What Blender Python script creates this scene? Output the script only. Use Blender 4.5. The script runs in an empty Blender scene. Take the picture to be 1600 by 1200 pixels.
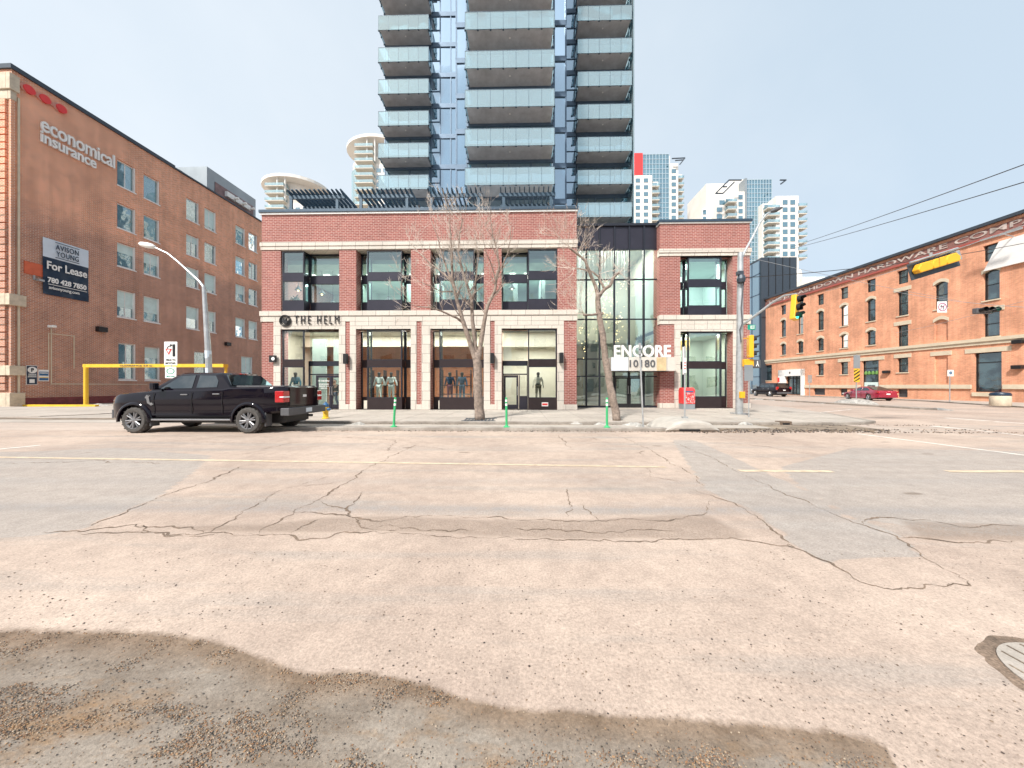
import bpy, bmesh, math, random
from mathutils import Vector, Matrix, noise
random.seed(7)
R = math.radians
sc = bpy.context.scene
COL = sc.collection
# ------------------------------------------------------------------ camera
F = 520.0; H0 = 603.0; TH = R(1.24); CH = 1.5       # focal in px of a 1600 px frame, horizon row, yaw, eye height
cd = bpy.data.cameras.new('camera'); cam = bpy.data.objects.new('camera', cd); COL.objects.link(cam)
cd.sensor_width = 36; cd.lens = 36 * F / 1600; cd.clip_start = 0.05; cd.clip_end = 3000
cd.shift_y = 3 / 1600
cam.location = (0, 0, CH); cam.rotation_euler = (R(90), 0, TH)
sc.camera = cam
# ------------------------------------------------------------------ world / sun / exposure
SUN_EL, SUN_AZ = R(46), R(214)        # azimuth clockwise from +Y (north): behind and left of the camera
w = bpy.data.worlds.new('World'); sc.world = w; w.use_nodes = True
nt = w.node_tree; nt.nodes.clear(); N = nt.nodes.new; L = nt.links.new
out = N('ShaderNodeOutputWorld'); mixs = N('ShaderNodeMixShader')
b1 = N('ShaderNodeBackground'); b1.inputs[1].default_value = 0.07
sky = N('ShaderNodeTexSky'); sky.sky_type = 'NISHITA'; sky.sun_disc = False
sky.sun_elevation = SUN_EL; sky.sun_rotation = SUN_AZ; sky.dust_density = 2.5; sky.air_density = 1.0
L(sky.outputs[0], b1.inputs[0])
b2 = N('ShaderNodeBackground')
tc = N('ShaderNodeTexCoord'); nz = N('ShaderNodeTexNoise'); nz.inputs['Scale'].default_value = 1.6; nz.inputs['Detail'].default_value = 5; nz.inputs['Roughness'].default_value = .55
L(tc.outputs['Generated'], nz.inputs['Vector'])
sx = N('ShaderNodeSeparateXYZ'); L(tc.outputs['Generated'], sx.inputs[0])
ma = N('ShaderNodeMath'); ma.operation = 'MULTIPLY_ADD'; L(sx.outputs[0], ma.inputs[0]); ma.inputs[1].default_value = -0.42; L(nz.outputs[0], ma.inputs[2])
cr = N('ShaderNodeValToRGB'); cr.color_ramp.elements[0].position = 0.22; cr.color_ramp.elements[0].color = (.61, .725, .83, 1)
cr.color_ramp.elements[1].position = 0.95; cr.color_ramp.elements[1].color = (.86, .92, .97, 1)
L(ma.outputs[0], cr.inputs[0]); L(cr.outputs[0], b2.inputs[0]); b2.inputs[1].default_value = 0.43
mixs.inputs[0].default_value = 0.86
L(b1.outputs[0], mixs.inputs[1]); L(b2.outputs[0], mixs.inputs[2]); L(mixs.outputs[0], out.inputs[0])
sl = bpy.data.lights.new('sun', 'SUN'); sl.energy = 2.2; sl.angle = R(6); sl.color = (1, .95, .88)
so = bpy.data.objects.new('sun', sl); COL.objects.link(so)
sd = Vector((math.sin(SUN_AZ) * math.cos(SUN_EL), math.cos(SUN_AZ) * math.cos(SUN_EL), math.sin(SUN_EL)))
so.rotation_euler = sd.to_track_quat('Z', 'Y').to_euler(); so.location = (-20, -20, 40)
sc.view_settings.view_transform = 'Standard'; sc.view_settings.look = 'None'
sc.view_settings.exposure = 1.4; sc.view_settings.gamma = 1
sc.cycles.max_bounces = 7; sc.cycles.transparent_max_bounces = 12; sc.cycles.caustics_reflective = False; sc.cycles.caustics_refractive = False
# ------------------------------------------------------------------ unprojection of measured pixels
CT, ST = math.cos(TH), math.sin(TH)
def ray(px, py):
    u = (px - 800) / F; v = (H0 - py) / F
    return Vector((-ST + u * CT, CT + u * ST, v))
def at(px, py, Y):            # point on the plane Y
    d = ray(px, py); t = Y / d.y
    return Vector((d.x * t, Y, CH + d.z * t))
def XX(px, Y): return at(px, H0, Y).x
def G(px, py, z=0.0):         # point on the horizontal plane z
    d = ray(px, py); t = (z - CH) / d.z
    return Vector((d.x * t, d.y * t, z))
def atD(px, py, D):           # camera depth D
    d = ray(px, py); return Vector((d.x * D, d.y * D, CH + d.z * D))
# ------------------------------------------------------------------ mesh builder
class MB:
    def __init__(s): s.v = []; s.f = []
    def add(s, vs, fs):
        o = len(s.v); s.v += [tuple(v) for v in vs]; s.f += [tuple(i + o for i in f) for f in fs]; return s
    def box(s, x0, y0, z0, x1, y1, z1):
        if x0 > x1: x0, x1 = x1, x0
        if y0 > y1: y0, y1 = y1, y0
        if z0 > z1: z0, z1 = z1, z0
        return s.add([(x0,y0,z0),(x1,y0,z0),(x1,y1,z0),(x0,y1,z0),(x0,y0,z1),(x1,y0,z1),(x1,y1,z1),(x0,y1,z1)],
                     [(0,3,2,1),(4,5,6,7),(0,1,5,4),(1,2,6,5),(2,3,7,6),(3,0,4,7)])
    def quad(s, a, b, c, d): return s.add([a, b, c, d], [(0,1,2,3)])
    def prism(s, pts, lo, hi, axis='z'):
        n = len(pts)
        def m(p, h): return {'z': (p[0], p[1], h), 'y': (p[0], h, p[1]), 'x': (h, p[0], p[1])}[axis]
        vs = [m(p, lo) for p in pts] + [m(p, hi) for p in pts]
        fs = [tuple(range(n))[::-1], tuple(range(n, 2 * n))] + [(i, (i + 1) % n, n + (i + 1) % n, n + i) for i in range(n)]
        return s.add(vs, fs)
    def tube(s, pts, rad, n=8, cap=True):
        pts = [Vector(p) for p in pts]
        if not hasattr(rad, '__len__'): rad = [rad] * len(pts)
        rings = []; up = None
        for i, p in enumerate(pts):
            t = (pts[min(i + 1, len(pts) - 1)] - pts[max(i - 1, 0)])
            if t.length < 1e-9: t = Vector((0, 0, 1))
            t.normalize()
            if up is None: up = Vector((1, 0, 0)) if abs(t.x) < .8 else Vector((0, 1, 0))
            a = (up - t * up.dot(t)).normalized(); b = t.cross(a); up = a
            rings.append([p + (a * math.cos(k * 2 * math.pi / n) + b * math.sin(k * 2 * math.pi / n)) * rad[i] for k in range(n)])
        vs = [v for r in rings for v in r]; fs = []
        for i in range(len(pts) - 1):
            for k in range(n):
                fs.append((i * n + k, i * n + (k + 1) % n, (i + 1) * n + (k + 1) % n, (i + 1) * n + k))
        if cap: fs.append(tuple(range(n))[::-1]); fs.append(tuple(range((len(pts) - 1) * n, len(pts) * n)))
        return s.add(vs, fs)
    def lathe(s, prof, c=(0, 0, 0), n=16, axis='z', cap=True):
        vs = []; fs = []
        for r, h in prof:
            for k in range(n):
                a = k * 2 * math.pi / n; q = (r * math.cos(a), r * math.sin(a))
                p = {'z': (q[0], q[1], h), 'y': (q[0], h, q[1]), 'x': (h, q[0], q[1])}[axis]
                vs.append((p[0] + c[0], p[1] + c[1], p[2] + c[2]))
        for i in range(len(prof) - 1):
            for k in range(n): fs.append((i * n + k, i * n + (k + 1) % n, (i + 1) * n + (k + 1) % n, (i + 1) * n + k))
        if cap: fs.append(tuple(range(n))[::-1]); fs.append(tuple(range((len(prof) - 1) * n, len(prof) * n)))
        return s.add(vs, fs)
    def text(s, txt, M, size, depth=0.02, bold=0.0, align='CENTER', sx=1.0, shear=0, space=1.0):
        c = bpy.data.curves.new('t', 'FONT'); c.body = txt; c.size = size; c.extrude = depth / 2; c.offset = bold
        c.align_x = align; c.align_y = 'CENTER'; c.resolution_u = 3; c.space_character = space; c.shear = shear
        o = bpy.data.objects.new('t', c); COL.objects.link(o)
        me = bpy.data.meshes.new_from_object(o.evaluated_get(bpy.context.evaluated_depsgraph_get()))
        vs = [M @ Vector((v.co.x * sx, v.co.y, v.co.z)) for v in me.vertices]
        s.add(vs, [tuple(p.vertices) for p in me.polygons])
        bpy.data.objects.remove(o); bpy.data.curves.remove(c); bpy.data.meshes.remove(me); return s
    def mesh(s, name='m', smooth=False, M=None):
        me = bpy.data.meshes.new(name)
        vs = s.v if M is None else [tuple(M @ Vector(v)) for v in s.v]
        me.from_pydata(vs, [], s.f)
        bm = bmesh.new(); bm.from_mesh(me); bmesh.ops.recalc_face_normals(bm, faces=bm.faces)
        bm.to_mesh(me); bm.free()
        if smooth:
            for p in me.polygons: p.use_smooth = True
        me.update(); return me
    def build(s, name, mat, parent=None, world=True, smooth=False, bevel=0, loc=None, seg=2, angle=None):
        M = None
        if parent is not None and world: M = root_matrix(parent).inverted()
        if parent is None and loc is not None: M = Matrix.Translation(Vector(loc)).inverted()
        me = s.mesh(name, smooth, M); me.materials.append(mat)
        o = bpy.data.objects.new(name, me); COL.objects.link(o)
        if parent is not None: o.parent = parent
        elif loc is not None: o.location = loc
        if bevel:
            b = o.modifiers.new('b', 'BEVEL'); b.width = bevel; b.segments = seg; b.limit_method = 'ANGLE'; b.angle_limit = R(35)
            b.harden_normals = False
        if angle: 
            for p in me.polygons: p.use_smooth = True
            me.set_sharp_from_angle(angle=R(angle))
        return o
def root_matrix(o):
    M = o.matrix_basis.copy()
    while o.parent: o = o.parent; M = o.matrix_basis @ M
    return M
def T(name, label, cat, loc=(0, 0, 0), rz=0, group=None):
    o = bpy.data.objects.new(name, None); COL.objects.link(o)
    o.matrix_basis = Matrix.Translation(Vector(loc)) @ Matrix.Rotation(rz, 4, 'Z')
    o['label'] = label; o['category'] = cat; o.empty_display_size = .3
    if group: o['group'] = group
    return o
def tag(o, label=None, cat=None, group=None, kind=None):
    if label: o['label'] = label
    if cat: o['category'] = cat
    if group: o['group'] = group
    if kind: o['kind'] = kind
    return o
def inst(src, parent, loc):
    c = src.copy(); COL.objects.link(c); c.parent = parent; c.matrix_basis = Matrix.Translation(Vector(loc)); return c
def copy_tree(o, parent=None, loc=None):
    kids = [c for c in COL.objects if c.parent == o]
    c = o.copy(); COL.objects.link(c)
    if parent: c.parent = parent
    if loc is not None: c.location = loc
    for k in kids: copy_tree(k, c)
    return c
# ------------------------------------------------------------------ materials
def newmat(name):
    m = bpy.data.materials.new(name); m.use_nodes = True; nt = m.node_tree
    return m, nt, nt.nodes['Principled BSDF'], nt.nodes.new, nt.links.new
def rgba(c): return (c[0], c[1], c[2], 1)
def flat(name, c, rough=.6, metal=0, var=.12, scale=3.0, bump=0.0, bscale=60, spec=.5, coat=0, emit=0):
    m, nt, p, N, L = newmat(name)
    tc = N('ShaderNodeTexCoord'); n = N('ShaderNodeTexNoise'); n.inputs['Scale'].default_value = scale; n.inputs['Detail'].default_value = 6
    n.inputs['Roughness'].default_value = .62
    L(tc.outputs['Object'], n.inputs['Vector'])
    r = N('ShaderNodeValToRGB'); e = r.color_ramp.elements
    e[0].position = .3; e[1].position = .7
    e[0].color = rgba([x * (1 - var) for x in c]); e[1].color = rgba([min(1, x * (1 + var)) for x in c])
    L(n.outputs[0], r.inputs[0]); L(r.outputs[0], p.inputs['Base Color'])
    p.inputs['Roughness'].default_value = rough; p.inputs['Metallic'].default_value = metal
    p.inputs['Specular IOR Level'].default_value = spec; p.inputs['Coat Weight'].default_value = coat
    if coat: p.inputs['Coat Roughness'].default_value = .04
    if emit: p.inputs['Emission Color'].default_value = rgba(c); p.inputs['Emission Strength'].default_value = emit
    if bump:
        n2 = N('ShaderNodeTexNoise'); n2.inputs['Scale'].default_value = bscale; n2.inputs['Detail'].default_value = 4
        L(tc.outputs['Object'], n2.inputs['Vector'])
        b = N('ShaderNodeBump'); b.inputs['Strength'].default_value = bump; b.inputs['Distance'].default_value = .02
        L(n2.outputs[0], b.inputs['Height']); L(b.outputs[0], p.inputs['Normal'])
    return m
def brick(name, c1, c2, mortar, bw=.25, bh=.085, ms=.012, dirt=.25, c3=None, bands=None, light=None):
    m, nt, p, N, L = newmat(name)
    tc = N('ShaderNodeTexCoord'); s = N('ShaderNodeSeparateXYZ'); L(tc.outputs['Object'], s.inputs[0])
    a = N('ShaderNodeMath'); a.operation = 'ADD'; L(s.outputs[0], a.inputs[0]); L(s.outputs[1], a.inputs[1])
    cb = N('ShaderNodeCombineXYZ'); L(a.outputs[0], cb.inputs[0]); L(s.outputs[2], cb.inputs[1])
    bt = N('ShaderNodeTexBrick'); L(cb.outputs[0], bt.inputs['Vector'])
    bt.inputs['Scale'].default_value = 1; bt.inputs['Brick Width'].default_value = bw; bt.inputs['Row Height'].default_value = bh
    bt.inputs['Mortar Size'].default_value = ms; bt.inputs['Mortar Smooth'].default_value = .3; bt.inputs['Bias'].default_value = -.1
    bt.inputs['Color1'].default_value = rgba(c1); bt.inputs['Color2'].default_value = rgba(c2); bt.inputs['Mortar'].default_value = rgba(mortar)
    n = N('ShaderNodeTexNoise'); n.inputs['Scale'].default_value = .35; n.inputs['Detail'].default_value = 8; n.inputs['Roughness'].default_value = .7
    L(cb.outputs[0], n.inputs['Vector'])
    mp = N('ShaderNodeMapping'); mp.inputs['Scale'].default_value = (1 / bw * .98, 1 / bh * .98, 1); L(cb.outputs[0], mp.inputs[0])
    n3 = N('ShaderNodeTexNoise'); n3.inputs['Scale'].default_value = .95; n3.inputs['Detail'].default_value = 3; L(mp.outputs[0], n3.inputs['Vector'])
    last = bt.outputs['Color']
    if c3:
        mx = N('ShaderNodeMix'); mx.data_type = 'RGBA'; rp = N('ShaderNodeValToRGB'); rp.color_ramp.elements[0].position = .52; rp.color_ramp.elements[1].position = .66
        L(n3.outputs[0], rp.inputs[0])
        mul = N('ShaderNodeMath'); mul.operation = 'SUBTRACT'; L(rp.outputs[0], mul.inputs[0]); L(bt.outputs['Fac'], mul.inputs[1]); mul.use_clamp = True
        L(mul.outputs[0], mx.inputs[0]); L(last, mx.inputs[6]); mx.inputs[7].default_value = rgba(c3); last = mx.outputs[2]
    if bands:          # (z, blend, tint): older, sootier brick below a height
        z0, bl, tint = bands
        mr = N('ShaderNodeMapRange'); mr.inputs[1].default_value = z0 - bl; mr.inputs[2].default_value = z0 + bl
        az = N('ShaderNodeMath'); az.operation = 'MULTIPLY_ADD'; L(n.outputs[0], az.inputs[0]); az.inputs[1].default_value = 2.2; L(s.outputs[2], az.inputs[2])
        L(az.outputs[0], mr.inputs[0]); mr.inputs[3].default_value = 1; mr.inputs[4].default_value = 0
        mx = N('ShaderNodeMix'); mx.data_type = 'RGBA'; mx.blend_type = 'MULTIPLY'; L(mr.outputs[0], mx.inputs[0]); L(last, mx.inputs[6]); mx.inputs[7].default_value = rgba(tint); last = mx.outputs[2]
    hv = N('ShaderNodeMapRange'); hv.inputs[1].default_value = .3; hv.inputs[2].default_value = .7; hv.inputs[3].default_value = 1 - dirt; hv.inputs[4].default_value = 1 + dirt
    mpv = N('ShaderNodeMapping'); mpv.inputs['Scale'].default_value = (1.6, .10, 1); L(cb.outputs[0], mpv.inputs[0])
    nv = N('ShaderNodeTexNoise'); nv.inputs['Scale'].default_value = 1; nv.inputs['Detail'].default_value = 7; nv.inputs['Roughness'].default_value = .65; L(mpv.outputs[0], nv.inputs['Vector'])
    av = N('ShaderNodeMath'); av.operation = 'MULTIPLY_ADD'; L(nv.outputs[0], av.inputs[0]); av.inputs[1].default_value = .7; av.inputs[2].default_value = -.35
    sv = N('ShaderNodeMath'); sv.operation = 'ADD'; L(n.outputs[0], sv.inputs[0]); L(av.outputs[0], sv.inputs[1]); L(sv.outputs[0], hv.inputs[0])
    hs = N('ShaderNodeHueSaturation'); L(last, hs.inputs['Color']); L(hv.outputs[0], hs.inputs['Value']); L(hs.outputs[0], p.inputs['Base Color'])
    p.inputs['Roughness'].default_value = .85
    iv = N('ShaderNodeMath'); iv.operation = 'SUBTRACT'; iv.inputs[0].default_value = 1; L(bt.outputs['Fac'], iv.inputs[1])
    b = N('ShaderNodeBump'); b.inputs['Strength'].default_value = .4; b.inputs['Distance'].default_value = .01
    L(iv.outputs[0], b.inputs['Height']); L(b.outputs[0], p.inputs['Normal'])
    return m
def stone(name, c, bw=.9, bh=.6, ms=.008, line=.45):
    m = brick(name, c, [x * .93 for x in c], [x * line for x in c], bw, bh, ms, .07)
    nt = m.node_tree; N = nt.nodes.new; L = nt.links.new
    hs = [n for n in nt.nodes if n.type == 'HUE_SAT'][0]; p = nt.nodes['Principled BSDF']
    tc = [n for n in nt.nodes if n.type == 'TEX_COORD'][0]
    n = N('ShaderNodeTexNoise'); n.inputs['Scale'].default_value = 22; n.inputs['Detail'].default_value = 3; L(tc.outputs['Object'], n.inputs['Vector'])
    r = N('ShaderNodeMapRange'); r.inputs[1].default_value = .3; r.inputs[2].default_value = .7; r.inputs[3].default_value = .86; r.inputs[4].default_value = 1.08; L(n.outputs[0], r.inputs[0])
    h2 = N('ShaderNodeHueSaturation'); L(hs.outputs[0], h2.inputs['Color']); L(r.outputs[0], h2.inputs['Value']); L(h2.outputs[0], p.inputs['Base Color'])
    return m
def glass_clear(name, tint, refl=.18, diff=0.0):
    m, nt, p, N, L = newmat(name); nt.nodes.remove(p); o = nt.nodes['Material Output']
    tr = N('ShaderNodeBsdfTransparent'); tr.inputs[0].default_value = rgba(tint)
    gl = N('ShaderNodeBsdfGlossy'); gl.inputs['Roughness'].default_value = .015; gl.inputs['Color'].default_value = (.82, .97, .97, 1)
    tc = N('ShaderNodeTexCoord'); nz = N('ShaderNodeTexNoise'); nz.inputs['Scale'].default_value = .55; nz.inputs['Detail'].default_value = 1
    L(tc.outputs['Object'], nz.inputs['Vector']); bp = N('ShaderNodeBump'); bp.inputs['Strength'].default_value = .25; bp.inputs['Distance'].default_value = .05
    L(nz.outputs[0], bp.inputs['Height']); L(bp.outputs[0], gl.inputs['Normal'])
    lw = N('ShaderNodeLayerWeight'); lw.inputs[0].default_value = .25
    mr = N('ShaderNodeMapRange'); mr.inputs[3].default_value = refl; mr.inputs[4].default_value = 1; L(lw.outputs['Fresnel'], mr.inputs[0])
    mx = N('ShaderNodeMixShader'); L(mr.outputs[0], mx.inputs[0]); L(tr.outputs[0], mx.inputs[1]); L(gl.outputs[0], mx.inputs[2])
    last = mx.outputs[0]
    if diff:
        df = N('ShaderNodeBsdfDiffuse'); df.inputs[0].default_value = (.75, .9, .95, 1)
        m2 = N('ShaderNodeMixShader'); m2.inputs[0].default_value = diff; L(last, m2.inputs[1]); L(df.outputs[0], m2.inputs[2]); last = m2.outputs[0]
    L(last, o.inputs[0]); return m
def glass_dark(name, c, refl=.35, scale=.4, c2=None, bump=.3, hi=1.0, tint=None):
    m, nt, p, N, L = newmat(name); nt.nodes.remove(p); o = nt.nodes['Material Output']
    tc = N('ShaderNodeTexCoord')
    n1 = N('ShaderNodeTexNoise'); n1.inputs['Scale'].default_value = scale; n1.inputs['Detail'].default_value = 3; L(tc.outputs['Object'], n1.inputs['Vector'])
    r = N('ShaderNodeValToRGB'); r.color_ramp.elements[0].position = .4; r.color_ramp.elements[1].position = .62
    r.color_ramp.elements[0].color = rgba(c); r.color_ramp.elements[1].color = rgba(c2 or [x * 1.8 for x in c]); L(n1.outputs[0], r.inputs[0])
    df = N('ShaderNodeBsdfDiffuse'); L(r.outputs[0], df.inputs[0])
    gl = N('ShaderNodeBsdfGlossy'); gl.inputs['Roughness'].default_value = .03; gl.inputs['Color'].default_value = tint or (.8, .93, 1, 1)
    nz = N('ShaderNodeTexNoise'); nz.inputs['Scale'].default_value = .7; nz.inputs['Detail'].default_value = 2; L(tc.outputs['Object'], nz.inputs['Vector'])
    bp = N('ShaderNodeBump'); bp.inputs['Strength'].default_value = bump; bp.inputs['Distance'].default_value = .06; L(nz.outputs[0], bp.inputs['Height']); L(bp.outputs[0], gl.inputs['Normal'])
    lw = N('ShaderNodeLayerWeight'); lw.inputs[0].default_value = .3
    mr = N('ShaderNodeMapRange'); mr.inputs[3].default_value = refl; mr.inputs[4].default_value = 1; L(lw.outputs['Fresnel'], mr.inputs[0])
    mx = N('ShaderNodeMixShader'); L(mr.outputs[0], mx.inputs[0]); L(df.outputs[0], mx.inputs[1]); L(gl.outputs[0], mx.inputs[2]); L(mx.outputs[0], o.inputs[0])
    return m
def ground_mat(name, c, c2, spk=.35, rough=.85, big=.12, sp2=None, streak=0.0, wet=False):
    m, nt, p, N, L = newmat(name); tc = N('ShaderNodeTexCoord')
    def nz(sc_, det=6, ro=.6, vec=None):
        n = N('ShaderNodeTexNoise'); n.inputs['Scale'].default_value = sc_; n.inputs['Detail'].default_value = det; n.inputs['Roughness'].default_value = ro
        L(vec or tc.outputs['Object'], n.inputs['Vector']); return n
    n1 = nz(big, 9, .62); r = N('ShaderNodeValToRGB'); r.color_ramp.elements[0].position = .36; r.color_ramp.elements[1].position = .64
    r.color_ramp.elements[0].color = rgba(c2); r.color_ramp.elements[1].color = rgba(c); L(n1.outputs[0], r.inputs[0])
    mp = N('ShaderNodeMapping'); mp.inputs['Scale'].default_value = (.06, 1.0, 1); L(tc.outputs['Object'], mp.inputs[0])
    n4 = nz(1.3, 5, .6, mp.outputs[0])
    v4 = N('ShaderNodeMapRange'); v4.inputs[1].default_value = .35; v4.inputs[2].default_value = .65; v4.inputs[3].default_value = 1 - streak; v4.inputs[4].default_value = 1 + streak * .5; L(n4.outputs[0], v4.inputs[0])
    n2 = nz(70, 3, .7); n3 = nz(6, 6, .7)
    v = N('ShaderNodeMapRange'); v.inputs[1].default_value = .3; v.inputs[2].default_value = .7; v.inputs[3].default_value = 1 - spk; v.inputs[4].default_value = 1 + spk; L(n2.outputs[0], v.inputs[0])
    v3 = N('ShaderNodeMapRange'); v3.inputs[1].default_value = .3; v3.inputs[2].default_value = .7; v3.inputs[3].default_value = .86; v3.inputs[4].default_value = 1.1; L(n3.outputs[0], v3.inputs[0])
    mm = N('ShaderNodeMath'); mm.operation = 'MULTIPLY'; L(v.outputs[0], mm.inputs[0]); L(v3.outputs[0], mm.inputs[1])
    m2 = N('ShaderNodeMath'); m2.operation = 'MULTIPLY'; L(mm.outputs[0], m2.inputs[0]); L(v4.outputs[0], m2.inputs[1])
    hs = N('ShaderNodeHueSaturation'); L(r.outputs[0], hs.inputs['Color']); L(m2.outputs[0], hs.inputs['Value']); L(hs.outputs[0], p.inputs['Base Color'])
    p.inputs['Roughness'].default_value = rough
    if wet:
        rr = N('ShaderNodeMapRange'); rr.inputs[1].default_value = .42; rr.inputs[2].default_value = .6; rr.inputs[3].default_value = .22; rr.inputs[4].default_value = .65
        nw = nz(1.1, 4); L(nw.outputs[0], rr.inputs[0]); L(rr.outputs[0], p.inputs['Roughness'])
    b = N('ShaderNodeBump'); b.inputs['Strength'].default_value = .35; b.inputs['Distance'].default_value = .006; L(n2.outputs[0], b.inputs['Height']); L(b.outputs[0], p.inputs['Normal'])
    return m
M = {}
M['road'] = ground_mat('road_asphalt', (.48, .395, .335), (.41, .335, .285), .24, .85, .16, streak=.16)
M['road_grey'] = ground_mat('road_grey', (.40, .34, .29), (.35, .30, .26), .3, .85, .3, streak=.18)
M['road_rough'] = ground_mat('road_rough', (.40, .32, .265), (.27, .215, .175), .4, .9, 2.5)
M['wet'] = ground_mat('wet_asphalt', (.29, .25, .21), (.19, .155, .12), .3, .3, 1.2, wet=True)
M['wetedge'] = ground_mat('damp_asphalt', (.22, .17, .12), (.17, .13, .09), .3, .6, 1.2)
M['concrete'] = ground_mat('sidewalk_concrete', (.46, .41, .36), (.36, .32, .28), .15, .9, .5)
M['kerb'] = ground_mat('kerb_concrete', (.38, .34, .30), (.24, .21, .18), .25, .9, 1.4)
M['gutter'] = ground_mat('gutter_dirt', (.30, .24, .18), (.13, .10, .075), .45, .9, 1.6)
M['crack'] = ground_mat('crack_dirt', (.23, .165, .12), (.13, .095, .07), .5, .95, 3)
M['snow'] = flat('dirty_snow', (.36, .345, .32), .85, var=.5, scale=5, bump=.6, bscale=14)
M['stone_pale'] = flat('pale_concrete_nose', (.42, .39, .35), .9, var=.15, scale=3, bump=.3, bscale=30)
M['brick_pink'] = brick('pink_brick', (.29, .088, .072), (.23, .066, .054), (.50, .34, .30), .28, .10, .013, .10, c3=(.38, .14, .11))
M['brick_brown'] = brick('brown_brick', (.72, .26, .135), (.50, .17, .09), (.80, .62, .48), .26, .095, .016, .2, c3=(.78, .28, .12), bands=(15.6, 1.0, (.68, .73, .80)))
M['brick_orange'] = brick('orange_brick', (.70, .32, .19), (.60, .25, .14), (.66, .43, .31), .24, .085, .010, .28, c3=(.80, .38, .21))
M['stone'] = stone('pale_granite', (.63, .575, .51), .8, .55, .014, .42)
M['stone_old'] = flat('weathered_stone', (.56, .48, .37), .8, var=.22, scale=2.5, bump=.3, bscale=12)
M['sand_trim'] = flat('sandstone_trim', (.62, .54, .41), .8, var=.1, scale=2, bump=.2, bscale=20)
M['coping'] = flat('dark_blue_coping', (.045, .075, .11), .4, .3)
M['frame'] = flat('dark_window_frame', (.018, .021, .032), .42, .2, var=.1)
M['panel'] = flat('charcoal_metal_panel', (.042, .040, .055), .35, .5, var=.14, scale=1.2)
M['steel'] = flat('tower_steel_cladding', (.10, .15, .215), .45, .4)
M['steel2'] = flat('pergola_steel', (.045, .085, .125), .5, .2)
M['slab'] = flat('balcony_concrete', (.50, .52, .545), .9, var=.18, scale=1.4, bump=.2)
M['glass'] = glass_clear('shop_glass', (.84, .95, .93), .13)
M['glass_up'] = glass_clear('office_glass', (.74, .92, .89), .24)
M['glass_lobby'] = glass_clear('lobby_glass', (.76, .86, .83), .30)
M['balc'] = glass_clear('balcony_glass', (.72, .88, .93), .30, .16)
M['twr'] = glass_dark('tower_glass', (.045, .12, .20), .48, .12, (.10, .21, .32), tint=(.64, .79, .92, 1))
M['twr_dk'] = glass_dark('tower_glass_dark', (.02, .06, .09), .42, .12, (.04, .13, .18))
M['lw'] = glass_dark('old_window_glass', (.06, .15, .15), .30, 1.3, (.14, .22, .22))
M['blind'] = flat('window_blind', (.60, .76, .74), .5, var=.08)
M['rw'] = glass_dark('warehouse_glass', (.012, .02, .025), .12, 1.2, (.05, .085, .095))
M['white'] = flat('white_paint', (.82, .82, .80), .5, var=.06)
M['cream'] = flat('cream_concrete', (.70, .655, .58), .8, var=.06, scale=.3)
M['cream2'] = flat('pale_concrete', (.76, .73, .68), .8, var=.06, scale=.3)
M['curtain'] = glass_dark('curtain_wall_glass', (.04, .11, .15), .30, .06, (.08, .2, .25))
M['grey_metal'] = flat('grey_metal', (.30, .335, .36), .5, .4, var=.12, scale=.6)
M['galv'] = flat('galvanised_steel', (.46, .48, .49), .42, .55, var=.2, scale=4)
M['darkgrey'] = flat('dark_grey_metal', (.055, .07, .09), .5, .3)
M['black'] = flat('black_paint', (.012, .012, .014), .45)
M['yellow'] = flat('yellow_paint', (.78, .48, .035), .5, var=.12)
M['sigyel'] = flat('signal_yellow', (.85, .42, .02), .4, var=.06)
M['green'] = flat('green_post', (.04, .42, .16), .45, var=.1)
M['red'] = flat('red_paint', (.72, .05, .05), .45, var=.1)
M['blue'] = flat('blue_paint', (.03, .12, .27), .5)
M['orange'] = flat('orange_panel', (.60, .13, .06), .7)
M['navy'] = flat('navy_vinyl', (.012, .03, .06), .4, var=.2, scale=2, bump=.3, bscale=3)
M['paleblue'] = flat('pale_vinyl', (.62, .70, .78), .45, var=.05, bump=.3, bscale=3)
M['maroon'] = flat('maroon_paint', (.20, .05, .05), .8, var=.3)
M['signgreen'] = flat('street_sign_green', (.0, .30, .20), .4)
M['paintw'] = flat('road_paint_white', (.68, .63, .57), .8, var=.25, scale=6)
M['painty'] = flat('road_paint_yellow', (.58, .46, .33), .8, var=.3, scale=6)
M['carblack'] = flat('car_paint_black', (.004, .002, .006), .06, .0, var=.1, spec=.42)
M['carred'] = flat('car_paint_red', (.36, .02, .055), .22, .3, var=.05, coat=1)
M['cargrey'] = flat('car_paint_grey', (.10, .11, .12), .25, .5, coat=1)
M['cglass'] = glass_dark('car_glass', (.004, .005, .006), .10, 2, (.03, .03, .03), bump=.05)
M['rubber'] = flat('tyre_rubber', (.075, .07, .066), .85, var=.3, scale=20, bump=.6, bscale=60)
M['rim'] = flat('alloy_rim', (.22, .22, .23), .35, .35)
M['chrome'] = flat('chrome', (.6, .6, .62), .15, 1)
M['tail'] = flat('tail_lamp_red', (.42, .008, .012), .2, coat=1)
M['amber'] = flat('amber_lamp', (.75, .20, .03), .25, coat=1)
M['lampw'] = flat('lamp_lens', (.75, .77, .8), .2, coat=1)
M['plastic'] = flat('grey_plastic', (.09, .092, .10), .6, bump=.2)
M['bark'] = flat('tree_bark', (.26, .205, .17), .9, var=.45, scale=9, bump=1.0, bscale=18)
M['twig'] = flat('pale_twigs', (.60, .52, .45), .85, var=.25, scale=8)
M['bud'] = flat('rusty_buds', (.50, .25, .12), .85, var=.3, scale=8)
M['cream_in'] = flat('shop_wall_cream', (.70, .65, .55), .8, var=.05)
M['lobby_in'] = flat('lobby_wall_cream', (.50, .50, .43), .7, var=.1, scale=.6)
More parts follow.
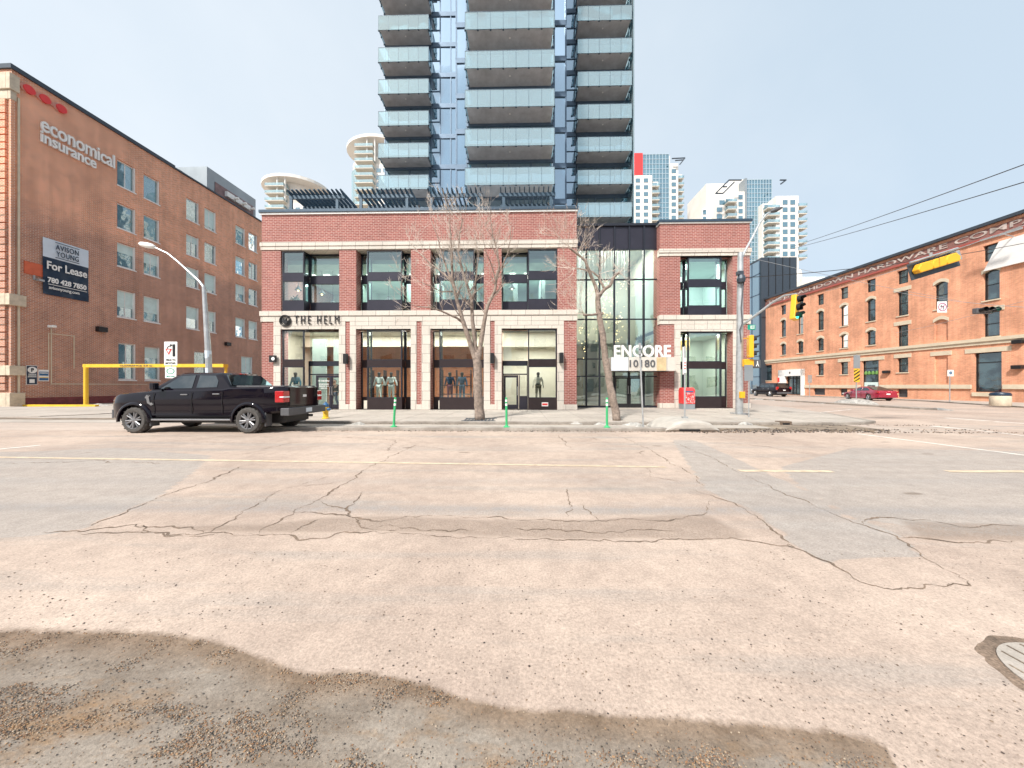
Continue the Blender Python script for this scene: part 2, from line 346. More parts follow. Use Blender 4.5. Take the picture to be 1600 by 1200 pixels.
M['mint_in'] = flat('office_wall', (.42, .52, .48), .8, var=.12, scale=.6)
M['brick_in'] = brick('shop_brick_wall', (.66, .24, .11), (.55, .19, .09), (.6, .32, .2), .3, .1, .012, .2)
M['floor_in'] = flat('shop_floor', (.28, .25, .22), .4)
M['warm'] = flat('warm_lamp', (1, .72, .36), .5, emit=2.2, var=0)
M['goldglass'] = glass_dark('gold_panel', (.45, .26, .06), .15, 1.5, (.62, .45, .2))
M['lampon'] = flat('lit_panel', (1, .95, .85), .5, emit=1.6, var=0)
M['polish'] = flat('polished_metal_fascia', (.80, .75, .68), .22, .35, var=.10, scale=1.6)
M['panel2'] = flat('brown_black_panel', (.035, .024, .026), .4, .3, var=.12)
M['skin'] = flat('skin', (.35, .2, .14), .6); M['mann'] = flat('black_mannequin', (.012, .012, .012), .35)
M['c_teal'] = flat('teal_jacket_cloth', (.05, .17, .24), .9); M['c_pale'] = flat('pale_linen_cloth', (.72, .76, .72), .9)
M['c_navy'] = flat('navy_cloth', (.03, .05, .10), .9); M['c_blue'] = flat('denim_blue', (.12, .2, .3), .9)
M['c_cream'] = flat('cream_fleece', (.62, .58, .48), .95, bump=.6, bscale=40); M['c_olive'] = flat('olive_trousers', (.10, .085, .05), .9)
M['c_black'] = flat('black_cloth', (.02, .02, .022), .9); M['c_wine'] = flat('wine_trousers', (.15, .04, .06), .9)
M['leaf'] = flat('pot_plant_leaf', (.04, .10, .035), .6)
def island_mat(name, cols):
    m, nt, p, N, L = newmat(name); g = N('ShaderNodeNewGeometry'); r = N('ShaderNodeValToRGB'); r.color_ramp.interpolation = 'CONSTANT'
    els = r.color_ramp.elements
    while len(els) < len(cols): els.new(.5)
    for i, c in enumerate(cols): els[i].position = i / len(cols); els[i].color = rgba(c)
    L(g.outputs['Random Per Island'], r.inputs[0]); L(r.outputs[0], p.inputs['Base Color']); p.inputs['Roughness'].default_value = .6; return m
M['gravel'] = island_mat('gravel_mixed', [(.26, .13, .06), (.05, .04, .03), (.34, .20, .10), (.16, .09, .05), (.38, .30, .22), (.07, .06, .055)])
M['grit'] = island_mat('dark_grit', [(.07, .05, .04), (.14, .10, .07), (.22, .16, .11), (.05, .04, .035)])
exec_marker = 0
# ================================================================== THE SETTING
def sheet(name, pts, z, mat, sub=0, jitter=0, label=None):
    mb = MB(); P = []
    for i, p in enumerate(pts):
        q = pts[(i + 1) % len(pts)]; P.append(p)
        for k in range(1, sub):
            t = k / sub; x = p[0] + (q[0] - p[0]) * t; y = p[1] + (q[1] - p[1]) * t
            P.append((x + random.uniform(-jitter, jitter), y + random.uniform(-jitter, jitter)))
    me = bpy.data.meshes.new(name); me.from_pydata([(p[0], p[1], z) for p in P], [], [tuple(range(len(P)))])
    bm = bmesh.new(); bm.from_mesh(me); bmesh.ops.triangulate(bm, faces=bm.faces, ngon_method='EAR_CLIP'); 
    for f in bm.faces:
        if f.normal.z < 0: f.normal_flip()
    bm.to_mesh(me); bm.free(); me.materials.append(mat)
    o = bpy.data.objects.new(name, me); COL.objects.link(o); tag(o, kind='structure'); return o
sheet('road', [(-900, -300), (900, -300), (900, 1500), (-900, 1500)], 0, M['road'])
g2 = lambda l: [tuple(G(x, y)[:2]) for x, y in l]
def zz(l, ox): return [(ox + x / 2, 660 + y / 2) for x, y in l]
# worn carriageway: two fine sheets carrying wear masks (repairs, broken strip, tyre polish, wetness)
import numpy as np
edge = [(-1700, 950), (-700, 958), (-300, 965), (0, 981), (150, 984), (280, 990), (350, 1003), (400, 1022), (440, 1037), (470, 1050), (500, 1052), (560, 1048), (610, 1056), (660, 1066), (720, 1088), (800, 1106), (900, 1110), (1000, 1118), (1150, 1128), (1300, 1140), (1380, 1160), (1420, 1230), (1440, 2400)]
def edge_y(x):
    for a, b in zip(edge, edge[1:]):
        if a[0] <= x <= b[0]: return a[1] + (b[1] - a[1]) * (x - a[0]) / (b[0] - a[0])
    return 1300
PATCH = [[(-400, 706), (40, 706), (180, 700), (330, 712), (300, 740), (250, 775), (190, 800), (130, 826), (60, 838), (-500, 862)],
         [(1050, 688), (1085, 688), (1140, 712), (1210, 745), (1275, 775), (1320, 808), (1385, 825), (1420, 850), (1440, 872), (1340, 872), (1290, 880), (1240, 850), (1210, 822), (1180, 800), (1140, 782), (1105, 765), (1075, 725)],
         [(1330, 700), (2100, 715), (2300, 850), (1700, 846), (1480, 830), (1340, 812), (1250, 760), (1220, 730)]]
ROUGH = [[(250, 822), (420, 818), (520, 807), (640, 806), (770, 812), (930, 811), (1060, 803), (1110, 805), (1180, 842), (1090, 846), (1000, 843), (900, 845), (760, 840), (700, 835), (600, 832), (500, 834), (300, 832)],
         [(1400, 812), (1520, 818), (1800, 820), (1800, 850), (1600, 848), (1440, 845)]]
def to_px(x, y):
    d = -ST * x + CT * y; u = CT * x + ST * y
    return 800 + F * u / d, H0 + F * CH / d
def sdf(px, py, poly):
    n = len(poly); dmin = np.full(px.shape, 1e9); ins = np.zeros(px.shape, bool)
    for i in range(n):
        ax, ay = poly[i]; bx, by = poly[(i + 1) % n]; dx, dy = bx - ax, by - ay
        t = np.clip(((px - ax) * dx + (py - ay) * dy) / (dx * dx + dy * dy), 0, 1)
        dmin = np.minimum(dmin, np.hypot(px - ax - t * dx, (py - ay - t * dy) * 1.6))
        c = ((ay > py) != (by > py)) & (px < (bx - ax) * (py - ay) / (by - ay + 1e-9) + ax); ins ^= c
    return np.where(ins, dmin, -dmin)
def worn_sheet(x0, x1, nx, y0, y1, ny, z, mat):
    gx, gy = np.meshgrid(np.linspace(x0, x1, nx), np.linspace(y0, y1, ny)); X = gx.ravel(); Y = gy.ravel()
    me = bpy.data.meshes.new('road'); V = np.stack([X, Y, np.full(X.shape, z)], 1)
    i = (np.arange(ny - 1)[:, None] * nx + np.arange(nx - 1)[None]).ravel(); Fc = np.stack([i, i + 1, i + nx + 1, i + nx], 1)
    me.vertices.add(len(V)); me.vertices.foreach_set('co', V.ravel()); me.loops.add(Fc.size); me.loops.foreach_set('vertex_index', Fc.ravel())
    me.polygons.add(len(Fc)); me.polygons.foreach_set('loop_start', np.arange(len(Fc)) * 4); me.polygons.foreach_set('loop_total', np.full(len(Fc), 4)); me.update(calc_edges=True)
    px, py = to_px(X, Y); grey = np.zeros(X.shape)
    for p in PATCH: grey = np.maximum(grey, np.clip(sdf(px, py, p) / 5 + .5, 0, 1))
    rough = np.zeros(X.shape)
    for p in ROUGH: rough = np.maximum(rough, np.clip(sdf(px, py, p) / 14 + .4, 0, 1))
    band = np.exp(-((py - (796 + (px - 800) * .004)) / 6.5) ** 2) + .45 * np.exp(-((py - 752) / 5) ** 2) + .3 * np.exp(-((py - 700) / 3) ** 2)
    ex = np.array([e[0] for e in edge]); ey = np.array([e[1] for e in edge]); wet = np.clip((py - np.interp(px, ex, ey)) / 90, -1, 1)
    for nm, arr in (('grey', grey), ('rough', rough), ('band', band), ('wet', wet)):
        a = me.attributes.new(nm, 'FLOAT', 'POINT'); a.data.foreach_set('value', arr.astype(np.float32))
    me.materials.append(mat); o = bpy.data.objects.new('road', me); COL.objects.link(o); tag(o, kind='structure'); return o
def worn_mat():
    m, nt, p, N, L = newmat('worn_road'); tc = N('ShaderNodeTexCoord')
    def nz(s_, det=6, ro=.6, vec=None):
        n = N('ShaderNodeTexNoise'); n.inputs['Scale'].default_value = s_; n.inputs['Detail'].default_value = det; n.inputs['Roughness'].default_value = ro; L(vec or tc.outputs['Object'], n.inputs['Vector']); return n.outputs[0]
    def ramp(src, a, b, c0=0., c1=1.):
        r = N('ShaderNodeMapRange'); r.inputs[1].default_value = a; r.inputs[2].default_value = b; r.inputs[3].default_value = c0; r.inputs[4].default_value = c1; L(src, r.inputs[0]); return r.outputs[0]
    def mth(op, a, b=None):
        n = N('ShaderNodeMath'); n.operation = op
        for k, v in enumerate((a, b)):
            if v is None: continue
            if isinstance(v, (int, float)): n.inputs[k].default_value = v
            else: L(v, n.inputs[k])
        return n.outputs[0]
    def mix(f, a, b, mode='MIX'):
        n = N('ShaderNodeMix'); n.data_type = 'RGBA'; n.blend_type = mode
        if isinstance(f, (int, float)): n.inputs[0].default_value = f
        else: L(f, n.inputs[0])
        for k, v in ((6, a), (7, b)):
            if isinstance(v, tuple): n.inputs[k].default_value = rgba(v)
            else: L(v, n.inputs[k])
        return n.outputs[2]
    def att(nm): a = N('ShaderNodeAttribute'); a.attribute_name = nm; return a.outputs['Fac']
    mp = N('ShaderNodeMapping'); mp.inputs['Scale'].default_value = (.10, 1, 1); L(tc.outputs['Object'], mp.inputs[0])
    mp2 = N('ShaderNodeMapping'); mp2.inputs['Scale'].default_value = (.45, 1, 1); mp2.inputs['Rotation'].default_value = (0, 0, .35); L(tc.outputs['Object'], mp2.inputs[0])
    big = nz(.35, 8, .62); streak = nz(1.6, 6, .6, mp.outputs[0]); mid = nz(5, 7, .68); fine = nz(55, 4, .75); vf = nz(260, 2, .7)
    col = mix(ramp(big, .38, .62), (.395, .305, .25), (.525, .415, .34))
    col = mix(ramp(streak, .52, .70), col, (.35, .305, .27))
    g = mth('MULTIPLY', ramp(mth('ADD', att('grey'), mth('MULTIPLY', mth('SUBTRACT', mid, .5), .8)), .35, .65), .72)
    col = mix(g, col, mix(ramp(streak, .4, .6), (.315, .285, .26), (.37, .335, .305)))
    rg = ramp(mth('ADD', att('rough'), mth('MULTIPLY', mth('SUBTRACT', mid, .5), 1.6)), .35, .9)
    col = mix(mth('MULTIPLY', rg, ramp(fine, .38, .60)), col, (.24, .18, .14))
    col = mix(mth('MULTIPLY', mth('MULTIPLY', att('band'), ramp(mid, .25, .6)), .85), col, (.29, .265, .25))
    # oil and rust spots
    vo = N('ShaderNodeTexVoronoi'); vo.inputs['Scale'].default_value = 1.1; L(mp2.outputs[0], vo.inputs['Vector'])
    sp = ramp(mth('ADD', vo.outputs['Distance'], mth('MULTIPLY', mid, .10)), .125, .095); col = mix(mth('MULTIPLY', sp, .75), col, (.20, .155, .12))
    # wetness
    wn = mth('ADD', att('wet'), mth('ADD', mth('MULTIPLY', mth('SUBTRACT', nz(16, 8, .75), .5), .26), mth('MULTIPLY', mth('SUBTRACT', nz(1.8, 5), .5), .14)))
    w1 = ramp(wn, -.03, .09); w2 = ramp(wn, .20, .62); flow = nz(2.2, 7, .65, mp2.outputs[0])
    wcol = mix(ramp(flow, .40, .60), (.19, .15, .115), (.31, .265, .22)); wcol = mix(w2, mix(ramp(mid, .35, .65), (.19, .13, .085), (.26, .19, .135)), wcol)
    brown = mth('MULTIPLY', ramp(nz(3.2, 6, .7, mp2.outputs[0]), .52, .66), w2); wcol = mix(mth('MULTIPLY', brown, .8), wcol, (.26, .155, .075))
    col = mix(w1, col, wcol)
    v = mth('MULTIPLY', ramp(fine, .3, .7, .72, 1.24), ramp(mid, .32, .68, .85, 1.08)); v = mth('MULTIPLY', v, ramp(vf, .3, .7, .86, 1.14))
    hs = N('ShaderNodeHueSaturation'); L(col, hs.inputs['Color']); L(v, hs.inputs['Value']); L(hs.outputs[0], p.inputs['Base Color'])
    L(mth('ADD', .86, mth('MULTIPLY', mth('MULTIPLY', w1, ramp(flow, .38, .62, .15, 1)), -.55)), p.inputs['Roughness'])
    b = N('ShaderNodeBump'); b.inputs['Strength'].default_value = .55; b.inputs['Distance'].default_value = .008; L(mth('ADD', fine, mth('MULTIPLY', mth('MULTIPLY', rg, mid), 2.5)), b.inputs['Height']); L(b.outputs[0], p.inputs['Normal'])
    return m
M['worn'] = worn_mat()
worn_sheet(-7.2, 7.2, 380, .55, 2.8, 70, .003, M['worn'])
worn_sheet(-32, 32, 520, 2.8, 11.02, 150, .003, M['worn'])
worn_sheet(13.6, 36.2, 60, 11.02, 26, 50, .003, M['worn'])
sheet('road', [(-7.2, .55), (-7.2, 2.8), (-32, 2.8), (-32, .55)], .003, M['worn']); sheet('road', [(7.2, .55), (32, .55), (32, 2.8), (7.2, 2.8)], .003, M['worn'])
# cracks
def crack(mb, pts, w0=.03):
    P = [G(x, y, .006) for x, y in pts]; Q = []
    for a, b in zip(P, P[1:]):
        n = max(2, int((b - a).length / .025)); nn = Vector((-(b - a).y, (b - a).x, 0)).normalized()
        for k in range(n):
            p = a.lerp(b, k / n); Q.append(p + nn * (noise.noise(p * 2.2) * .10 + noise.noise(p * 9) * .05 + noise.noise(p * 25) * .018))
    Q.append(P[-1]); vs = []; fs = []
    for i, p in enumerate(Q):
        t = (Q[min(i + 1, len(Q) - 1)] - Q[max(0, i - 1)]).normalized(); nn = Vector((-t.y, t.x, 0))
        e = min(1, i / 4, (len(Q) - 1 - i) / 4) 
        ww = w0 * .55 * max(.07, .06 + 1.1 * abs(noise.noise(p * 2.1)) + .9 * max(0, noise.noise(p * .8)) + .5 * noise.noise(p * 17)) * max(.1, e)
        vs += [p + nn * ww, p - nn * ww * .9]
        if i: fs.append((2 * i - 2, 2 * i - 1, 2 * i + 1, 2 * i))
    mb.add(vs, fs)
mbc = MB()
for l in ([(1300,70),(1160,135),(1080,190),(980,245),(900,290),(810,348)], [(880,272),(980,285),(1100,300),(1180,302),(1330,292),(1440,295),(1600,305)],
          [(140,340),(255,340),(420,320),(480,335),(600,345),(700,350),(900,352),(1000,355),(1080,338),(1200,345),(1350,345),(1450,355),(1600,362)],
          [(1140,215),(1120,240),(1090,265),(1080,295)], [(890,205),(830,240),(780,265),(740,300),(640,345)], [(1060,185),(980,195),(890,205)],
          [(280,325),(380,285),(500,235),(640,185),(760,135)], [(760,100),(860,75),(940,60)], [(350,40),(600,45),(1060,45),(1240,55),(1210,90)],
          [(1000,300),(950,325),(910,350)], [(1100,300),(1160,330),(1250,345)], [(0,130),(300,120),(500,128)], [(1180,320),(1300,330),(1500,335)], [(640,345),(500,330),(430,322)],
          [(980,245),(1040,262),(1090,268)]):
    crack(mbc, zz(l, 0), .028 if l[0][1] > 150 else .035)
for l in ([(0,305),(100,300),(260,310),(400,305),(540,300),(590,285),(640,250)],
          [(0,365),(200,370),(400,372),(600,365),(780,372),(880,380),(940,420),(1040,475),(1090,500),(1200,512),(1320,517),(1420,510),(1430,495),(1350,455),(1280,420),(1240,375),(1190,345),(1040,300),(950,262)],
          [(170,205),(180,240),(175,295)], [(215,255),(240,285),(265,310)], [(560,208),(620,225),(680,250),(760,290),(820,335),(880,380)],
          [(330,40),(420,80),(520,140),(610,200)], [(500,60),(600,100),(700,150),(850,220),(950,262)], [(145,40),(180,80)],
          [(1110,320),(1170,295),(1300,310),(1400,320),(1600,325)], [(1240,370),(1400,370),(1600,375)], [(430,140),(435,170),(530,185)],
          [(0,335),(200,345),(420,338),(530,330)], [(380,95),(410,88),(405,105)], [(620,62),(800,75),(960,105)], [(245,42),(265,55)]):
    crack(mbc, zz(l, 800), .026)
for l in ([(130,833),(250,830),(330,838)], [(430,765),(470,758),(520,742)], [(620,700),(660,698),(700,702)], [(850,690),(1000,692),(1100,700)], [(300,690),(420,693),(520,690)]):
    crack(mbc, l, .02)
tag(mbc.build('road_cracks', M['crack']), kind='structure')
# painted lines
def strip(name, mat, a, b, w_=.12, z=.0075):
    A = G(*a); B = G(*b); t = (B - A).normalized(); n = Vector((-t.y, t.x, 0)) * w_ / 2
    sheet(name, [(A + n)[:2], (A - n)[:2], (B - n)[:2], (B + n)[:2]], z, mat, 14, .012)
strip('road_marking', M['painty'], (-120, 713), (1040, 730), .11)
strip('road_marking', M['painty'], (1155, 736), (1300, 737), .13)
strip('road_marking', M['painty'], (1480, 737), (1900, 738), .13)
strip('road_marking', M['paintw'], (-60, 708), (64, 696), .16)
strip('road_marking', M['paintw'], (1340, 678), (1750, 731), .13)
strip('road_marking', M['paintw'], (1455, 666), (1502, 670), .28)
strip('road_marking', M['paintw'], (1505, 670), (1600, 681), .12)
strip('road_marking', M['paintw'], (1477, 653), (1545, 658), .28)
strip('road_marking', M['paintw'], (1553, 659), (1700, 668), .28)
strip('road_marking', M['paintw'], (1176, 634), (1225, 640), .14)
strip('road_marking', M['paintw'], (1266, 646), (1330, 640), .12)
# kerbs, cycle lane, sidewalk
YK0, YK1, YS = 11.05, 11.4, 13.15
def kerbprism(name, pts, z1, mat=None, z0=-.05, bev=.02):
    mb = MB(); mb.prism(pts, z0, z1); o = mb.build(name, mat or M['kerb'], bevel=bev); tag(o, kind='structure'); return o
xk0, xk1 = XX(385, YK0), XX(1095, YK0)
kp = []
n = 60
for i in range(n + 1): kp.append((xk0 + (xk1 - xk0) * i / n, YK0 + .012 * math.sin(i * 1.7)))
kerbprism('kerb_island', kp + [(xk1, YK1), (xk0, YK1)], .11)
sheet('cycle_lane', [(xk0 - .5, YK1 - .02), (xk1 + 6.5, YK1 - .02), (xk1 + 6.5, YS + .02), (xk0 - .5, YS + .02)], .010, M['gutter'], 1)
sheet('cycle_lane', [(xk0, YK1 + .45), (xk1 + 3, YK1 + .45), (xk1 + 3, YS - .35), (xk0, YS - .35)], .014, M['concrete'], 30, .05)
side = [(-12.2, YS + .1), (-11.6, YS), (12.2, YS), (13.2, YS + .12), (14.1, YS + .6), (14.8, 15.4), (16.0, 18.0), (17.6, 22.0), (18.4, 28), (18.5, 80), (-12.2, 80)]
kerbprism('sidewalk', side, .10, M['concrete'])
kerbprism('kerb', [(-12.2, YS - .09), (-11.6, YS - .15), (12.2, YS - .15), (13.3, YS - .02), (14.3, YS + .5), (15.0, 15.35), (16.2, 17.95), (16.03, 18.03), (14.83, 15.43), (14.13, YS + .63), (13.22, YS + .15), (12.2, YS + .03), (-11.6, YS + .03), (-12.2, YS + .11)], .108)
# paving joints
mb = MB()
for k in range(18):
    x = -11 + k * 1.52; mb.box(x, YS + .04, .1, x + .025, 19.4, .104)
for y in (14.7, 16.3, 17.9): mb.box(-12, y, .1005, 15, y + .02, .1045)
tag(mb.build('sidewalk_joints', M['kerb']), kind='structure')
# driveway apron / sidewalk at the left
kerbprism('sidewalk', [(-60, 15.2), (-24.5, 15.2), (-23.2, 15.6), (-22, 17), (-22, 22.6), (-60, 22.6)], .05, M['concrete'])
sheet('driveway', [(-24.5, 13.2), (-12.3, 13.2), (-12.3, 40), (-33.5, 60), (-34.4, 22.7), (-22, 22.7), (-22, 17)], .006, M['concrete'], 1)
sheet('driveway', [(-60, 14.3), (-13, 14.3), (-13, 15.1), (-60, 15.1)], .011, M['gutter'], 20, .08)
# far side of the cross street
kerbprism('sidewalk', [(33, 8), (60, 8), (60, 120), (41, 120), (40.6, 38), (39.3, 33), (33.8, 22)], .10, M['concrete'])
kerbprism('kerb', [(32.85, 8), (33, 8), (33.8, 22), (39.3, 33), (40.6, 38), (41, 120), (40.85, 120), (40.45, 38), (39.2, 33.1), (33.65, 22.1)], .106)
kerbprism('kerb_island', [(25.2, 21.5), (25.7, 21.0), (26.1, 21.6), (26.6, 36), (27.0, 52), (26.5, 52), (26.1, 36)], .12)
def snow_heap(pts, name='snow', h=.1, n=9):
    mb = MB()
    for (x, y, sx_, sy_) in pts:
        vs = [(x, y, h * .9 + .1)]; fs = []; rings = 4
        for r_ in range(1, rings + 1):
            for k in range(n):
                a = k * 2 * math.pi / n; rr = r_ / rings * (1 + .3 * noise.noise(Vector((x + math.cos(a) * 1.3, y + math.sin(a) * 1.3, 0))))
                vs.append((x + math.cos(a) * sx_ * rr, y + math.sin(a) * sy_ * rr, .005 + (h + .1) * (1 - (r_ / rings) ** 1.6) * (1 + .4 * noise.noise(Vector((x + a, y + r_, 1))))))
        for k in range(n): fs.append((0, 1 + k, 1 + (k + 1) % n))
        for r_ in range(rings - 1):
            for k in range(n): fs.append((1 + r_ * n + k, 1 + (r_ + 1) * n + k, 1 + (r_ + 1) * n + (k + 1) % n, 1 + r_ * n + (k + 1) % n))
        mb.add(vs, fs)
    return tag(mb.build(name, M['snow'], smooth=True), 'patches of dirty old snow along kerbs and gutters', 'snow', kind='stuff')
sn = []
for k in range(46):
    t = k / 45; sn.append((26.0 + t * .9 + random.uniform(-.2, .4), 21.5 + t * 26, random.uniform(.25, .6), random.uniform(.5, 1.0)))
for (px, py, a, b) in ((1000, 666, .2, .06), (990, 663, .5, .15), (1150, 661, .3, .12), (1165, 662, .3, .1), (1190, 661, .35, .2), 
                       (960, 657, .5, .15), (1225, 660, .25, .12), (940, 662, .3, .1), (900, 661, .4, .1), (1180, 657, .5, .12), (560, 662, .3, .08), (700, 660, .3, .06), (640, 659, .4, .06), (1150, 655, .3, .1)):
    p = G(px, py, .05); sn.append((p.x, p.y, a, b))
for (px, py) in ((155, 632), (162, 633)):
    p = G(px, py, .05); sn.append((p.x, p.y, .5, .3))
snow_heap(sn, h=.02)
# debris in the gutter
def rock(mb, c, s, flatz=.6):
    vs = []
    for d in ((1,0,0),(0,1,0),(-1,0,0),(0,-1,0),(0,0,1),(0,0,-1)):
        k = s * random.uniform(.6, 1.15); vs.append((c[0] + d[0] * k, c[1] + d[1] * k, c[2] + d[2] * k * flatz))
    a = random.uniform(0, 6.3); ca, sa = math.cos(a), math.sin(a)
    vs = [(c[0] + (v[0] - c[0]) * ca - (v[1] - c[1]) * sa, c[1] + (v[0] - c[0]) * sa + (v[1] - c[1]) * ca, v[2]) for v in vs]
    mb.add(vs, [(0,1,4),(1,2,4),(2,3,4),(3,0,4),(1,0,5),(2,1,5),(3,2,5),(0,3,5)])
mb = MB()
for k in range(1500):
    x = random.uniform(-8, 16); y = random.choice([YK0 - .12, YK0 - .12, YS - .25, YK1 + .15]) + random.gauss(0, .09)
    rock(mb, (x, y, .018), random.uniform(.008, .03))
for k in range(700):
    p = G(random.uniform(1080, 1390), random.gauss(674, 1.4)); rock(mb, (p.x, p.y, .02), random.uniform(.01, .045))
for k in range(300):
    p = G(random.uniform(1240, 1320), random.gauss(661, 2)); rock(mb, (p.x, p.y, .02), random.uniform(.01, .04))
tag(mb.build('debris', M['grit']), 'dark grit and dead leaves lying in the gutters', 'debris', kind='stuff')
# wet, gravelly foreground
mb = MB(); cnt = 0
while cnt < 15000:
    px = random.uniform(-60, 1400); py = random.uniform(985, 1230); e = edge_y(px)
    if py < e + 4: continue
    p = G(px, py); dens = noise.noise(Vector((p.x * 2.0 + p.y * .8, p.y * 4.5, 0))) + .6 * noise.noise(Vector((p.x * 7, p.y * 13, 5)))
    if random.random() > .035 + max(0, dens + .05) ** 1.4 * 2.4: continue
    rock(mb, (p.x, p.y, .006), random.choice([.0018, .0025, .003, .0045]) * random.uniform(.7, 1.3), .7); cnt += 1
tag(mb.build('gravel', M['gravel']), 'small brown and black gravel scattered over the wet asphalt', 'gravel', kind='stuff')
mb = MB()
for k in range(4200):
    px = random.uniform(-20, 1620); py = 860 + 340 * random.random() ** 1.0
    p = G(px, py)
    if noise.noise(Vector((p.x * 1.2, p.y * 2.4, 9))) < random.uniform(-.5, .35): continue
    rock(mb, (p.x, p.y, .006), random.choice([.0022, .003, .004, .006]) * random.uniform(.6, 1.2) * (1 + (1100 - py) / 700), .5)
tag(mb.build('grit', M['grit']), 'dark grit specks strewn over the dry pink asphalt', 'grit', kind='stuff')
# manhole
mc = Vector((2.88, 1.66, 0)); t = T('manhole_cover', 'round pale manhole cover ringed with brown dirt in the road', 'manhole cover', mc)
mb = MB(); mb.lathe([(.335, .004), (.335, .012), (.0, .0125)], (mc.x, mc.y, 0), 48)
mb.build('lid', M['concrete'], t)
mb = MB()
for r0, r1 in ((.20, .215), (.10, .112)):
    vs = []; fs = []
    for k in range(48):
        a = k * 2 * math.pi / 48; vs += [(mc.x + r0 * math.cos(a), mc.y + r0 * math.sin(a), .0165), (mc.x + r1 * math.cos(a), mc.y + r1 * math.sin(a), .0165)]
        fs.append((2 * k, 2 * k + 1, (2 * k + 3) % 96, (2 * k + 2) % 96))
    mb.add(vs, fs)
for k in range(-3, 4):
    x = k * .09; l_ = math.sqrt(.32 ** 2 - x * x); mb.box(mc.x + x, mc.y - l_, .012, mc.x + x + .008, mc.y + l_, .0158)
mb.build('lid_pattern', M['gutter'], t)
mb = MB(); vs = []; fs = []
for k in range(90):
    a = k * 2 * math.pi / 90; ro = .395 + .018 * noise.noise(Vector((math.cos(a) * 4, math.sin(a) * 4, 2))) + (.03 * abs(noise.noise(Vector((k * .9, 0, 0)))) if 120 < math.degrees(a) < 200 else 0)
    vs += [(mc.x + .33 * math.cos(a), mc.y + .33 * math.sin(a), .0035), (mc.x + ro * math.cos(a), mc.y + ro * math.sin(a), .0035)]
    fs.append((2 * k, 2 * k + 1, (2 * k + 3) % 180, (2 * k + 2) % 180))
mb.add(vs, fs); mb.build('dirt_ring', M['crack'], t)
# ================================================================== THE BRICK STOREFRONT BUILDING (frontal)
def holed_wall(mb, x0, x1, z0, z1, holes, y=0, depth=.5, thick=None, side=True):
    """wall facing -Y at y with rectangular holes (x0,z0,x1,z1), reveals of the given depth"""
    xs = sorted(set([x0, x1] + [h[0] for h in holes] + [h[2] for h in holes])); xs = [x for x in xs if x0 <= x <= x1]
    zs = sorted(set([z0, z1] + [h[1] for h in holes] + [h[3] for h in holes])); zs = [z for z in zs if z0 <= z <= z1]
    for i in range(len(xs) - 1):
        for j in range(len(zs) - 1):
            cx, cz = (xs[i] + xs[i + 1]) / 2, (zs[j] + zs[j + 1]) / 2
            if any(h[0] < cx < h[2] and h[1] < cz < h[3] for h in holes): continue
            mb.quad((xs[i], y, zs[j]), (xs[i + 1], y, zs[j]), (xs[i + 1], y, zs[j + 1]), (xs[i], y, zs[j + 1]))
    for (a, b, c, d) in holes:
        e = y + depth
        mb.quad((a, y, b), (a, e, b), (a, e, d), (a, y, d)); mb.quad((c, y, b), (c, y, d), (c, e, d), (c, e, b))
        mb.quad((a, y, b), (c, y, b), (c, e, b), (a, e, b)); mb.quad((a, y, d), (a, e, d), (c, e, d), (c, y, d))
    return mb
YF = 19.5
zf = lambda py: at(650, py, YF).z
xf = lambda px: XX(px, YF)
XL, XR = xf(409), xf(901)
ZT = zf(333.5)
up = [(xf(438.5), xf(530)), (xf(556.6), xf(642)), (xf(672.5), xf(756)), (xf(783.5), xf(871))]
gr = [(xf(439), xf(530)), (xf(556.6), xf(642)), (xf(672.5), xf(756)), (xf(784), xf(870.5))]
zu0, zu1, zg0, zg1 = zf(486), zf(389), .10, zf(514)
shop = T('storefront_building', 'long pink brick building with stone bands, shop windows and a glazed lobby', 'building', (XL, YF, .1))
holes = [(a, zu0, b, zu1) for a, b in up] + [(a, zg0, b, zg1) for a, b in gr]
mb = MB(); holed_wall(mb, XL, XR, .1, ZT, holes, YF, .62)
mb.quad((XL, YF, .1), (XL, YF, ZT), (XL, YF + 16, ZT), (XL, YF + 16, .1)); mb.quad((XR, YF, .1), (XR, YF + 8, .1), (XR, YF + 8, ZT), (XR, YF, ZT))
mb.build('wall', M['brick_pink'], shop)
mb = MB(); mb.box(XL - .04, YF - .05, zf(389), XR + .04, YF + .3, zf(377)); mb.box(XL - .07, YF - .09, zf(383.5), XR + .07, YF - .05, zf(377))
mb.build('stone_band', M['stone'], shop, bevel=.01)
mb = MB(); mb.box(XL - .04, YF - .05, zf(502), XR + .04, YF + .3, zf(485.5)); mb.box(XL - .08, YF - .10, zf(493), XR + .08, YF - .05, zf(485.5))
mb.build('stone_band', M['stone'], shop, bevel=.01)
mb = MB(); mb.box(XL - .06, YF - .08, ZT, XR + .06, YF + .5, ZT + .10); mb.build('parapet_trim', M['white'], shop)
mb = MB(); mb.box(XL - .10, YF - .14, ZT + .10, XR + .10, YF + .55, ZT + .27); mb.build('coping', M['coping'], shop, bevel=.015)
mb = MB(); mb.box(XL + .02, YF + .55, ZT - .5, XR - .02, YF + 14, ZT - .4); mb.build('roof', M['slab'], shop)
for a, b in up: MB().box(a + .003, YF + .01, zu1 - .03, b - .003, YF + .58, zu1 - .004).build('soffit', M['stone'], shop)
outer = [(428, 540), (547, 651), (659, 766), (773, 881)]
for (a, b), (o0, o1) in zip(gr, outer):
    o0, o1 = xf(o0), xf(o1); mb = MB(); y0 = YF - .04
    mb.box(o0, y0, .1, a - .002, YF + .55, zf(502) - .003); mb.box(b + .002, y0, .1, o1, YF + .55, zf(502) - .003); mb.box(a - .002, y0, zg1, b + .002, YF + .55, zf(502) - .003)
    mb.build('stone_surround', M['stone'], shop, bevel=.008)
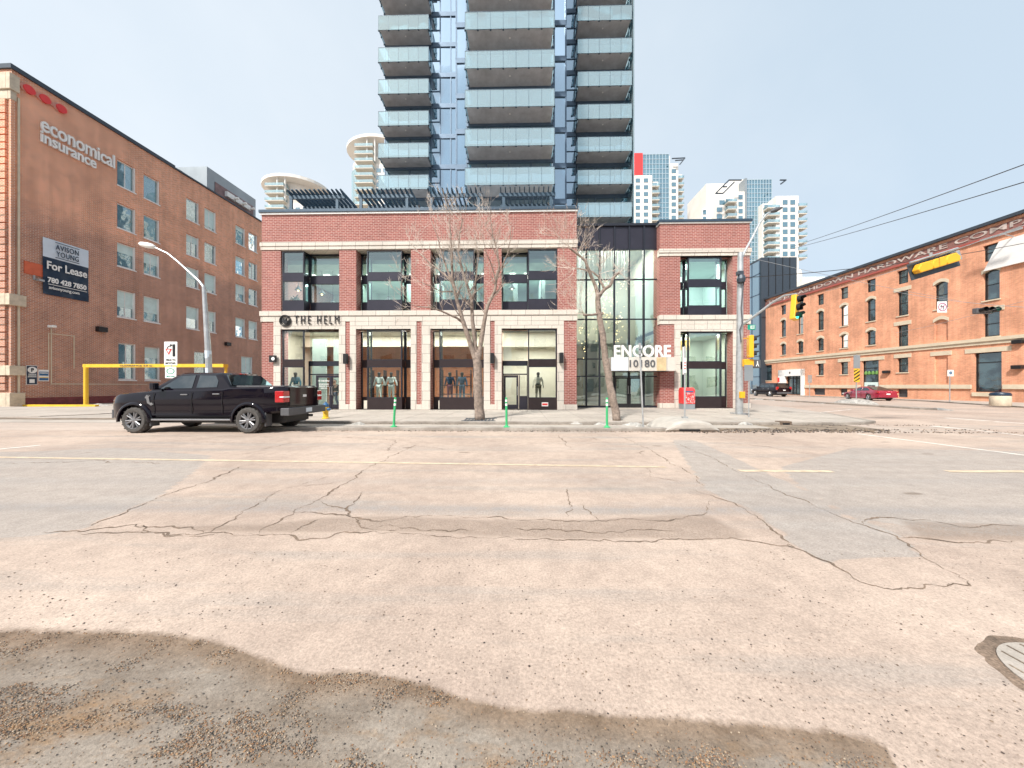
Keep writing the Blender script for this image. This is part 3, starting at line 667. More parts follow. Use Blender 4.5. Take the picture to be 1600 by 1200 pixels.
for (a, b) in ((409, 428), (540, 547), (651, 659), (766, 773), (881, 901)):
    mb = MB(); mb.box(xf(a) - (.03 if a == 409 else -.002), YF - .05, .1, xf(b) + (.03 if b == 901 else -.002), YF + .3, .42)
    mb.build('plinth', M['stone'], shop, bevel=.01)
def window_unit(parent, xa, xb, ox, levels, yf, yb, glass, fw=.07):
    """glazed bay: flat part at yb, projecting box between ox[0]..ox[1] reaching yf; levels = (z0, z1, 'g' or 'p')"""
    fr = MB(); pn = MB(); pls = []
    segs = []
    if ox[0] - xa > .12: segs.append((xa, ox[0], yb))
    segs.append((ox[0], ox[1], yf))
    if xb - ox[1] > .12: segs.append((ox[1], xb, yb))
    for (a, b, y) in segs:
        for (z0, z1, k) in levels:
            if k == 'p': pls.append(MB().box(a + .005, y, z0, b - .005, y + .08, z1))
            else:
                fr.box(a, y, z0, a + fw, y + .09, z1); fr.box(b - fw, y, z0, b, y + .09, z1)
                fr.box(a + fw, y, z0, b - fw, y + .09, z0 + fw * .7); fr.box(a + fw, y, z1 - fw * .7, b - fw, y + .09, z1)
                pn.quad((a + fw, y + .05, z0 + fw * .7), (b - fw, y + .05, z0 + fw * .7), (b - fw, y + .05, z1 - fw * .7), (a + fw, y + .05, z1 - fw * .7))
    zt, zb = max(l[1] for l in levels), min(l[0] for l in levels)
    if yb - yf > .12:
        for x, has in ((ox[0], ox[0] - xa > .12), (ox[1], xb - ox[1] > .12)):
            if not has: continue
            s = 1 if x == ox[0] else -1
            for (z0, z1, k) in levels:
                if k == 'p': pls.append(MB().box(x, yf + .081, z0, x + s * .07, yb, z1))
                else:
                    fr.box(x, yf + .091, z0, x + s * .06, yf + .15, z1); fr.box(x, yb - .06, z0, x + s * .06, yb, z1)
                    fr.box(x, yf + .15, z0, x + s * .06, yb - .06, z0 + .05); fr.box(x, yf + .15, z1 - .05, x + s * .06, yb - .06, z1)
                    pn.quad((x + s * .03, yf + .15, z0 + .05), (x + s * .03, yb - .06, z0 + .05), (x + s * .03, yb - .06, z1 - .05), (x + s * .03, yf + .15, z1 - .05))
        fr.box(ox[0], yf + .09, zt - .03, ox[1], yb + .08, zt + .02)
    o = fr.build('window', M['frame'], parent); pn.build('pane', glass, o); 
    for q in pls: q.build('spandrel_panel', M['panel2'] if levels[0][0] < .3 else M['panel'], o)
    return o
lv_u = [(zf(486) + .01, zf(469), 'p'), (zf(469), zf(437), 'g'), (zf(437), zf(425.5), 'p'), (zf(425.5), zf(391), 'g')]
lv_g = [(.1, zf(622), 'p'), (zf(622), zf(572.5), 'g'), (zf(572.5), zf(562.5), 'p'), (zf(562.5), zf(515), 'g')]
yb = YF + .6
oris = [(441, 475), (573.5, 628), (686.5, 741), (825, 871)]
for i, ((a, b), (p0, p1)) in enumerate(zip(up, oris)):
    o0, o1 = XX(p0, YF + .03), XX(p1, YF + .03)
    o0 = max(o0, a + .02); o1 = min(o1, b - .01)
    window_unit(shop, a + .01, b - .01, (o0, o1), lv_u, YF + .03, yb, M['glass_up'])
for i, ((a, b), (p0, p1)) in enumerate(zip(gr, oris)):
    o0, o1 = XX(p0, YF + .03), XX(p1, YF + .03); o0 = max(o0, a + .02); o1 = min(o1, b - .01)
    if i in (0, 3):      # a door stands in the recessed half
        d0, d1 = (o1, b - .01) if i == 0 else (a + .01, o0)
        window_unit(shop, *( (a + .01, o1, (o0, o1)) if i == 0 else (o0, b - .01, (o0, o1)) ), lv_g, YF + .03, yb, M['glass'])
        yd = YF + .45
        fr = MB(); pn = MB(); fr.box(d0, yd, zf(571), d1, yd + .1, zf(563)); fr.box(d0, yd, zf(516.5), d1, yd + .1, zf(515)); fr.box(d1 - .06, yd, .1, d1, yd + .1, zf(563)); fr.box(d0, yd, .1, d0 + .07, yd + .1, zf(563))
        fr.box(d0 + .07, yd, zf(585.5), d1 - .06, yd + .1, zf(583.5))
        pn.quad((d0 + .07, yd + .05, zf(562)), (d1 - .05, yd + .05, zf(562)), (d1 - .05, yd + .05, zf(516.5)), (d0 + .07, yd + .05, zf(516.5)))
        pn.quad((d0 + .07, yd + .05, zf(583.5)), (d1 - .06, yd + .05, zf(583.5)), (d1 - .06, yd + .05, zf(571)), (d0 + .07, yd + .05, zf(571)))
        o = fr.build('door_frame', M['frame'], shop); pn.build('pane', M['glass'], o)
        leaves = [(XX(494, yd), XX(518, yd)), (XX(518.4, yd), d1 - .065)] if i == 0 else [(d0 + .08, XX(810, yd))]
        if i == 0:
            s2 = MB(); s2.quad((d0 + .07, yd + .05, .3), (leaves[0][0], yd + .05, .3), (leaves[0][0], yd + .05, zf(586)), (d0 + .07, yd + .05, zf(586))); s2.build('pane', M['glass'], o)
        else:
            s2 = MB(); xq = XX(811, yd); s2.quad((xq + .05, yd + .05, .9), (d1 - .06, yd + .05, .9), (d1 - .06, yd + .05, zf(586)), (xq + .05, yd + .05, zf(586))); s2.build('pane', M['glass'], o)
            s3 = MB(); s3.box(xq, yd, .1, d1 - .06, yd + .08, .9); s3.box(xq, yd, .9, xq + .05, yd + .08, zf(586)); s3.build('spandrel_panel', M['panel'], o)
        for j, (l0, l1) in enumerate(leaves):
            dm = MB(); zt = zf(586)
            st_ = .05 if (i == 0 and j == 1) else .12; dm.box(l0, yd - .02, .12, l0 + st_, yd + .05, zt); dm.box(l1 - st_, yd - .02, .12, l1, yd + .05, zt); dm.box(l0 + st_, yd - .02, .12, l1 - st_, yd + .05, .38); dm.box(l0 + st_, yd - .02, zt - .14, l1 - st_, yd + .05, zt)
            dd = dm.build('door', M['panel'], shop)
            gp = MB(); gp.quad((l0 + st_, yd + .01, .38), (l1 - st_, yd + .01, .38), (l1 - st_, yd + .01, zt - .14), (l0 + st_, yd + .01, zt - .14)); gp.build('glass', M['glass'], dd)
            xh = l1 - .06 if j == 0 else l0 + .06
            hm = MB(); hm.tube([(xh, yd - .02, .95), (xh, yd - .09, .95), (xh, yd - .09, 1.45), (xh, yd - .02, 1.45)], .018, 6); hm.build('handle', M['galv'], dd)
            if i == 0 and j == 0:
                tm = MB(); xm = (l0 + l1) / 2 
                for tt, zz_, sz in (('WELCOME', 2.02, .11), ('TO THE HELM', 1.80, .12), ('STORE HOURS', 1.60, .09), ('MON-SAT 10-6', 1.48, .09), ('SUN 12-5', 1.36, .09)):
                    tm.text(tt, Matrix.Translation((xm, yd + .0, zz_)) @ Matrix.Rotation(R(90), 4, 'X'), sz, .004, .003)
                tm.build('door_lettering', M['white'], dd)
    else:
        window_unit(shop, a + .01, b - .01, (o0, o1), lv_g, YF + .03, yb, M['glass'])
xn0, xn1 = XX(846.5, YF), XX(856.5, YF); tn = T('window_notice', 'small pink and white notice on the dark panel below the fleece mannequin', 'notice', ((xn0 + xn1) / 2, YF, zf(634.5)))
MB().box(xn0, YF - .012, zf(634.5), xn1, YF + .028, zf(628.5)).build('plate', M['white'], tn); MB().box(xn0 + .03, YF - .018, zf(633), xn1 - .03, YF - .0125, zf(630)).build('red_print', M['red'], tn)
# interiors
zc = zf(505)
mb = MB(); mb.box(XL + .1, YF + 6.5, .1, XX(781, YF), YF + 6.6, 4.7); mb.build('shop_back_wall', M['brick_in'], shop)
mb = MB(); mb.box(XL + .1, YF + .72, .02, XR - .1, YF + 6.4, .12); mb.build('shop_floor', M['floor_in'], shop)
mb = MB(); mb.box(XL + .1, YF + .7, 4.95, XR - .1, YF + 6.6, 5.2); mb.box(XL + .12, YF + 3.2, 4.2, XR - 4.6, YF + 3.4, 4.94); mb.box(XX(775, YF), YF + .72, .12, XX(775, YF) + .12, YF + 6.4, 4.94)
mb.box(XX(775, YF) + .13, YF + 3.5, .12, XR - .12, YF + 3.6, 4.94); mb.box(XR - .25, YF + .7, .12, XR - .12, YF + 3.5, 4.94); mb.box(XL + .1, YF + .7, .12, XL + .2, YF + 6.4, 4.94)
mb.box(XX(775, YF) + .2, YF + 1.8, 4.0, XR - .3, YF + 2.1, 4.9)
mb.build('shop_ceiling', M['cream_in'], shop)
mb = MB()
for a, b, y in ((452, 476, 2.2), (483, 492, 2.6)): mb.box(XX(a, YF), YF + y, .12, XX(b, YF), YF + y + .1, 4.6)
mb.build('display_panel', M['mint_in'], shop)
mb = MB(); mb.box(XX(487, YF), YF + 3.6, .12, XX(503, YF), YF + 3.7, 3.9); mb.build('gold_panel', M['goldglass'], shop)
mb = MB()
for a, b in ((580, 620), (690, 735)):
    for z in (.9, 1.5, 2.1): mb.box(XX(a, YF + 3.5), YF + 3.4, z, XX(b, YF + 3.5), YF + 3.9, z + .05)
    for x in (XX(a, YF + 3.5), XX((a + b) / 2, YF + 3.5), XX(b, YF + 3.5)): mb.box(x, YF + 3.4, .12, x + .04, YF + 3.9, 2.6)
mb.build('display_shelf', M['frame'], shop)
mb = MB(); mb.box(XL + .1, YF + 7.5, 5.3, XR - .1, YF + 7.6, 9.4)
for p in (500, 600, 655, 720, 800, 850): mb.box(XX(p, YF), YF + 3, 5.3, XX(p, YF) + .3, YF + 7.4, 9.0)
mb.box(XL + .1, YF + .8, 9.0, XR - .1, YF + 7.6, 9.25)
for p in (497, 612, 648, 835): mb.box(XX(p, YF), YF + 4 , 5.3, XX(p + 22, YF), YF + 4.1, 7.4)
mb.build('office_wall', M['mint_in'], shop)
mb = MB()
for p in range(445, 880, 22):
    x = XX(p, YF + 3); mb.box(x, YF + 2.6, 8.93, x + .35, YF + 3.6, 8.99)
mb.build('ceiling_light', M['lampon'], shop)
mb = MB()
for p in (466, 503, 520, 607, 728, 846, 800):
    x = XX(p, YF + 2); z = 7.4 + .5 * math.sin(p); mb.tube([(x, YF + 2, 9), (x, YF + 2, z + .1)], .012, 5); mb.lathe([(.03, z + .25), (.07, z + .15), (.22, z - .05), (.2, z - .06)], (x, YF + 2, 0), 12)
mb.build('pendant_lamp', M['black'], shop)
mb = MB()
for p in (466, 503, 520, 607, 728, 846, 800):
    x = XX(p, YF + 2); z = 7.3 + .5 * math.sin(p); mb.lathe([(.0, z - .06), (.06, z), (.06, z + .04), (0, z + .08)], (x, YF + 2, 0), 8)
mb.build('pendant_bulb', M['warm'], shop)
def area(name, loc, sx_, sy_, e, parent, col=(1, .9, .78)):
    l = bpy.data.lights.new(name, 'AREA'); l.shape = 'RECTANGLE'; l.size = sx_; l.size_y = sy_; l.energy = e; l.color = col
    o = bpy.data.objects.new(name, l); COL.objects.link(o); o.location = Vector(loc) - parent.matrix_basis.translation; o.parent = parent
area('ceiling_lamp_light', ((XL + XR) / 2 - 1.6, YF + 2.0, 4.9), 13, 1.6, 200, shop, (1, .92, .82))
area('window_fill_light', ((XL + XR) / 2, YF + .78, 4.85), 17, .25, 190, shop, (1, .97, .92))  # added fill light brightening the mannequins from the front, no fixture stands here
area('ceiling_lamp_light', (XR - 2.3, YF + 2.0, 3.95), 3, 1.6, 50, shop, (1, .95, .88))
area('ceiling_lamp_light', ((XL + XR) / 2, YF + 3.5, 8.9), 17, 3.0, 460, shop, (.95, 1, .95))
# wall lamps
def sconce(px, py, Y, label):
    p = at(px, py, Y); mb = MB(); mb.box(p.x - .11, Y - .30, p.z - .3, p.x + .11, Y - .05, p.z + .3); mb.box(p.x - .06, Y - .05, p.z - .1, p.x + .06, Y, p.z + .1)
    tag(mb.build('wall_lamp', M['black'], loc=(p.x, Y, p.z), bevel=.02), label, 'wall lamp', 'black box lamps on the storefront')
sconce(542.5, 561, YF - .04, 'small black box lamp on the brick strip right of the first shop door')
sconce(769.5, 560, YF - .04, 'small black box lamp on the brick strip behind the forked tree')
sconce(876.5, 559.5, YF - .04, 'black box lamp on the stone jamb beside the lobby pier')
p = at(429.5, 561, YF); t = T('projecting_sign', 'black square projecting sign with a small white helm emblem', 'sign', (p.x, YF - .1, p.z))
mb = MB(); mb.box(p.x - .2, YF - .22, p.z - .2, p.x + .2, YF - .12, p.z + .2); mb.box(p.x - .03, YF - .12, p.z - .03, p.x + .03, YF - .04, p.z + .03); mb.build('box', M['black'], t, bevel=.01)
mb = MB(); mb.lathe([(.10, YF - .228), (.10, YF - .222), (.0, YF - .222)], (p.x + .05, 0, p.z), 12, 'y'); mb.build('emblem', M['white'], t)
# THE HELM sign
p = at(445.5, 501, YF - .1); ys = YF - .095
t = T('shop_sign', 'raised black letters THE HELM with a round ship emblem on the stone band', 'sign', (p.x, ys, p.z))
RX = Matrix.Rotation(R(90), 4, 'X')
mb = MB(); q0, q1 = at(460, 498, ys), at(530, 498, ys); h = (506 - 492) / F * YF / .72
def fit_text(txt, x0, x1, zc_, y, hcap, depth, bold, space=1.0):
    mb = MB(); mb.text(txt, Matrix.Identity(4), hcap / .70, depth, bold, 'LEFT', space=space)
    xs = [v[0] for v in mb.v]; zs = [v[1] for v in mb.v]; ax, bx = min(xs), max(xs); az, bz = min(zs), max(zs)
    mb.v = [(x0 + (v[0] - ax) / (bx - ax) * (x1 - x0), y - v[2], zc_ + ((v[1] - az) / (bz - az) - .5) * hcap) for v in mb.v]
    return mb
fit_text('THE HELM', q0.x, q1.x, at(495, 499.5, ys).z, ys, .50, .03, -.004, 1.5).build('letters', M['black'], t)
mb = MB(); vs = []; c = at(445.5, 501, ys)
for r0, r1 in ((.31, .345), (.24, .262)):
    vs = []; fs = []
    for k in range(40):
        a = k * 2 * math.pi / 40
        for y in (ys - .03, ys + .04): vs += [(c.x + r0 * math.cos(a), y, c.z + r0 * math.sin(a)), (c.x + r1 * math.cos(a), y, c.z + r1 * math.sin(a))]
    for k in range(40):
        i, j = 4 * k, 4 * ((k + 1) % 40); fs += [(i, i + 1, j + 1, j), (i + 2, j + 2, j + 3, i + 3), (i + 1, i + 3, j + 3, j + 1), (i, j, j + 2, i + 2)]
    mb.add(vs, fs)
mb.prism([(c.x - .2, c.z - .05), (c.x - .05, c.z - .2), (c.x + .12, c.z - .17), (c.x + .2, c.z + .02), (c.x + .06, c.z - .02), (c.x + .08, c.z + .17), (c.x - .02, c.z + .05), (c.x - .09, c.z + .14)], ys - .02, ys + .04, 'y')
mb.build('emblem', M['black'], t)
# ---- lobby curtain wall
YL = 21.7
LX0, LX1 = XR - .0, XX(1030, YL); zl = lambda py: at(965, py, YL).z
mx = [XX(p, YL) for p in (916, 936.6, 959.6, 982.6, 1005.6)]; hz = [zl(p) for p in (390, 437, 499, 561, 588)]
xs = [XX(901, YL) - .2] + mx + [LX1]
ZL = zl(351.5)
mb = MB()
for x in xs: mb.box(x - .045, YL - .1, .1, x + .045, YL + .1, ZL)
for z in hz[1:]: mb.box(xs[0], YL - .06, z - .035, xs[-1], YL + .08, z + .035)
mb.box(xs[0], YL - .06, .1, xs[-1], YL + .08, .22); mb.box(xs[0], YL - .14, ZL - .1, xs[-1], YL + .5, ZL + .05); mb.box(xs[0], YL - .05, hz[0] - .04, xs[-1], YL + .08, hz[0] + .04)
lw = mb.build('lobby_window', M['frame'], shop)
mb = MB(); mb.box(xs[0], YL - .02, hz[0] + .04, xs[-1], YL + .06, ZL - .1); mb.build('spandrel_panel', M['panel'], lw)
zz_ = [.22] + sorted(hz[1:]) + [hz[0] - .04]
for i in range(len(xs) - 1):
    pn = MB()
    for j in range(len(zz_) - 1):
        a, b, c_, d_ = xs[i] + .045, xs[i + 1] - .045, zz_[j] + .035, zz_[j + 1] - .035
        pn.quad((a, YL + random.uniform(-.012, .012), c_), (b, YL + random.uniform(-.012, .012), c_), (b, YL + random.uniform(-.012, .012), d_), (a, YL + random.uniform(-.012, .012), d_))
    pn.build('pane', M['glass_lobby'], lw)
# doors
for (p0, p1) in ((960.5, 982.2), (983.2, 1004.5)):
    a, b = XX(p0, YL - .15), XX(p1, YL - .15); zt = zl(589.5); dm = MB(); y = YL - .16
    dm.box(a, y, .12, a + .10, y + .06, zt); dm.box(b - .10, y, .12, b, y + .06, zt); dm.box(a + .1, y, .12, b - .1, y + .06, .36); dm.box(a + .1, y, zt - .1, b - .1, y + .06, zt)
    d = dm.build('door', M['black'], shop); g_ = MB(); g_.quad((a + .1, y + .03, .36), (b - .1, y + .03, .36), (b - .1, y + .03, zt - .1), (a + .1, y + .03, zt - .1)); g_.build('glass', M['glass_lobby'], d)
    xh = b - .05 if p0 < 970 else a + .05; hm = MB(); hm.tube([(xh, y, 1.0), (xh, y - .07, 1.0), (xh, y - .07, 1.5), (xh, y, 1.5)], .018, 6); hm.build('handle', M['galv'], d)
# lobby inside
mb = MB(); mb.box(xs[0] - .1, YL + 7, .1, LX1 + .3, YL + 7.1, ZL - .1); mb.box(xs[0] - .2, YL + .15, .1, xs[0] - .1, YL + 7, ZL - .1); mb.box(LX1 + .2, YL + .4, .1, LX1 + .3, YL + 7, ZL - .1); mb.box(xs[0] - .1, YL + .55, ZL - .6, LX1 + .2, YL + 7, ZL - .4)
mb.box(xs[3], YL + 4.5, .1, LX1 + .1, YL + 4.7, 8.5); mb.box(xs[0], YL + 4.4, 4.8, LX1 + .1, YL + 7, 5.1)
mb.build('lobby_wall', M['lobby_in'], shop)
mb = MB(); mb.box(xs[0], YL + .15, .02, LX1 + .2, YL + 7, .11); mb.build('lobby_floor', M['floor_in'], shop)
mb = MB(); mb.box(XX(902, YL + 1), YL + 1.6, .11, XX(914, YL + 1), YL + 2.8, 4.3); mb.build('gold_panel', M['goldglass'], shop)
area('lobby_lamp_light', ((xs[0] + LX1) / 2, YL + 3, ZL - .7), 4, 4, 420, shop, (1, .93, .82))
# drape and plant visible in the lobby
t = T('chandelier', 'tall chandelier of warm glowing glass drops hanging in the lobby', 'chandelier', (XX(950, YL + 2.5), YL + 2.5, ZL - .6))
mb = MB(); wb = MB()
for k in range(150):
    cl = random.choice([(908, 520), (910, 550), (925, 510), (945, 455), (955, 470), (962, 440), (968, 500), (950, 490), (966, 520), (940, 475), (972, 445), (906, 568)])
    q = at(cl[0] + random.gauss(0, 5), cl[1] + random.gauss(0, 10), YL + 2.5 + random.uniform(-.7, .7)); rr = random.uniform(.02, .045)
    mb.add([(q.x + d[0] * rr, q.y + d[1] * rr, q.z + d[2] * rr) for d in ((1,0,0),(0,1,0),(-1,0,0),(0,-1,0),(0,0,1),(0,0,-1))], [(0,1,4),(1,2,4),(2,3,4),(3,0,4),(1,0,5),(2,1,5),(3,2,5),(0,3,5)])
    if k % 3 == 0: wb.tube([(q.x, q.y, q.z + .03), (q.x, q.y, ZL - .62)], .006, 4)
b_ = mb.build('bulb', M['warm'], t); b_['kind'] = 'stuff'; wb.build('wire', M['galv'], t)
# ---- entrance canopy with the address
YC = 20.3
ca, cb_ = XX(955, YC), XX(1056, YC); z0, z1 = at(1000, 579.5, YC).z, at(1000, 558, YC).z
t = T('entrance_canopy', 'polished metal entrance canopy with the number 10180 over the lobby doors', 'canopy', ((ca + cb_) / 2, YL - .2, z0))
mb = MB(); mb.box(ca, YC, z0, cb_, YL - .1, z1); mb.build('fascia', M['polish'], t, bevel=.01)
mb = MB()
for p in (982, 1042): x = XX(p, YC); mb.box(x, YC - .004, z0 + .01, x + .012, YC + .01, z1 - .01)
mb.build('seam', M['frame'], t)
fit_text('10180', XX(983.5, YC), XX(1023.5, YC), (z0 + z1) / 2 + .03, YC - .03, .44, .03, .008, 1.05).build('number', M['plastic'], t)
MB().box(ca + .01, YC - .012, z0 + .02, XX(981.5, YC), YC - .002, z1 - .02).build('blue_panel', M['paleblue'], t)
MB().box(XX(1026, YC), YC - .012, z0 + .02, XX(1041, YC), YC - .002, z1 - .02).build('amber_reflection', flat('amber_fascia_reflection', (.72, .56, .33), .3, .3, var=.25, scale=2.5), t)  # yellow reflection on the polished fascia, painted as a flat amber panel
mb = MB(); mb.box(ca + .3, YC + .3, z0 - .02, cb_ - .3, YL - .4, z0 - .002); mb.build('soffit', M['panel'], t)
fit_text('ENCORE', XX(959.5, YC + .1), XX(1047.5, YC + .1), (at(1000, 538.8, YC).z + at(1000, 557.5, YC).z) / 2, YC + .1, at(1000, 538.8, YC).z - at(1000, 557.5, YC).z, .16, .022, 1.06)
o = fit_text('ENCORE', XX(959.5, YC + .1), XX(1047.5, YC + .1), (at(1000, 538.8, YC).z + at(1000, 557.8, YC).z) / 2, YC + .1, at(1000, 538.8, YC).z - at(1000, 557.8, YC).z, .16, .022, 1.06).build('entrance_sign', M['white'], loc=(XX(1003, YC), YC, z1))
tag(o, 'large white letters ENCORE standing on the entrance canopy', 'sign')
# ---- right wing
YR = 21.2
xr = lambda px: XX(px, YR); zr = lambda py: at(1100, py, YR).z
RX0, RX1 = xr(1031), xr(1171.5); ZR = zr(349.5)
ou = (xr(1063), xr(1145)); 
holes = [(ou[0], zr(492.5), ou[1], zr(400)), (ou[0], .1, ou[1], zr(518))]
mb = MB(); holed_wall(mb, RX0, RX1, .1, ZR, holes, YR, .6)
mb.quad((RX0, YR, .1), (RX0, YR, ZR), (RX0, YR + 1, ZR), (RX0, YR + 1, .1)); mb.quad((RX1, YR, .1), (RX1, YR + 26, .1), (RX1, YR + 26, ZR), (RX1, YR, ZR))
mb.build('wall', M['brick_pink'], shop)
for (a, b, c_) in ((400, 389, 395), (506.5, 492.5, 499.5)):
    mb = MB(); mb.box(RX0 - .04, YR - .05, zr(a), RX1 + .04, YR + .3, zr(b)); mb.box(RX0 - .08, YR - .1, zr(c_), RX1 + .08, YR - .05, zr(b)); mb.build('stone_band', M['stone'], shop, bevel=.01)
mb = MB(); mb.box(RX0 - .06, YR - .08, ZR, RX1 + .06, YR + .5, ZR + .08); mb.build('parapet_trim', M['white'], shop)
mb = MB(); mb.box(RX0 - .1, YR - .14, ZR + .08, RX1 + .1, YR + 12, ZR + .24); mb.build('coping', M['coping'], shop, bevel=.015)
j0, j1 = xr(1053.5), xr(1154); mb = MB(); y0 = YR - .04; zt = zr(506.5) - .003
mb.box(j0, y0, .1, ou[0] - .002, YR + .55, zt); mb.box(ou[1] + .002, y0, .1, j1, YR + .55, zt); mb.box(ou[0] - .002, y0, zr(518), ou[1] + .002, YR + .55, zt); mb.build('stone_surround', M['stone'], shop, bevel=.008)
mb = MB(); mb.box(RX0 - .03, YR - .05, .1, j0 - .002, YR + .3, .42); mb.build('plinth', M['stone'], shop, bevel=.01); mb = MB(); mb.box(j1 + .002, YR - .05, .1, RX1 + .03, YR + .3, .42); mb.build('plinth', M['stone'], shop, bevel=.01)
o0, o1 = XX(1075, YR + .03), XX(1127.5, YR + .03)
window_unit(shop, ou[0] + .01, ou[1] - .01, (o0, o1), [(zr(492), zr(478), 'p'), (zr(478), zr(447), 'g'), (zr(447), zr(437), 'p'), (zr(437), zr(402), 'g')], YR + .03, YR + .6, M['glass_lobby'])
window_unit(shop, ou[0] + .01, ou[1] - .01, (o0, o1), [(.1, zr(620.5), 'p'), (zr(620.5), zr(575), 'g'), (zr(575), zr(565.5), 'p'), (zr(565.5), zr(519), 'g')], YR + .03, YR + .6, M['glass_lobby'])
mb = MB(); mb.box(RX0 + .2, YR + 5, .1, RX1 - .1, YR + 5.1, 10); mb.box(RX0 + .2, YR + .7, 5.0, RX1 - .1, YR + 5, 5.25); mb.box(RX0 + .2, YR + .7, 9.6, RX1 - .1, YR + 5, 9.8); mb.box(RX1 - .2, YR + .7, .1, RX1 - .1, YR + 5, 9.6); mb.box(RX0 + .2, YR + .7, .1, RX0 + .3, YR + 5, 9.6)
for p in (1092, 1098, 1106, 1112): mb.box(xr(p), YR + 3.5, .1, xr(p) + .1, YR + 3.6, 9.5)
mb.build('office_wall', M['mint_in'], shop)
mb = MB(); mb.box(xr(1094), YR + 2.4, 4.0, xr(1108), YR + 2.6, 4.9); mb.build('gold_panel', M['goldglass'], shop)
area('ceiling_lamp_light', ((RX0 + RX1) / 2, YR + 2.5, 4.9), 3.5, 3, 200, shop); area('ceiling_lamp_light', ((RX0 + RX1) / 2, YR + 2.5, 9.5), 3.5, 3, 220, shop, (.9, 1, .95))
# ================================================================== PERGOLAS ON THE ROOF
def pergola(fp, posts, back, label, zt=None):
    t = T('pergola', label, 'pergola', (XX(sum(fp) / 2, 21.5), 21.5, ZT - .4), 0, 'roof pergolas on the storefront building')
    Y0, Y1 = 20.75, 23.0; zb = 13.78; x0, x1 = XX(fp[0], Y0), XX(fp[1], Y0)
    bm_ = MB(); bm_.box(x0 - .1, Y0 + .35, zb - .24, x1 + .15, Y0 + .47, zb - .02); bm_.build('beam', M['steel2'], t)
    bm_ = MB(); bm_.box(x0 - .1, Y1 - .55, zb - .24, x1 + .15, Y1 - .43, zb - .02); bm_.build('beam', M['steel2'], t)
    nsl = max(6, round((x1 - x0) / .295))
    for k in range(nsl + 1):
        x = x0 + (x1 - x0) * k / nsl; s = MB()
        s.prism([(Y0, zb + .12), (Y0 + .05, zb + .2), (Y1 - .05, zb + .2), (Y1, zb + .12), (Y1 - .35, zb - .02), (Y0 + .35, zb - .02)], x - .03, x + .03, 'x'); s.build('slat', M['steel2'], t)
    for p in posts:
        for yy in (Y0 + .36, Y1 - .54):
            x = XX(p, Y0 + .4); s = MB(); s.box(x - .09, yy, ZT - .4, x + .09, yy + .1, zb - .25); s.build('post', M['steel2'], t, bevel=.01)
pergola((448, 531), (455, 527), 0, 'steel blue slatted pergola at the left end of the brick parapet')
pergola((558, 640), (564, 636), 0, 'steel blue pergola under the lowest left balconies')
pergola((668, 750), (674, 748), 0, 'steel blue pergola above the crown of the forked tree')
pergola((782, 865), (787, 861), 0, 'steel blue pergola below the central tower balconies')
mb = MB()
for p in range(409, 902, 41): x = XX(p, YF + .8); mb.box(x, YF + .8, ZT - .2, x + .05, YF + .85, ZT + .75)
mb.box(XL + .1, YF + .8, ZT + .72, XR - .1, YF + .86, ZT + .78)
t = T('terrace_railing', 'glass terrace railing with thin steel posts along the parapet', 'railing', (0, YF + .8, ZT)); mb.build('post', M['steel2'], t)
mb = MB(); mb.quad((XL + .1, YF + .83, ZT - .2), (XR - .1, YF + .83, ZT - .2), (XR - .1, YF + .83, ZT + .7), (XL + .1, YF + .83, ZT + .7)); mb.build('glass', M['balc'], t)
# ================================================================== THE GLASS TOWER
tw = T('apartment_tower', 'blue glass apartment tower with three columns of concrete balconies above the brick building', 'apartment tower', (0, 30, .1))
YA, YB, YCc = 32.6, 28.1, 27.3
ax0, ax1 = XX(602, YA), XX(712, YB); bx1 = XX(885, YB); cx1 = XX(990, 31.2)
ZTOP = 44.0
mb = MB()
mb.box(ax0, YA + .1, .2, ax1 - .02, YA + 14, ZTOP); mb.box(ax1, YB + .1, .2, bx1, YA + 13, ZTOP); mb.box(bx1 + .02, YA + .1, .2, cx1 - .05, YA + 14, ZTOP)
mb.build('core', M['steel'], tw)
floors = [14 + 3 * k for k in range(10)]
def facade_mod(xs_, Y, glassmat, zh=3.0, mid=None, name='window', dirn=None, band=.42):
    """one storey of curtain wall: spandrel, mullions; local origin at z=0"""
    f = MB(); f.box(xs_[0], Y - .10, -band / 2, xs_[-1], Y + .1, band / 2)
    for x in xs_: f.box(x - .05, Y - .08, band / 2, x + .05, Y + .1, zh - band / 2)
    if mid: 
        for (a, b, z) in mid: f.box(a, Y - .06, z - .04, b, Y + .1, z + .04)
    g_ = MB()
    for a, b in zip(xs_, xs_[1:]):
        e = [random.uniform(-.015, .015) for _ in range(4)]
        g_.quad((a + .04, Y + e[0], band / 2), (b - .04, Y + e[1], band / 2), (b - .04, Y + e[2], zh - band / 2), (a + .04, Y + e[3], zh - band / 2))
    return f, g_
def stack(xs_, Y, gm, mid=None):
    f, g_ = facade_mod(xs_, Y, gm, 3.0, mid); base = Vector((0, 0, 0))
    fo = f.build('window', M['steel'], tw, world=False); go = g_.build('pane', gm, fo, world=False)
    off = -tw.location
    for i, z in enumerate(floors):
        loc = Vector((off.x, off.y, off.z + z))
        if i == 0: fo.location = loc
        else: c = inst(fo, tw, loc); inst(go, c, (0, 0, 0))
P_ = lambda p, Y: XX(p, Y)
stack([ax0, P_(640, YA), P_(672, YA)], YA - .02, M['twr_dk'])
stack([P_(674, YA), P_(688, YA), P_(704.5, YA), ax1 - .05], YA - .02, M['twr'], [(P_(674, YA), P_(688, YA), 1.45)])
stack([ax1 + .06, P_(729, YB)], YB, M['twr'])
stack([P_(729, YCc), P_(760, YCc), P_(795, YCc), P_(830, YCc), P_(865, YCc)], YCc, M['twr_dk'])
stack([P_(866, YB), bx1 - .06], YB, M['twr'])
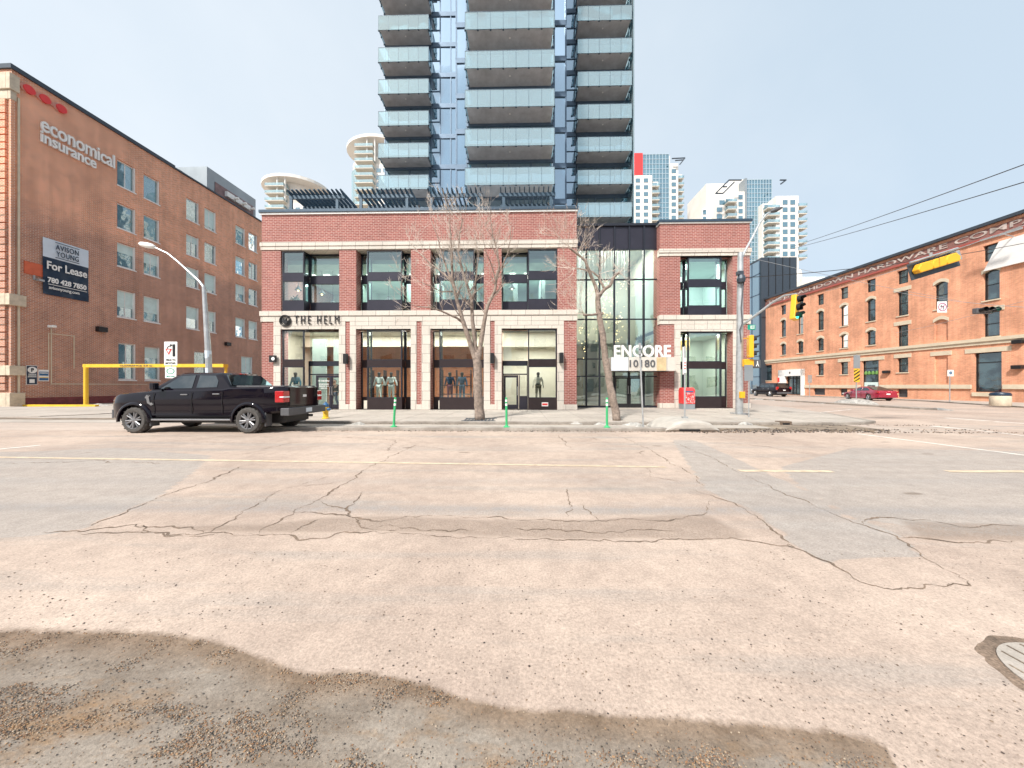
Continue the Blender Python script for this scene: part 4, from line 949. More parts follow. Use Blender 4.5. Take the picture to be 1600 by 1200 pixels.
stack([bx1 + .06, P_(900, YA)], YA - .02, M['twr'], [(bx1, P_(900, YA), 1.35)])
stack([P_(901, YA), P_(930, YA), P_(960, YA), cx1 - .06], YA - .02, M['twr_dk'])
mb = MB(); mb.box(P_(729, YCc), YCc + .1, 11, P_(865, YCc), YB + .1, ZTOP); mb.build('core', M['steel'], tw)
mb = MB(); mb.box(cx1 - .12, 31.0, 11, cx1, YA + .1, ZTOP); mb.build('fin', M['balc'], tw)
mb = MB(); mb.box(ax1 - .02, YB, 11, ax1 + .05, YA, ZTOP); mb.box(bx1 - .05, YB, 11, bx1 + .02, YA, ZTOP); mb.build('return_wall', M['steel'], tw)
def balcony_col(x0, x1, yf, ybk, npan, zs):
    off = -tw.location
    s = MB(); s.box(x0 + .12, yf + .10, -.11, x1 - .12, ybk, .11); s.box(x0 + .06, yf + .05, -.13, x1 - .06, yf + .12, -.06)
    so_ = s.build('balcony', M['slab'], tw, world=False)
    g_ = MB(); g_.box(x0, yf, -.14, x1, yf + .025, 1.18); g_.box(x0, yf + .03, -.14, x0 + .025, ybk - .05, 1.18); g_.box(x1 - .025, yf + .03, -.14, x1, ybk - .05, 1.18)
    go = g_.build('railing_glass', M['balc'], so_, world=False)
    r_ = MB()
    for k in range(npan + 1):
        x = x0 + (x1 - x0) * k / npan; r_.box(x - .012, yf - .006, -.14, x + .012, yf + .034, 1.18); r_.box(x - .06, yf + .03, -.16, x + .06, yf + .14, -.04)
        r_.box(x - .03, yf + .03, .6, x + .03, yf + .06, .68)
    for x in (x0, x1):
        for k in range(1, 3): y = yf + (ybk - yf) * k / 2.2; r_.box(x - .02, y - .02, -.14, x + .02, y + .02, 1.18); r_.box(x - .05, y - .06, -.16, x + .05, y + .06, -.04)
    r_.box(x0 - .01, yf - .01, 1.18, x1 + .01, yf + .035, 1.21); r_.box(x0 - .01, yf + .035, 1.18, x0 + .03, ybk - .05, 1.21); r_.box(x1 - .03, yf + .035, 1.18, x1 + .01, ybk - .05, 1.21)
    r_.box(x0 + .02, yf + .03, -.13, x1 - .02, yf + .06, -.09)
    ro = r_.build('railing_frame', M['steel2'], so_, world=False)
    l_ = MB(); l_.lathe([(.07, -.13), (.07, -.11), (0, -.11)], ((x0 + x1) / 2, (yf + ybk) / 2 - .1, 0), 12); lo = l_.build('soffit_light', M['white'], so_, world=False)
    for i, z in enumerate(zs):
        loc = Vector((off.x, off.y, off.z + z + .1))
        if i == 0: so_.location = loc
        else:
            c = inst(so_, tw, loc)
            for k in (go, ro, lo): inst(k, c, (0, 0, 0))
balcony_col(XX(591, 31.0), XX(669.5, 31.0), 31.0, YA - .1, 5, [20 + 3 * k for k in range(8)])
balcony_col(XX(726.5, 25.55), XX(866.5, 25.55), 25.55, YCc - .1, 7, [17 + 3 * k for k in range(6)])
balcony_col(XX(902.5, 30.8), XX(987.5, 30.8), 30.8, YA - .1, 5, [17.1 + 3.02 * k for k in range(8)])
# ================================================================== SIDE BUILDINGS (own frames along their street walls)
class Frame:
    def __init__(s, P0, P1):
        s.o = Vector((P0.x, P0.y, 0)); d = Vector((P1.x - P0.x, P1.y - P0.y, 0)); s.len = d.length; s.d = d.normalized(); s.n = Vector((-s.d.y, s.d.x, 0)); s.rz = math.atan2(s.d.y, s.d.x)
    def hit(s, px, py=H0, off=0.0):
        r = ray(px, py); c = Vector((0, 0, CH)); o = s.o + s.n * off
        t = (o - c).dot(s.n) / r.dot(s.n); p = c + r * t
        return (p - s.o).dot(s.d), p.z
LF = Frame(atD(27, H0, 24), atD(408, H0, 24 * 798 / 417))
sL = lambda px: LF.hit(px)[0]
lb = T('brown_brick_building', 'tall five storey brown brick warehouse with white framed windows at the left', 'building', (LF.o.x, LF.o.y, 0), LF.rz)
s0, s1 = sL(18), sL(408) + 5
rowsL = [(19.57, 21.9), (15.75, 18.0), (12.3, 14.47), (7.75, 10.2)]
colsL = [(183, 212), (224.5, 249.5), (291, 311), (319.5, 337.5), (368, 383), (388.5, 402)]
hl = [(sL(a), z0, sL(b), z1) for (a, b) in colsL for (z0, z1) in rowsL]
hl += [(sL(185), 2.05, sL(212.5), 5.4), (sL(226), 2.05, sL(250), 5.3), (sL(303.5), 2.4, sL(324), 5.35), (sL(377), 2.7, sL(394.5), 5.35)]
mb = MB(); sstep = sL(272); holed_wall(mb, s0, s1, 0, 24.1, hl, 0, .28)
mb.quad((s0, 0, 0), (s0, 0, 24.1), (s0, 30, 24.1), (s0, 30, 0)); mb.quad((s1, 0, 0), (s1, 30, 0), (s1, 30, 24.1), (s1, 0, 24.1)); mb.quad((s0, 0, 24.0), (s1, 0, 24.0), (s1, 30, 24.0), (s0, 30, 24.0))
mb.build('wall', M['brick_brown'], lb, world=False)
mb = MB(); mb.box(s0 - .12, -.14, 24.1, sstep, 30, 24.42); mb.build('coping', M['darkgrey'], lb, world=False)
mb = MB(); mb.box(sstep, -.14, 24.1, s1 + .1, 30, 24.25); mb.build('coping', M['darkgrey'], lb, world=False)
def old_window(parent, a, z0, b, z1, k, deep=.16, blind=.5):
    f = MB(); t = .11; y = deep
    f.box(a, y, z0, a + t, y + .1, z1); f.box(b - t, y - .10, z0, b, y + .1, z1); f.box(a + t, y, z1 - t, b - t, y + .1, z1); f.box(a + t, y, z0, b - t, y + .1, z0 + t)
    if k % 3 == 0: f.box((a + b) / 2 - .03, y + .02, z0 + t, (a + b) / 2 + .03, y + .1, z1 - t)
    f.box(a - .03, -.07, z0 - .1, b + .03, y, z0 - .005)
    o = f.build('window', M['white'], parent, world=False)
    g_ = MB(); g_.quad((a + t, y + .05, z0 + t), (b - t, y + .05, z0 + t), (b - t, y + .05, z1 - t), (a + t, y + .05, z1 - t)); g_.build('pane', M['lw'], o, world=False)
    if blind:
        bl = MB(); zb = z1 - t - (z1 - z0) * blind; bl.quad((a + t, y + .035, zb), (b - t, y + .035, zb), (b - t, y + .035, z1 - t), (a + t, y + .035, z1 - t)); bl.build('blind', M['blind'], o, world=False)
bls = [.0, .0, .35, .58, 0, 0, .45, .6, .0, .3, .5, .5, .8, .0, .8, .45, .2, .2, .5, .4, 0, 0, .0, .4, 0, .3, 0, .75]
for k, (a, z0, b, z1) in enumerate(hl): old_window(lb, a, z0, b, z1, k, blind=bls[k % len(bls)])
mb = MB(); mb.box(sL(36), -.05, .0, sL(408), .0, .62); mb.build('painted_base', M['maroon'], lb, world=False)
for (z0, z1, pr, e) in ((22.55, 23.7, .22, 27), (21.9, 22.55, .12, 24), (7.25, 8.05, .25, 37), (2.25, 2.95, .22, 36), (0, 1.0, .2, 36)):
    mb = MB(); mb.box(s0 - pr, -pr, z0, sL(e), .1, z1); mb.box(s0 - pr, .1, z0, s0 + .1, 22, z1); mb.build('stone_band', M['stone_old'], lb, world=False, bevel=.03)
mb = MB(); mb.box(s0 - .08, -.08, 1.0, sL(21.5), .05, 21.9)
for k in range(40):
    z = 1.2 + k * .52
    mb.box(s0 - .13, .3, z, s0 - .01, 3.2, z + .43)
mb.build('pilaster', M['brick_brown'], lb, world=False)
mb = MB(); sx_ = sL(26.5); mb.box(sx_, -.08, 1, sx_ + .1, 0, 22.3); mb.build('downpipe', M['sand_trim'], lb, world=False)
mb = MB(); a, b = sL(75), sL(116)
for (x0, x1, z0, z1) in ((a, a + .05, 2.6, 5.5), (b - .05, b, 2.9, 5.6), (a, b, 5.5, 5.56), (sL(79), sL(79) + .06, 1.7, 6.0), (sL(79), sL(230), 1.62, 1.68)): mb.box(x0, -.03, z0, x1, 0, z1)
mb.build('conduit', M['sand_trim'], lb, world=False)
# penthouse on the roof
mb = MB(); mb.box(sL(331), .6, 24.3, sL(406), 6.5, 27.1); pr_ = mb.build('rooftop_plant_room', M['grey_metal'], lb, world=False)
mb = MB(); mb.box(sL(331) - .4, 3.6, 24.3, sL(331), 9, 26.6); mb.build('annex', M['grey_metal'], pr_, world=False)
mb = MB(); mb.box(sL(343), .55, 24.4, sL(402), .6, 25.9); mb.build('louvre_panel', flat('rusty_panel', (.26, .17, .17), .8, var=.3, scale=.8), pr_, world=False)
for p in (358, 371, 384):
    mb = MB(); x = sL(p); mb.box(x, .2, 24.9, x + 1.0, .55, 25.5); mb.tube([(x + .9, .3, 25.1), (x + 1.0, -.35, 25.15)], .14, 8); mb.build('exhaust', M['white'], pr_, world=False)
def on_wall(fr, parent=None): return fr
def wall_text(fr, txt, px0, px1, zc_, hcap, off, depth, bold, space=1.0, sf=None):
    a, b = sf(px0), sf(px1); return fit_text(txt, a, b, zc_, -off, hcap, depth, bold, space)
def wpt(fr, s, y, z): return fr.o + fr.d * s + fr.n * y + Vector((0, 0, z))
# wall sign with red dots
t = T('wall_sign', 'raised white lettering economical insurance below three red dots high on the brown wall', 'sign', wpt(LF, sL(70), -.02, 20.5), LF.rz)
def wb(mb, name, mat, parent, fr=LF, **k):      # mesh given in wall-frame coordinates, built under a thing placed on that wall
    Mw = Matrix.Translation(fr.o) @ Matrix.Rotation(fr.rz, 4, 'Z')
    mb.v = [tuple(Mw @ Vector(v)) for v in mb.v]
    return mb.build(name, mat, parent, world=parent is not None, **k)
wb(wall_text(LF, 'economical', 61, 177, 21.35, 1.15, .12, .12, .02, .95, sL), 'letters', M['white'], t)
wb(wall_text(LF, 'insurance', 61, 148, 20.35, .85, .12, .12, .02, .95, sL), 'letters', M['white'], t)
mb = MB(); mb.box(sL(38), -.10, 23.15, sL(94), -.01, 23.45)
for p in (38, 62.5, 88): mb.lathe([(.28, -.12), (.28, -.01)], (sL(p), 0, 23.3), 20, 'y')
wb(mb, 'backing', flat('pale_pink_panel', (.6, .28, .22), .6), t)
for p in (43, 68, 93.5): mb = MB(); mb.lathe([(.30, -.2), (.30, -.02)], (sL(p), 0, 23.3), 24, 'y'); wb(mb, 'dot', M['red'], t)
# lease banner
a, b = sL(65), sL(136.5)
t = T('lease_banner', 'vinyl banner FOR LEASE, pale above and navy below, hung on the brown wall', 'banner', wpt(LF, a, 0, 8.5), LF.rz)
def cloth(a, b, z0, z1, off, n=22, m=14):
    mb = MB(); vs = []; fs = []
    for j in range(m + 1):
        for i in range(n + 1):
            x = a + (b - a) * i / n; z = z0 + (z1 - z0) * j / m
            vs.append((x, -off - .05 * noise.noise(Vector((x * 1.2, z * .9, 0))) - .03 * noise.noise(Vector((x * 3, z * 2, 4))), z))
    for j in range(m):
        for i in range(n): k = j * (n + 1) + i; fs.append((k, k + 1, k + n + 2, k + n + 1))
    mb.add(vs, fs); nv = len(vs); return mb
wb(cloth(a, b, 8.5, 11.35, .10), 'lower_panel', M['navy'], t, smooth=True); wb(cloth(a, b, 11.35, 12.8, .10), 'upper_panel', M['paleblue'], t, smooth=True)
mb = wall_text(LF, 'AVISON', 84, 120, 12.30, .40, .17, .02, .002, 1.1, sL); mb2 = wall_text(LF, 'YOUNG', 85, 120, 11.80, .40, .17, .02, .002, 1.1, sL); mb.add(mb2.v, mb2.f)
mb.box(sL(83.5), -.18, 12.62, sL(121), -.16, 12.66); mb.box(sL(83.5), -.18, 11.46, sL(121), -.16, 11.50); wb(mb, 'lettering', M['navy'], t)
for (tx, p0, p1, zc_, h) in (('For Lease', 70, 133, 10.75, .62), ('780 428 7850', 71, 132, 9.63, .42), ('avisonyoung.com', 73, 121, 9.02, .30)): wb(wall_text(LF, tx, p0, p1, zc_, h, .18, .02, .02 if h > .4 else .005, 1, sL), 'lettering', M['white'], t)
mb = MB(); mb.box(sL(72), -.19, 9.28, sL(133), -.17, 9.32); wb(mb, 'rule', M['white'], t)
t = T('orange_sign', 'plain orange sign panel with a lamp behind the edge of the lease banner', 'sign', wpt(LF, sL(50), 0, 9.7), LF.rz)
mb = MB(); mb.box(sL(37), -.07, 9.75, sL(65.5), 0, 10.65); wb(mb, 'panel', M['orange'], t)
mb = MB(); mb.box(sL(51), -.06, 9.4, sL(54), 0, 9.75); mb.box(sL(54), -.35, 9.35, sL(63), -.1, 9.5); wb(mb, 'lamp', M['galv'], t)
t = T('parking_sign', 'black and white parking sign with a round P on the brown wall near its corner', 'sign', wpt(LF, sL(49), 0, 1.6), LF.rz)
mb = MB(); mb.box(sL(41), -.05, 1.62, sL(57), 0, 2.98); wb(mb, 'panel', M['navy'], t)
mb = MB(); mb.box(sL(41) - .02, -.04, 1.59, sL(57) + .02, -.005, 3.01); mb.box(sL(42), -.055, 2.15, sL(56), -.045, 2.18)
mb.lathe([(.24, -.062), (.24, -.045)], (sL(49.5), 0, 2.68), 20, 'y'); mb.box(sL(45), -.06, 1.72, sL(53), -.045, 2.0)
wb(mb, 'border', M['white'], t)
wb(wall_text(LF, 'P', 47.5, 51.5, 2.68, .28, .075, .02, .01, 1, sL), 'letter', M['black'], t); mb = wall_text(LF, 'PRIVATE', 43.5, 55.5, 2.36, .09, .06, .02, .003, 1, sL); m2 = wall_text(LF, 'PARKING', 43.5, 55.5, 2.24, .07, .06, .02, .003, 1, sL); mb.add(m2.v, m2.f); wb(mb, 'lettering', M['white'], t)
t = T('parking_notice', 'small blue and white parking notice right of the round P sign', 'sign', wpt(LF, sL(67), 0, 1.9), LF.rz)
mb = MB(); mb.box(sL(59.5), -.05, 1.86, sL(75.5), 0, 2.72); wb(mb, 'panel', M['white'], t)
mb = MB(); mb.box(sL(60.5), -.06, 2.28, sL(74.5), -.05, 2.58); mb.box(sL(60.5), -.06, 1.92, sL(74.5), -.05, 2.1); wb(mb, 'blue_field', M['blue'], t)
mb = MB(); mb.box(sL(60.5), -.06, 2.12, sL(74.5), -.05, 2.17); wb(mb, 'stripe', M['yellow'], t); wb(wall_text(LF, 'PARKING', 61.5, 73.5, 2.48, .1, .065, .02, .004, 1, sL), 'lettering', M['white'], t)
for (p, z, lb_) in ((156, 6.35, 'small black lamp on the brown wall left of the ground floor windows'), (354, 6.6, 'small black lamp high on the brown wall near its far end')):
    mb = MB(); x = sL(p); mb.box(x - .3, -.35, z - .2, x + .3, 0, z + .22); o = wb(mb, 'wall_lamp', M['black'], None); tag(o, lb_, 'wall lamp')
t = T('floodlight', 'pale floodlight on a thin conduit above the parking signs', 'floodlight', wpt(LF, sL(77), 0, 5.9), LF.rz)
mb = MB(); mb.tube([(sL(78), -.05, 5.95), (sL(73), -.6, 6.0)], .04, 6); mb.build; wb(mb, 'arm', M['galv'], t)
mb = MB(); mb.box(sL(64), -.95, 5.93, sL(71), -.5, 6.1); wb(mb, 'head', M['white'], t, bevel=.03)
# ---------------- right warehouse
RF = Frame(atD(1187, H0, 28 * 806 / 393), atD(1600, H0, 28))
sR = lambda px: RF.hit(px)[0]
rb = T('orange_brick_warehouse', 'four storey orange brick warehouse with painted hardware lettering under its roof at the right', 'building', (RF.o.x, RF.o.y, 0), RF.rz)
e0, e1 = 0.0, sR(1600) + 14
colsR = [(1220, 1228), (1246, 1255), (1277, 1287), (1313, 1325), (1354, 1368), (1402, 1419), (1460, 1481), (1536, 1562)]
R1, R2, R3, RG = (12.75, 14.25), (9.25, 11.95), (6.4, 8.2), (3.0, 4.6)
hr = []; kinds = []
for i, (a, b) in enumerate(colsR):
    a, b = sR(a), sR(b)
    if i != 6: hr.append((a, R1[0], b, R1[1])); kinds.append('flat0')
    hr.append((a, R2[0], b, R2[1])); kinds.append('flat' if i == 5 else 'arch')
    if i == 6: hr.append((a, 6.0, b, R3[1])); kinds.append('nichearch')
    elif i == 7: hr.append((a, 5.95, b, 8.2)); kinds.append('flat')
    else: hr.append((a, R3[0] - (.55 if i == 5 else 0), b, R3[1])); kinds.append('flat' if i == 5 else 'arch')
    if i in (2, 3, 5): hr.append((a, RG[0], b, RG[1])); kinds.append('flat')
    if i == 6: hr.append((a, 1.75, b, RG[1] - .05)); kinds.append('niche')
hr += [(sR(1347), 1.0, sR(1373), 4.55), (sR(1522), .95, sR(1565), 4.55), (sR(1193), 2.4, sR(1206), 5.0), (sR(1229), .15, sR(1255), 3.95)]; kinds += ['big', 'big', 'flat0', 'store']
for k in range(3):
    x = sR(1600) + 2.5 + k * 4.2
    for (z0, z1) in (R1, R2, R3): hr.append((x, z0, x + 1.5, z1)); kinds.append('arch')
for (a, b) in ((1271, 1289), (1312, 1324), (1402, 1418)): hr.append((sR(a), .25, sR(b), 1.15)); kinds.append('base')
mb = MB(); holed_wall(mb, e0, e1, 0, 16.0, hr, 0, .3)
mb.quad((e0, 0, 0), (e0, 0, 16), (e0, 25, 16), (e0, 25, 0)); mb.quad((e1, 0, 0), (e1, 25, 0), (e1, 25, 16), (e1, 0, 16)); mb.quad((e0, 0, 15.9), (e1, 0, 15.9), (e1, 25, 15.9), (e0, 25, 15.9))
for h_, k in zip(hr, kinds):
    if k.startswith('niche'): mb.quad((h_[0], .16, h_[1]), (h_[2], .16, h_[1]), (h_[2], .16, h_[3]), (h_[0], .16, h_[3]))
mb.build('wall', M['brick_orange'], rb, world=False)
for h_, k in zip(hr, kinds):
    a, z0, b, z1 = h_
    if not k.startswith('niche'):
        f = MB(); t_ = .09 if k != 'store' else .14; y = .2
        fmat = M['black'] if k not in ('base', 'flat0x') else M['plastic']
        f.box(a, y, z0, a + t_, y + .08, z1); f.box(b - t_, y, z0, b, y + .08, z1); f.box(a + t_, y, z0, b - t_, y + .08, z0 + t_); f.box(a + t_, y, z1 - t_, b - t_, y + .08, z1)
        if k == 'big': f.box(a + t_, y, z1 - .95, b - t_, y + .08, z1 - .87)
        elif k == 'store':
            for q in (.3, .5, .72): f.box(a + (b - a) * q, y, z0, a + (b - a) * q + .12, y + .08, z1)
            f.box(a + t_, y, 2.6, b - t_, y + .08, 2.75)
        elif k == 'base': 
            for q in range(1, 4): f.box(a, y, z0 + (z1 - z0) * q / 4, b, y + .05, z0 + (z1 - z0) * q / 4 + .05)
        elif (b - a) > 0.8: f.box(a + t_, y, (z0 + z1) / 2, b - t_, y + .07, (z0 + z1) / 2 + .06)
        wo = f.build('window', fmat, rb, world=False)
        g_ = MB(); g_.quad((a + .05, y + .05, z0 + .05), (b - .05, y + .05, z0 + .05), (b - .05, y + .05, z1 - .05), (a + .05, y + .05, z1 - .05)); g_.build('pane', M['plastic'] if k == 'base' else M['rw'], wo, world=False)
    m = None
    wid = b - a
    if k in ('arch', 'nichearch'):
        m = MB(); n = 10; top = []; bot = []
        for q in range(n + 1):
            u = q / n; ar = math.sin(math.pi * u); x = a - .08 + (wid + .16) * u
            top.append((x, z1 + .04 + .28 * ar)); xb = a - .08 + (wid + .16) * u; bot.append((xb, z1 - .28 + .28 * ar))
        m.prism(top + bot[::-1], -.05, .24, 'y')
    elif k in ('flat', 'big', 'niche'):
        m = MB(); m.box(a - (.3 if k != 'big' else .6), -.05, z1 + .003, b + (.3 if k != 'big' else .6), .1, z1 + .42)
    if m: m.build('lintel', M['sand_trim'], rb, world=False)
    if k in ('arch', 'flat', 'flat0') and z0 < 12: s_ = MB(); s_.box(a - .08, -.08, z0 - .12, b + .08, .2, z0 - .003); s_.build('sill', M['sand_trim'], rb, world=False)
for (z0, z1, pr) in ((5.25, 5.55, .10), (5.55, 5.85, .2), ):
    mb = MB(); mb.box(e0 - .05, -pr, z0, e1, .02 - .03, z1); mb.build('belt_course', M['sand_trim'], rb, world=False)
for (a, b) in ((e0, sR(1219)), (sR(1258), sR(1345)), (sR(1375), sR(1519)), (sR(1568), e1)):
    mb = MB(); mb.box(a, -.14, 1.22, b, -.003, 1.62); mb.build('sill_course', M['sand_trim'], rb, world=False, bevel=.02)
mb = MB(); mb.box(sR(1520), -.12, .55, sR(1566), -.003, .9); mb.build('sill', M['sand_trim'], rb, world=False)
mb = MB(); mb.box(e0 - .05, -.16, 14.75, e1, -.003, 14.95); mb.build('red_moulding', flat('red_moulding', (.38, .09, .07), .7), rb, world=False)
mb = MB(); mb.box(e0 + .2, -.03, 14.96, e1, -.002, 15.72); mb.build('painted_sign_band', brick('painted_brick', (.26, .12, .10), (.22, .10, .09), (.26, .15, .13), .24, .085, .01, .3), rb, world=False)
mb = MB(); mb.box(e0 - .3, -.3, 16.0, e1 + .3, 25.2, 16.28); mb.build('coping', M['darkgrey'], rb, world=False)
tx = 'THE J.H. ASHDOWN HARDWARE COMPANY LIMITED'
o = fit_text(tx, sR(1200), sR(1600) + 9.0, 15.34, -.06, .66, .03, .012, 1.0).build('painted_lettering', flat('faded_white_paint', (.50, .42, .38), .8, var=.45, scale=1.2), rb, world=False)
# white portal
mb = MB(); a, b = sR(1219), sR(1257.5); mb.box(a, -.35, .1, sR(1229) - .02, .1, 4.0); mb.box(b - .35, -.35, .1, b, .1, 4.0); mb.box(a, -.35, 3.0, b, .1, 4.0); mb.build('portal', M['white'], rb, world=False, bevel=.02)
mb = MB(); mb.box(sR(1237), -.4, 3.4, sR(1238.5), -.352, 3.65); mb.build('portal_emblem', M['black'], rb, world=False)
for (p, z) in ((1387, 3.1), (1594, 5.25), (1593, 3.1)):
    mb = MB(); x = sR(p); mb.box(x - .3, -.35, z - .16, x + .3, 0, z + .16); o = wb(mb, 'wall_lamp', M['black'], None, RF, bevel=.03); tag(o, {1387: 'round black lamp on the orange wall right of the pendant-lit window', 1594: 'black lamp just under the belt course at the right edge', 1593: 'black lamp low on the orange wall at the right edge'}[p], 'wall lamp')
# things seen in the lit ground floor window
mb = MB(); mb.box(sR(1349), .12, 1.1, sR(1371), .19, 1.95); mb.build('window_sign', M['blind'], rb, world=False)
wt = wall_text(RF, 'ASHDOWN', 1354, 1366, 1.5, .25, -.10, .02, .004, 1, sR); wt.build('window_lettering', M['plastic'], rb, world=False)
mb = MB()
for p in (1351, 1356, 1362, 1368): x = sR(p); mb.lathe([(.04, 3.3), (.13, 3.15), (.16, 2.95), (.1, 2.85)], (x, .17, 0), 10)
mb.build('pendant_lamps', flat('green_lamp', (.10, .22, .05), .5, emit=.1, var=0), rb, world=False)
# white canvas panel high on the warehouse
a, b = sR(1556), sR(1600) + 3
t = T('blank_wall_sign', 'large blank white slanted sign with lamps high on the orange warehouse', 'sign', wpt(RF, a, 0, 12), RF.rz)
mb = MB(); mb.prism([(a - .6, 11.9), (b, 11.9), (b, 14.2), (a + .35, 14.2)], -.25, -.05, 'y'); wb(mb, 'panel', M['white'], t, RF)
mb = MB(); x = sR(1588); mb.tube([(x, -.2, 14.25), (x, -1.3, 14.5)], .04, 6); mb.box(x - 1.2, -1.45, 14.35, x + 1.2, -1.3, 14.5); wb(mb, 'lamp_arm', M['galv'], t, RF)
# rooftop hut
t = T('rooftop_hut', 'small orange brick stair hut on the warehouse roof', 'hut', wpt(RF, 8, 9, 16), RF.rz)
h0, h1 = RF.hit(1283, off=10)[0], RF.hit(1335, off=10)[0]
mb = MB(); mb.box(h0, 10, 15.9, h1, 16, 18.3); wb(mb, 'wall', M['brick_orange'], t, RF); mb = MB(); mb.box(h0 - .2, 9.8, 18.3, h1 + .2, 16.2, 18.55); wb(mb, 'coping', M['darkgrey'], t, RF)
# ---------------- dark clad building behind
Y = 57; t = T('dark_clad_building', 'charcoal metal clad block with a glazed side behind the storefront building', 'building', (XX(1210, Y), Y, 0))
x0, x1 = XX(1190, Y), XX(1245, Y); zt = at(1215, 402, Y).z
mb = MB(); mb.box(x0, Y, 0, x1, Y + 14, zt); mb.build('wall', M['darkgrey'], t)
mb = MB()
for k in range(1, 5): x = x0 + (x1 - x0) * k / 5; mb.box(x - .05, Y - .05, 0, x + .05, Y, zt)
mb.box(x0, Y - .06, 13, x1, Y - .002, 13.1); mb.build('cladding_joints', M['black'], t)
mb = MB(); mb.box(x0 - .08, Y + .3, 0, x0 - .02, Y + 13.5, zt - .4); sg = mb.build('side_glazing', M['twr_dk'], t)
mb = MB()
for k in range(8): mb.box(x0 - .14, Y + .3 + k * 1.85, 0, x0 - .08, Y + .45 + k * 1.85, zt - .4)
for k in range(6): mb.box(x0 - .14, Y + .3, 3.5 * k + 3, x0 - .081, Y + 13.5, 3.5 * k + 3.15)
mb.build('mullions', M['steel'], sg)
Y = 90; t = T('rooftop_tank_building', 'pale low roof with a rounded tank beyond the orange warehouse', 'building', (XX(1270, Y), Y, 0))
mb = MB(); mb.box(XX(1245, Y), Y, 0, XX(1330, Y), Y + 10, at(1270, 440, Y).z); mb.build('wall', M['cream'], t)
mb = MB(); q = at(1254, 430, Y); mb.lathe([(1.9, q.z - 4), (1.9, q.z + 1), (1.6, q.z + 2.2), (0.2, q.z + 2.8)], (q.x, Y + 3, 0), 16); mb.build('tank', M['cream2'], t, smooth=True)
mb = MB()
for k in range(7): mb.lathe([(1.6, 0), (1.5, 1.1), (.9, 1.9), (0, 2.2)], (XX(1264 + k * 6, Y), Y + 3, at(1270, 440, Y).z), 10)
mb.build('roof_domes', M['white'], t, smooth=True)
# ================================================================== FAR TOWERS
def win_set(parent, xs_, zs_, wx, wz, Y, mat=None):
    m = MB(); m.box(-wx / 2, -.12, 0, wx / 2, 0, wz); first = m.build('window', mat or M['curtain'], parent, world=False); L0 = -parent.location
    k = 0
    for x in xs_:
        for z in zs_:
            loc = Vector((x + L0.x, Y + L0.y, z + L0.z))
            if k == 0: first.location = loc
            else: inst(first, parent, loc)
            k += 1
def balc_set(parent, items, zs_, Y, dep=1.8):
    L0 = -parent.location
    for (x0, x1) in items:
        m = MB(); m.box(x0, Y - dep, 0, x1, Y, .3); s_ = m.build('balcony', M['cream'], parent, world=False)
        g_ = MB(); g_.box(x0, Y - dep - .05, .3, x1, Y - dep, 1.35); g_.box(x0, Y - dep, .3, x0 + .05, Y, 1.35); g_.box(x1 - .05, Y - dep, .3, x1, Y, 1.35); gg = g_.build('railing', M['balc'], s_, world=False)
        d_ = MB(); d_.box(x0 + .5, Y - .1, .3, x1 - .5, Y - .01, 2.6); dd = d_.build('balcony_door', M['curtain'], s_, world=False)
        for i, z in enumerate(zs_):
            loc = Vector((L0.x, L0.y, L0.z + z))
            if i == 0: s_.location = loc
            else: c = inst(s_, parent, loc); inst(gg, c, (0, 0, 0)); inst(dd, c, (0, 0, 0))
def curtain(parent, x0, x1, z0, z1, Y, nx, nz_):
    m = MB(); m.box(x0, Y - .15, z0, x1, Y, z1); c = m.build('curtain_wall', M['curtain'], parent)
    m = MB()
    for i in range(nx + 1): x = x0 + (x1 - x0) * i / nx; m.box(x - .12, Y - .3, z0, x + .12, Y - .15, z1)
    for j in range(nz_ + 1): z = z0 + (z1 - z0) * j / nz_; m.box(x0, Y - .28, z - .12, x1, Y - .152, z + .12)
    m.build('mullions', flat('pale_mullion', (.35, .45, .52), .5), c)
# right pair
Y = 148; B = lambda px, py: at(px, py, Y)
t = T('pale_high_rise', 'pale high rise with a red strip and blue curtain wall right beside the glass tower', 'high rise', (XX(1030, Y), Y, 0))
Z = lambda py: B(1030, py).z; X_ = lambda px: XX(px, Y)
def mass(parent, px0, px1, pyt, yy, dep=16, mat=None, name='wall'):
    m = MB(); m.box(X_(px0), yy, 0, X_(px1), yy + dep, Z(pyt)); return m.build(name, mat or M['cream2'], parent)
mass(t, 975, 1031, 234, Y + 3); mass(t, 1031, 1050, 239, Y + 2); mass(t, 960, 1016, 278, Y - 2, 4); mass(t, 1016, 1027, 286, Y - 1, 3); mass(t, 1045, 1058, 258, Y - 1, 6); mass(t, 1058, 1071, 266, Y + 3, 8)
mass(t, 988, 1003, 241, Y - 1, 4, M['red'], 'red_strip')
curtain(t, X_(1004), X_(1044.5), 5, Z(242), Y - .2, 8, 46)
rows = [Z(289 + 10.5 * k) for k in range(12)]
win_set(t, [X_(982), X_(994), X_(1006.5)], rows[:9], 1.9, 1.7, Y - 2)
win_set(t, [X_(1051)], [Z(273 + 10.3 * k) for k in range(10)], 1.9, 1.7, Y - 1)
balc_set(t, [(X_(1015.5), X_(1026.5))], [Z(297 + 10.5 * k) for k in range(8)], Y - 1); balc_set(t, [(X_(1058), X_(1070))], [Z(278 + 10.4 * k) for k in range(9)], Y + 3, 2.4)
m = MB()
for (a, b) in (((1045, 255), (1065, 254)), ((1065, 254), (1057, 264)), ((1050, 258), (1062, 257))): p, q = B(*a), B(*b); m.tube([p + Vector((0, -3, 0)), q + Vector((0, -3, 0))], .25, 5)
m.build('roof_frame', M['darkgrey'], t)
Y = 140
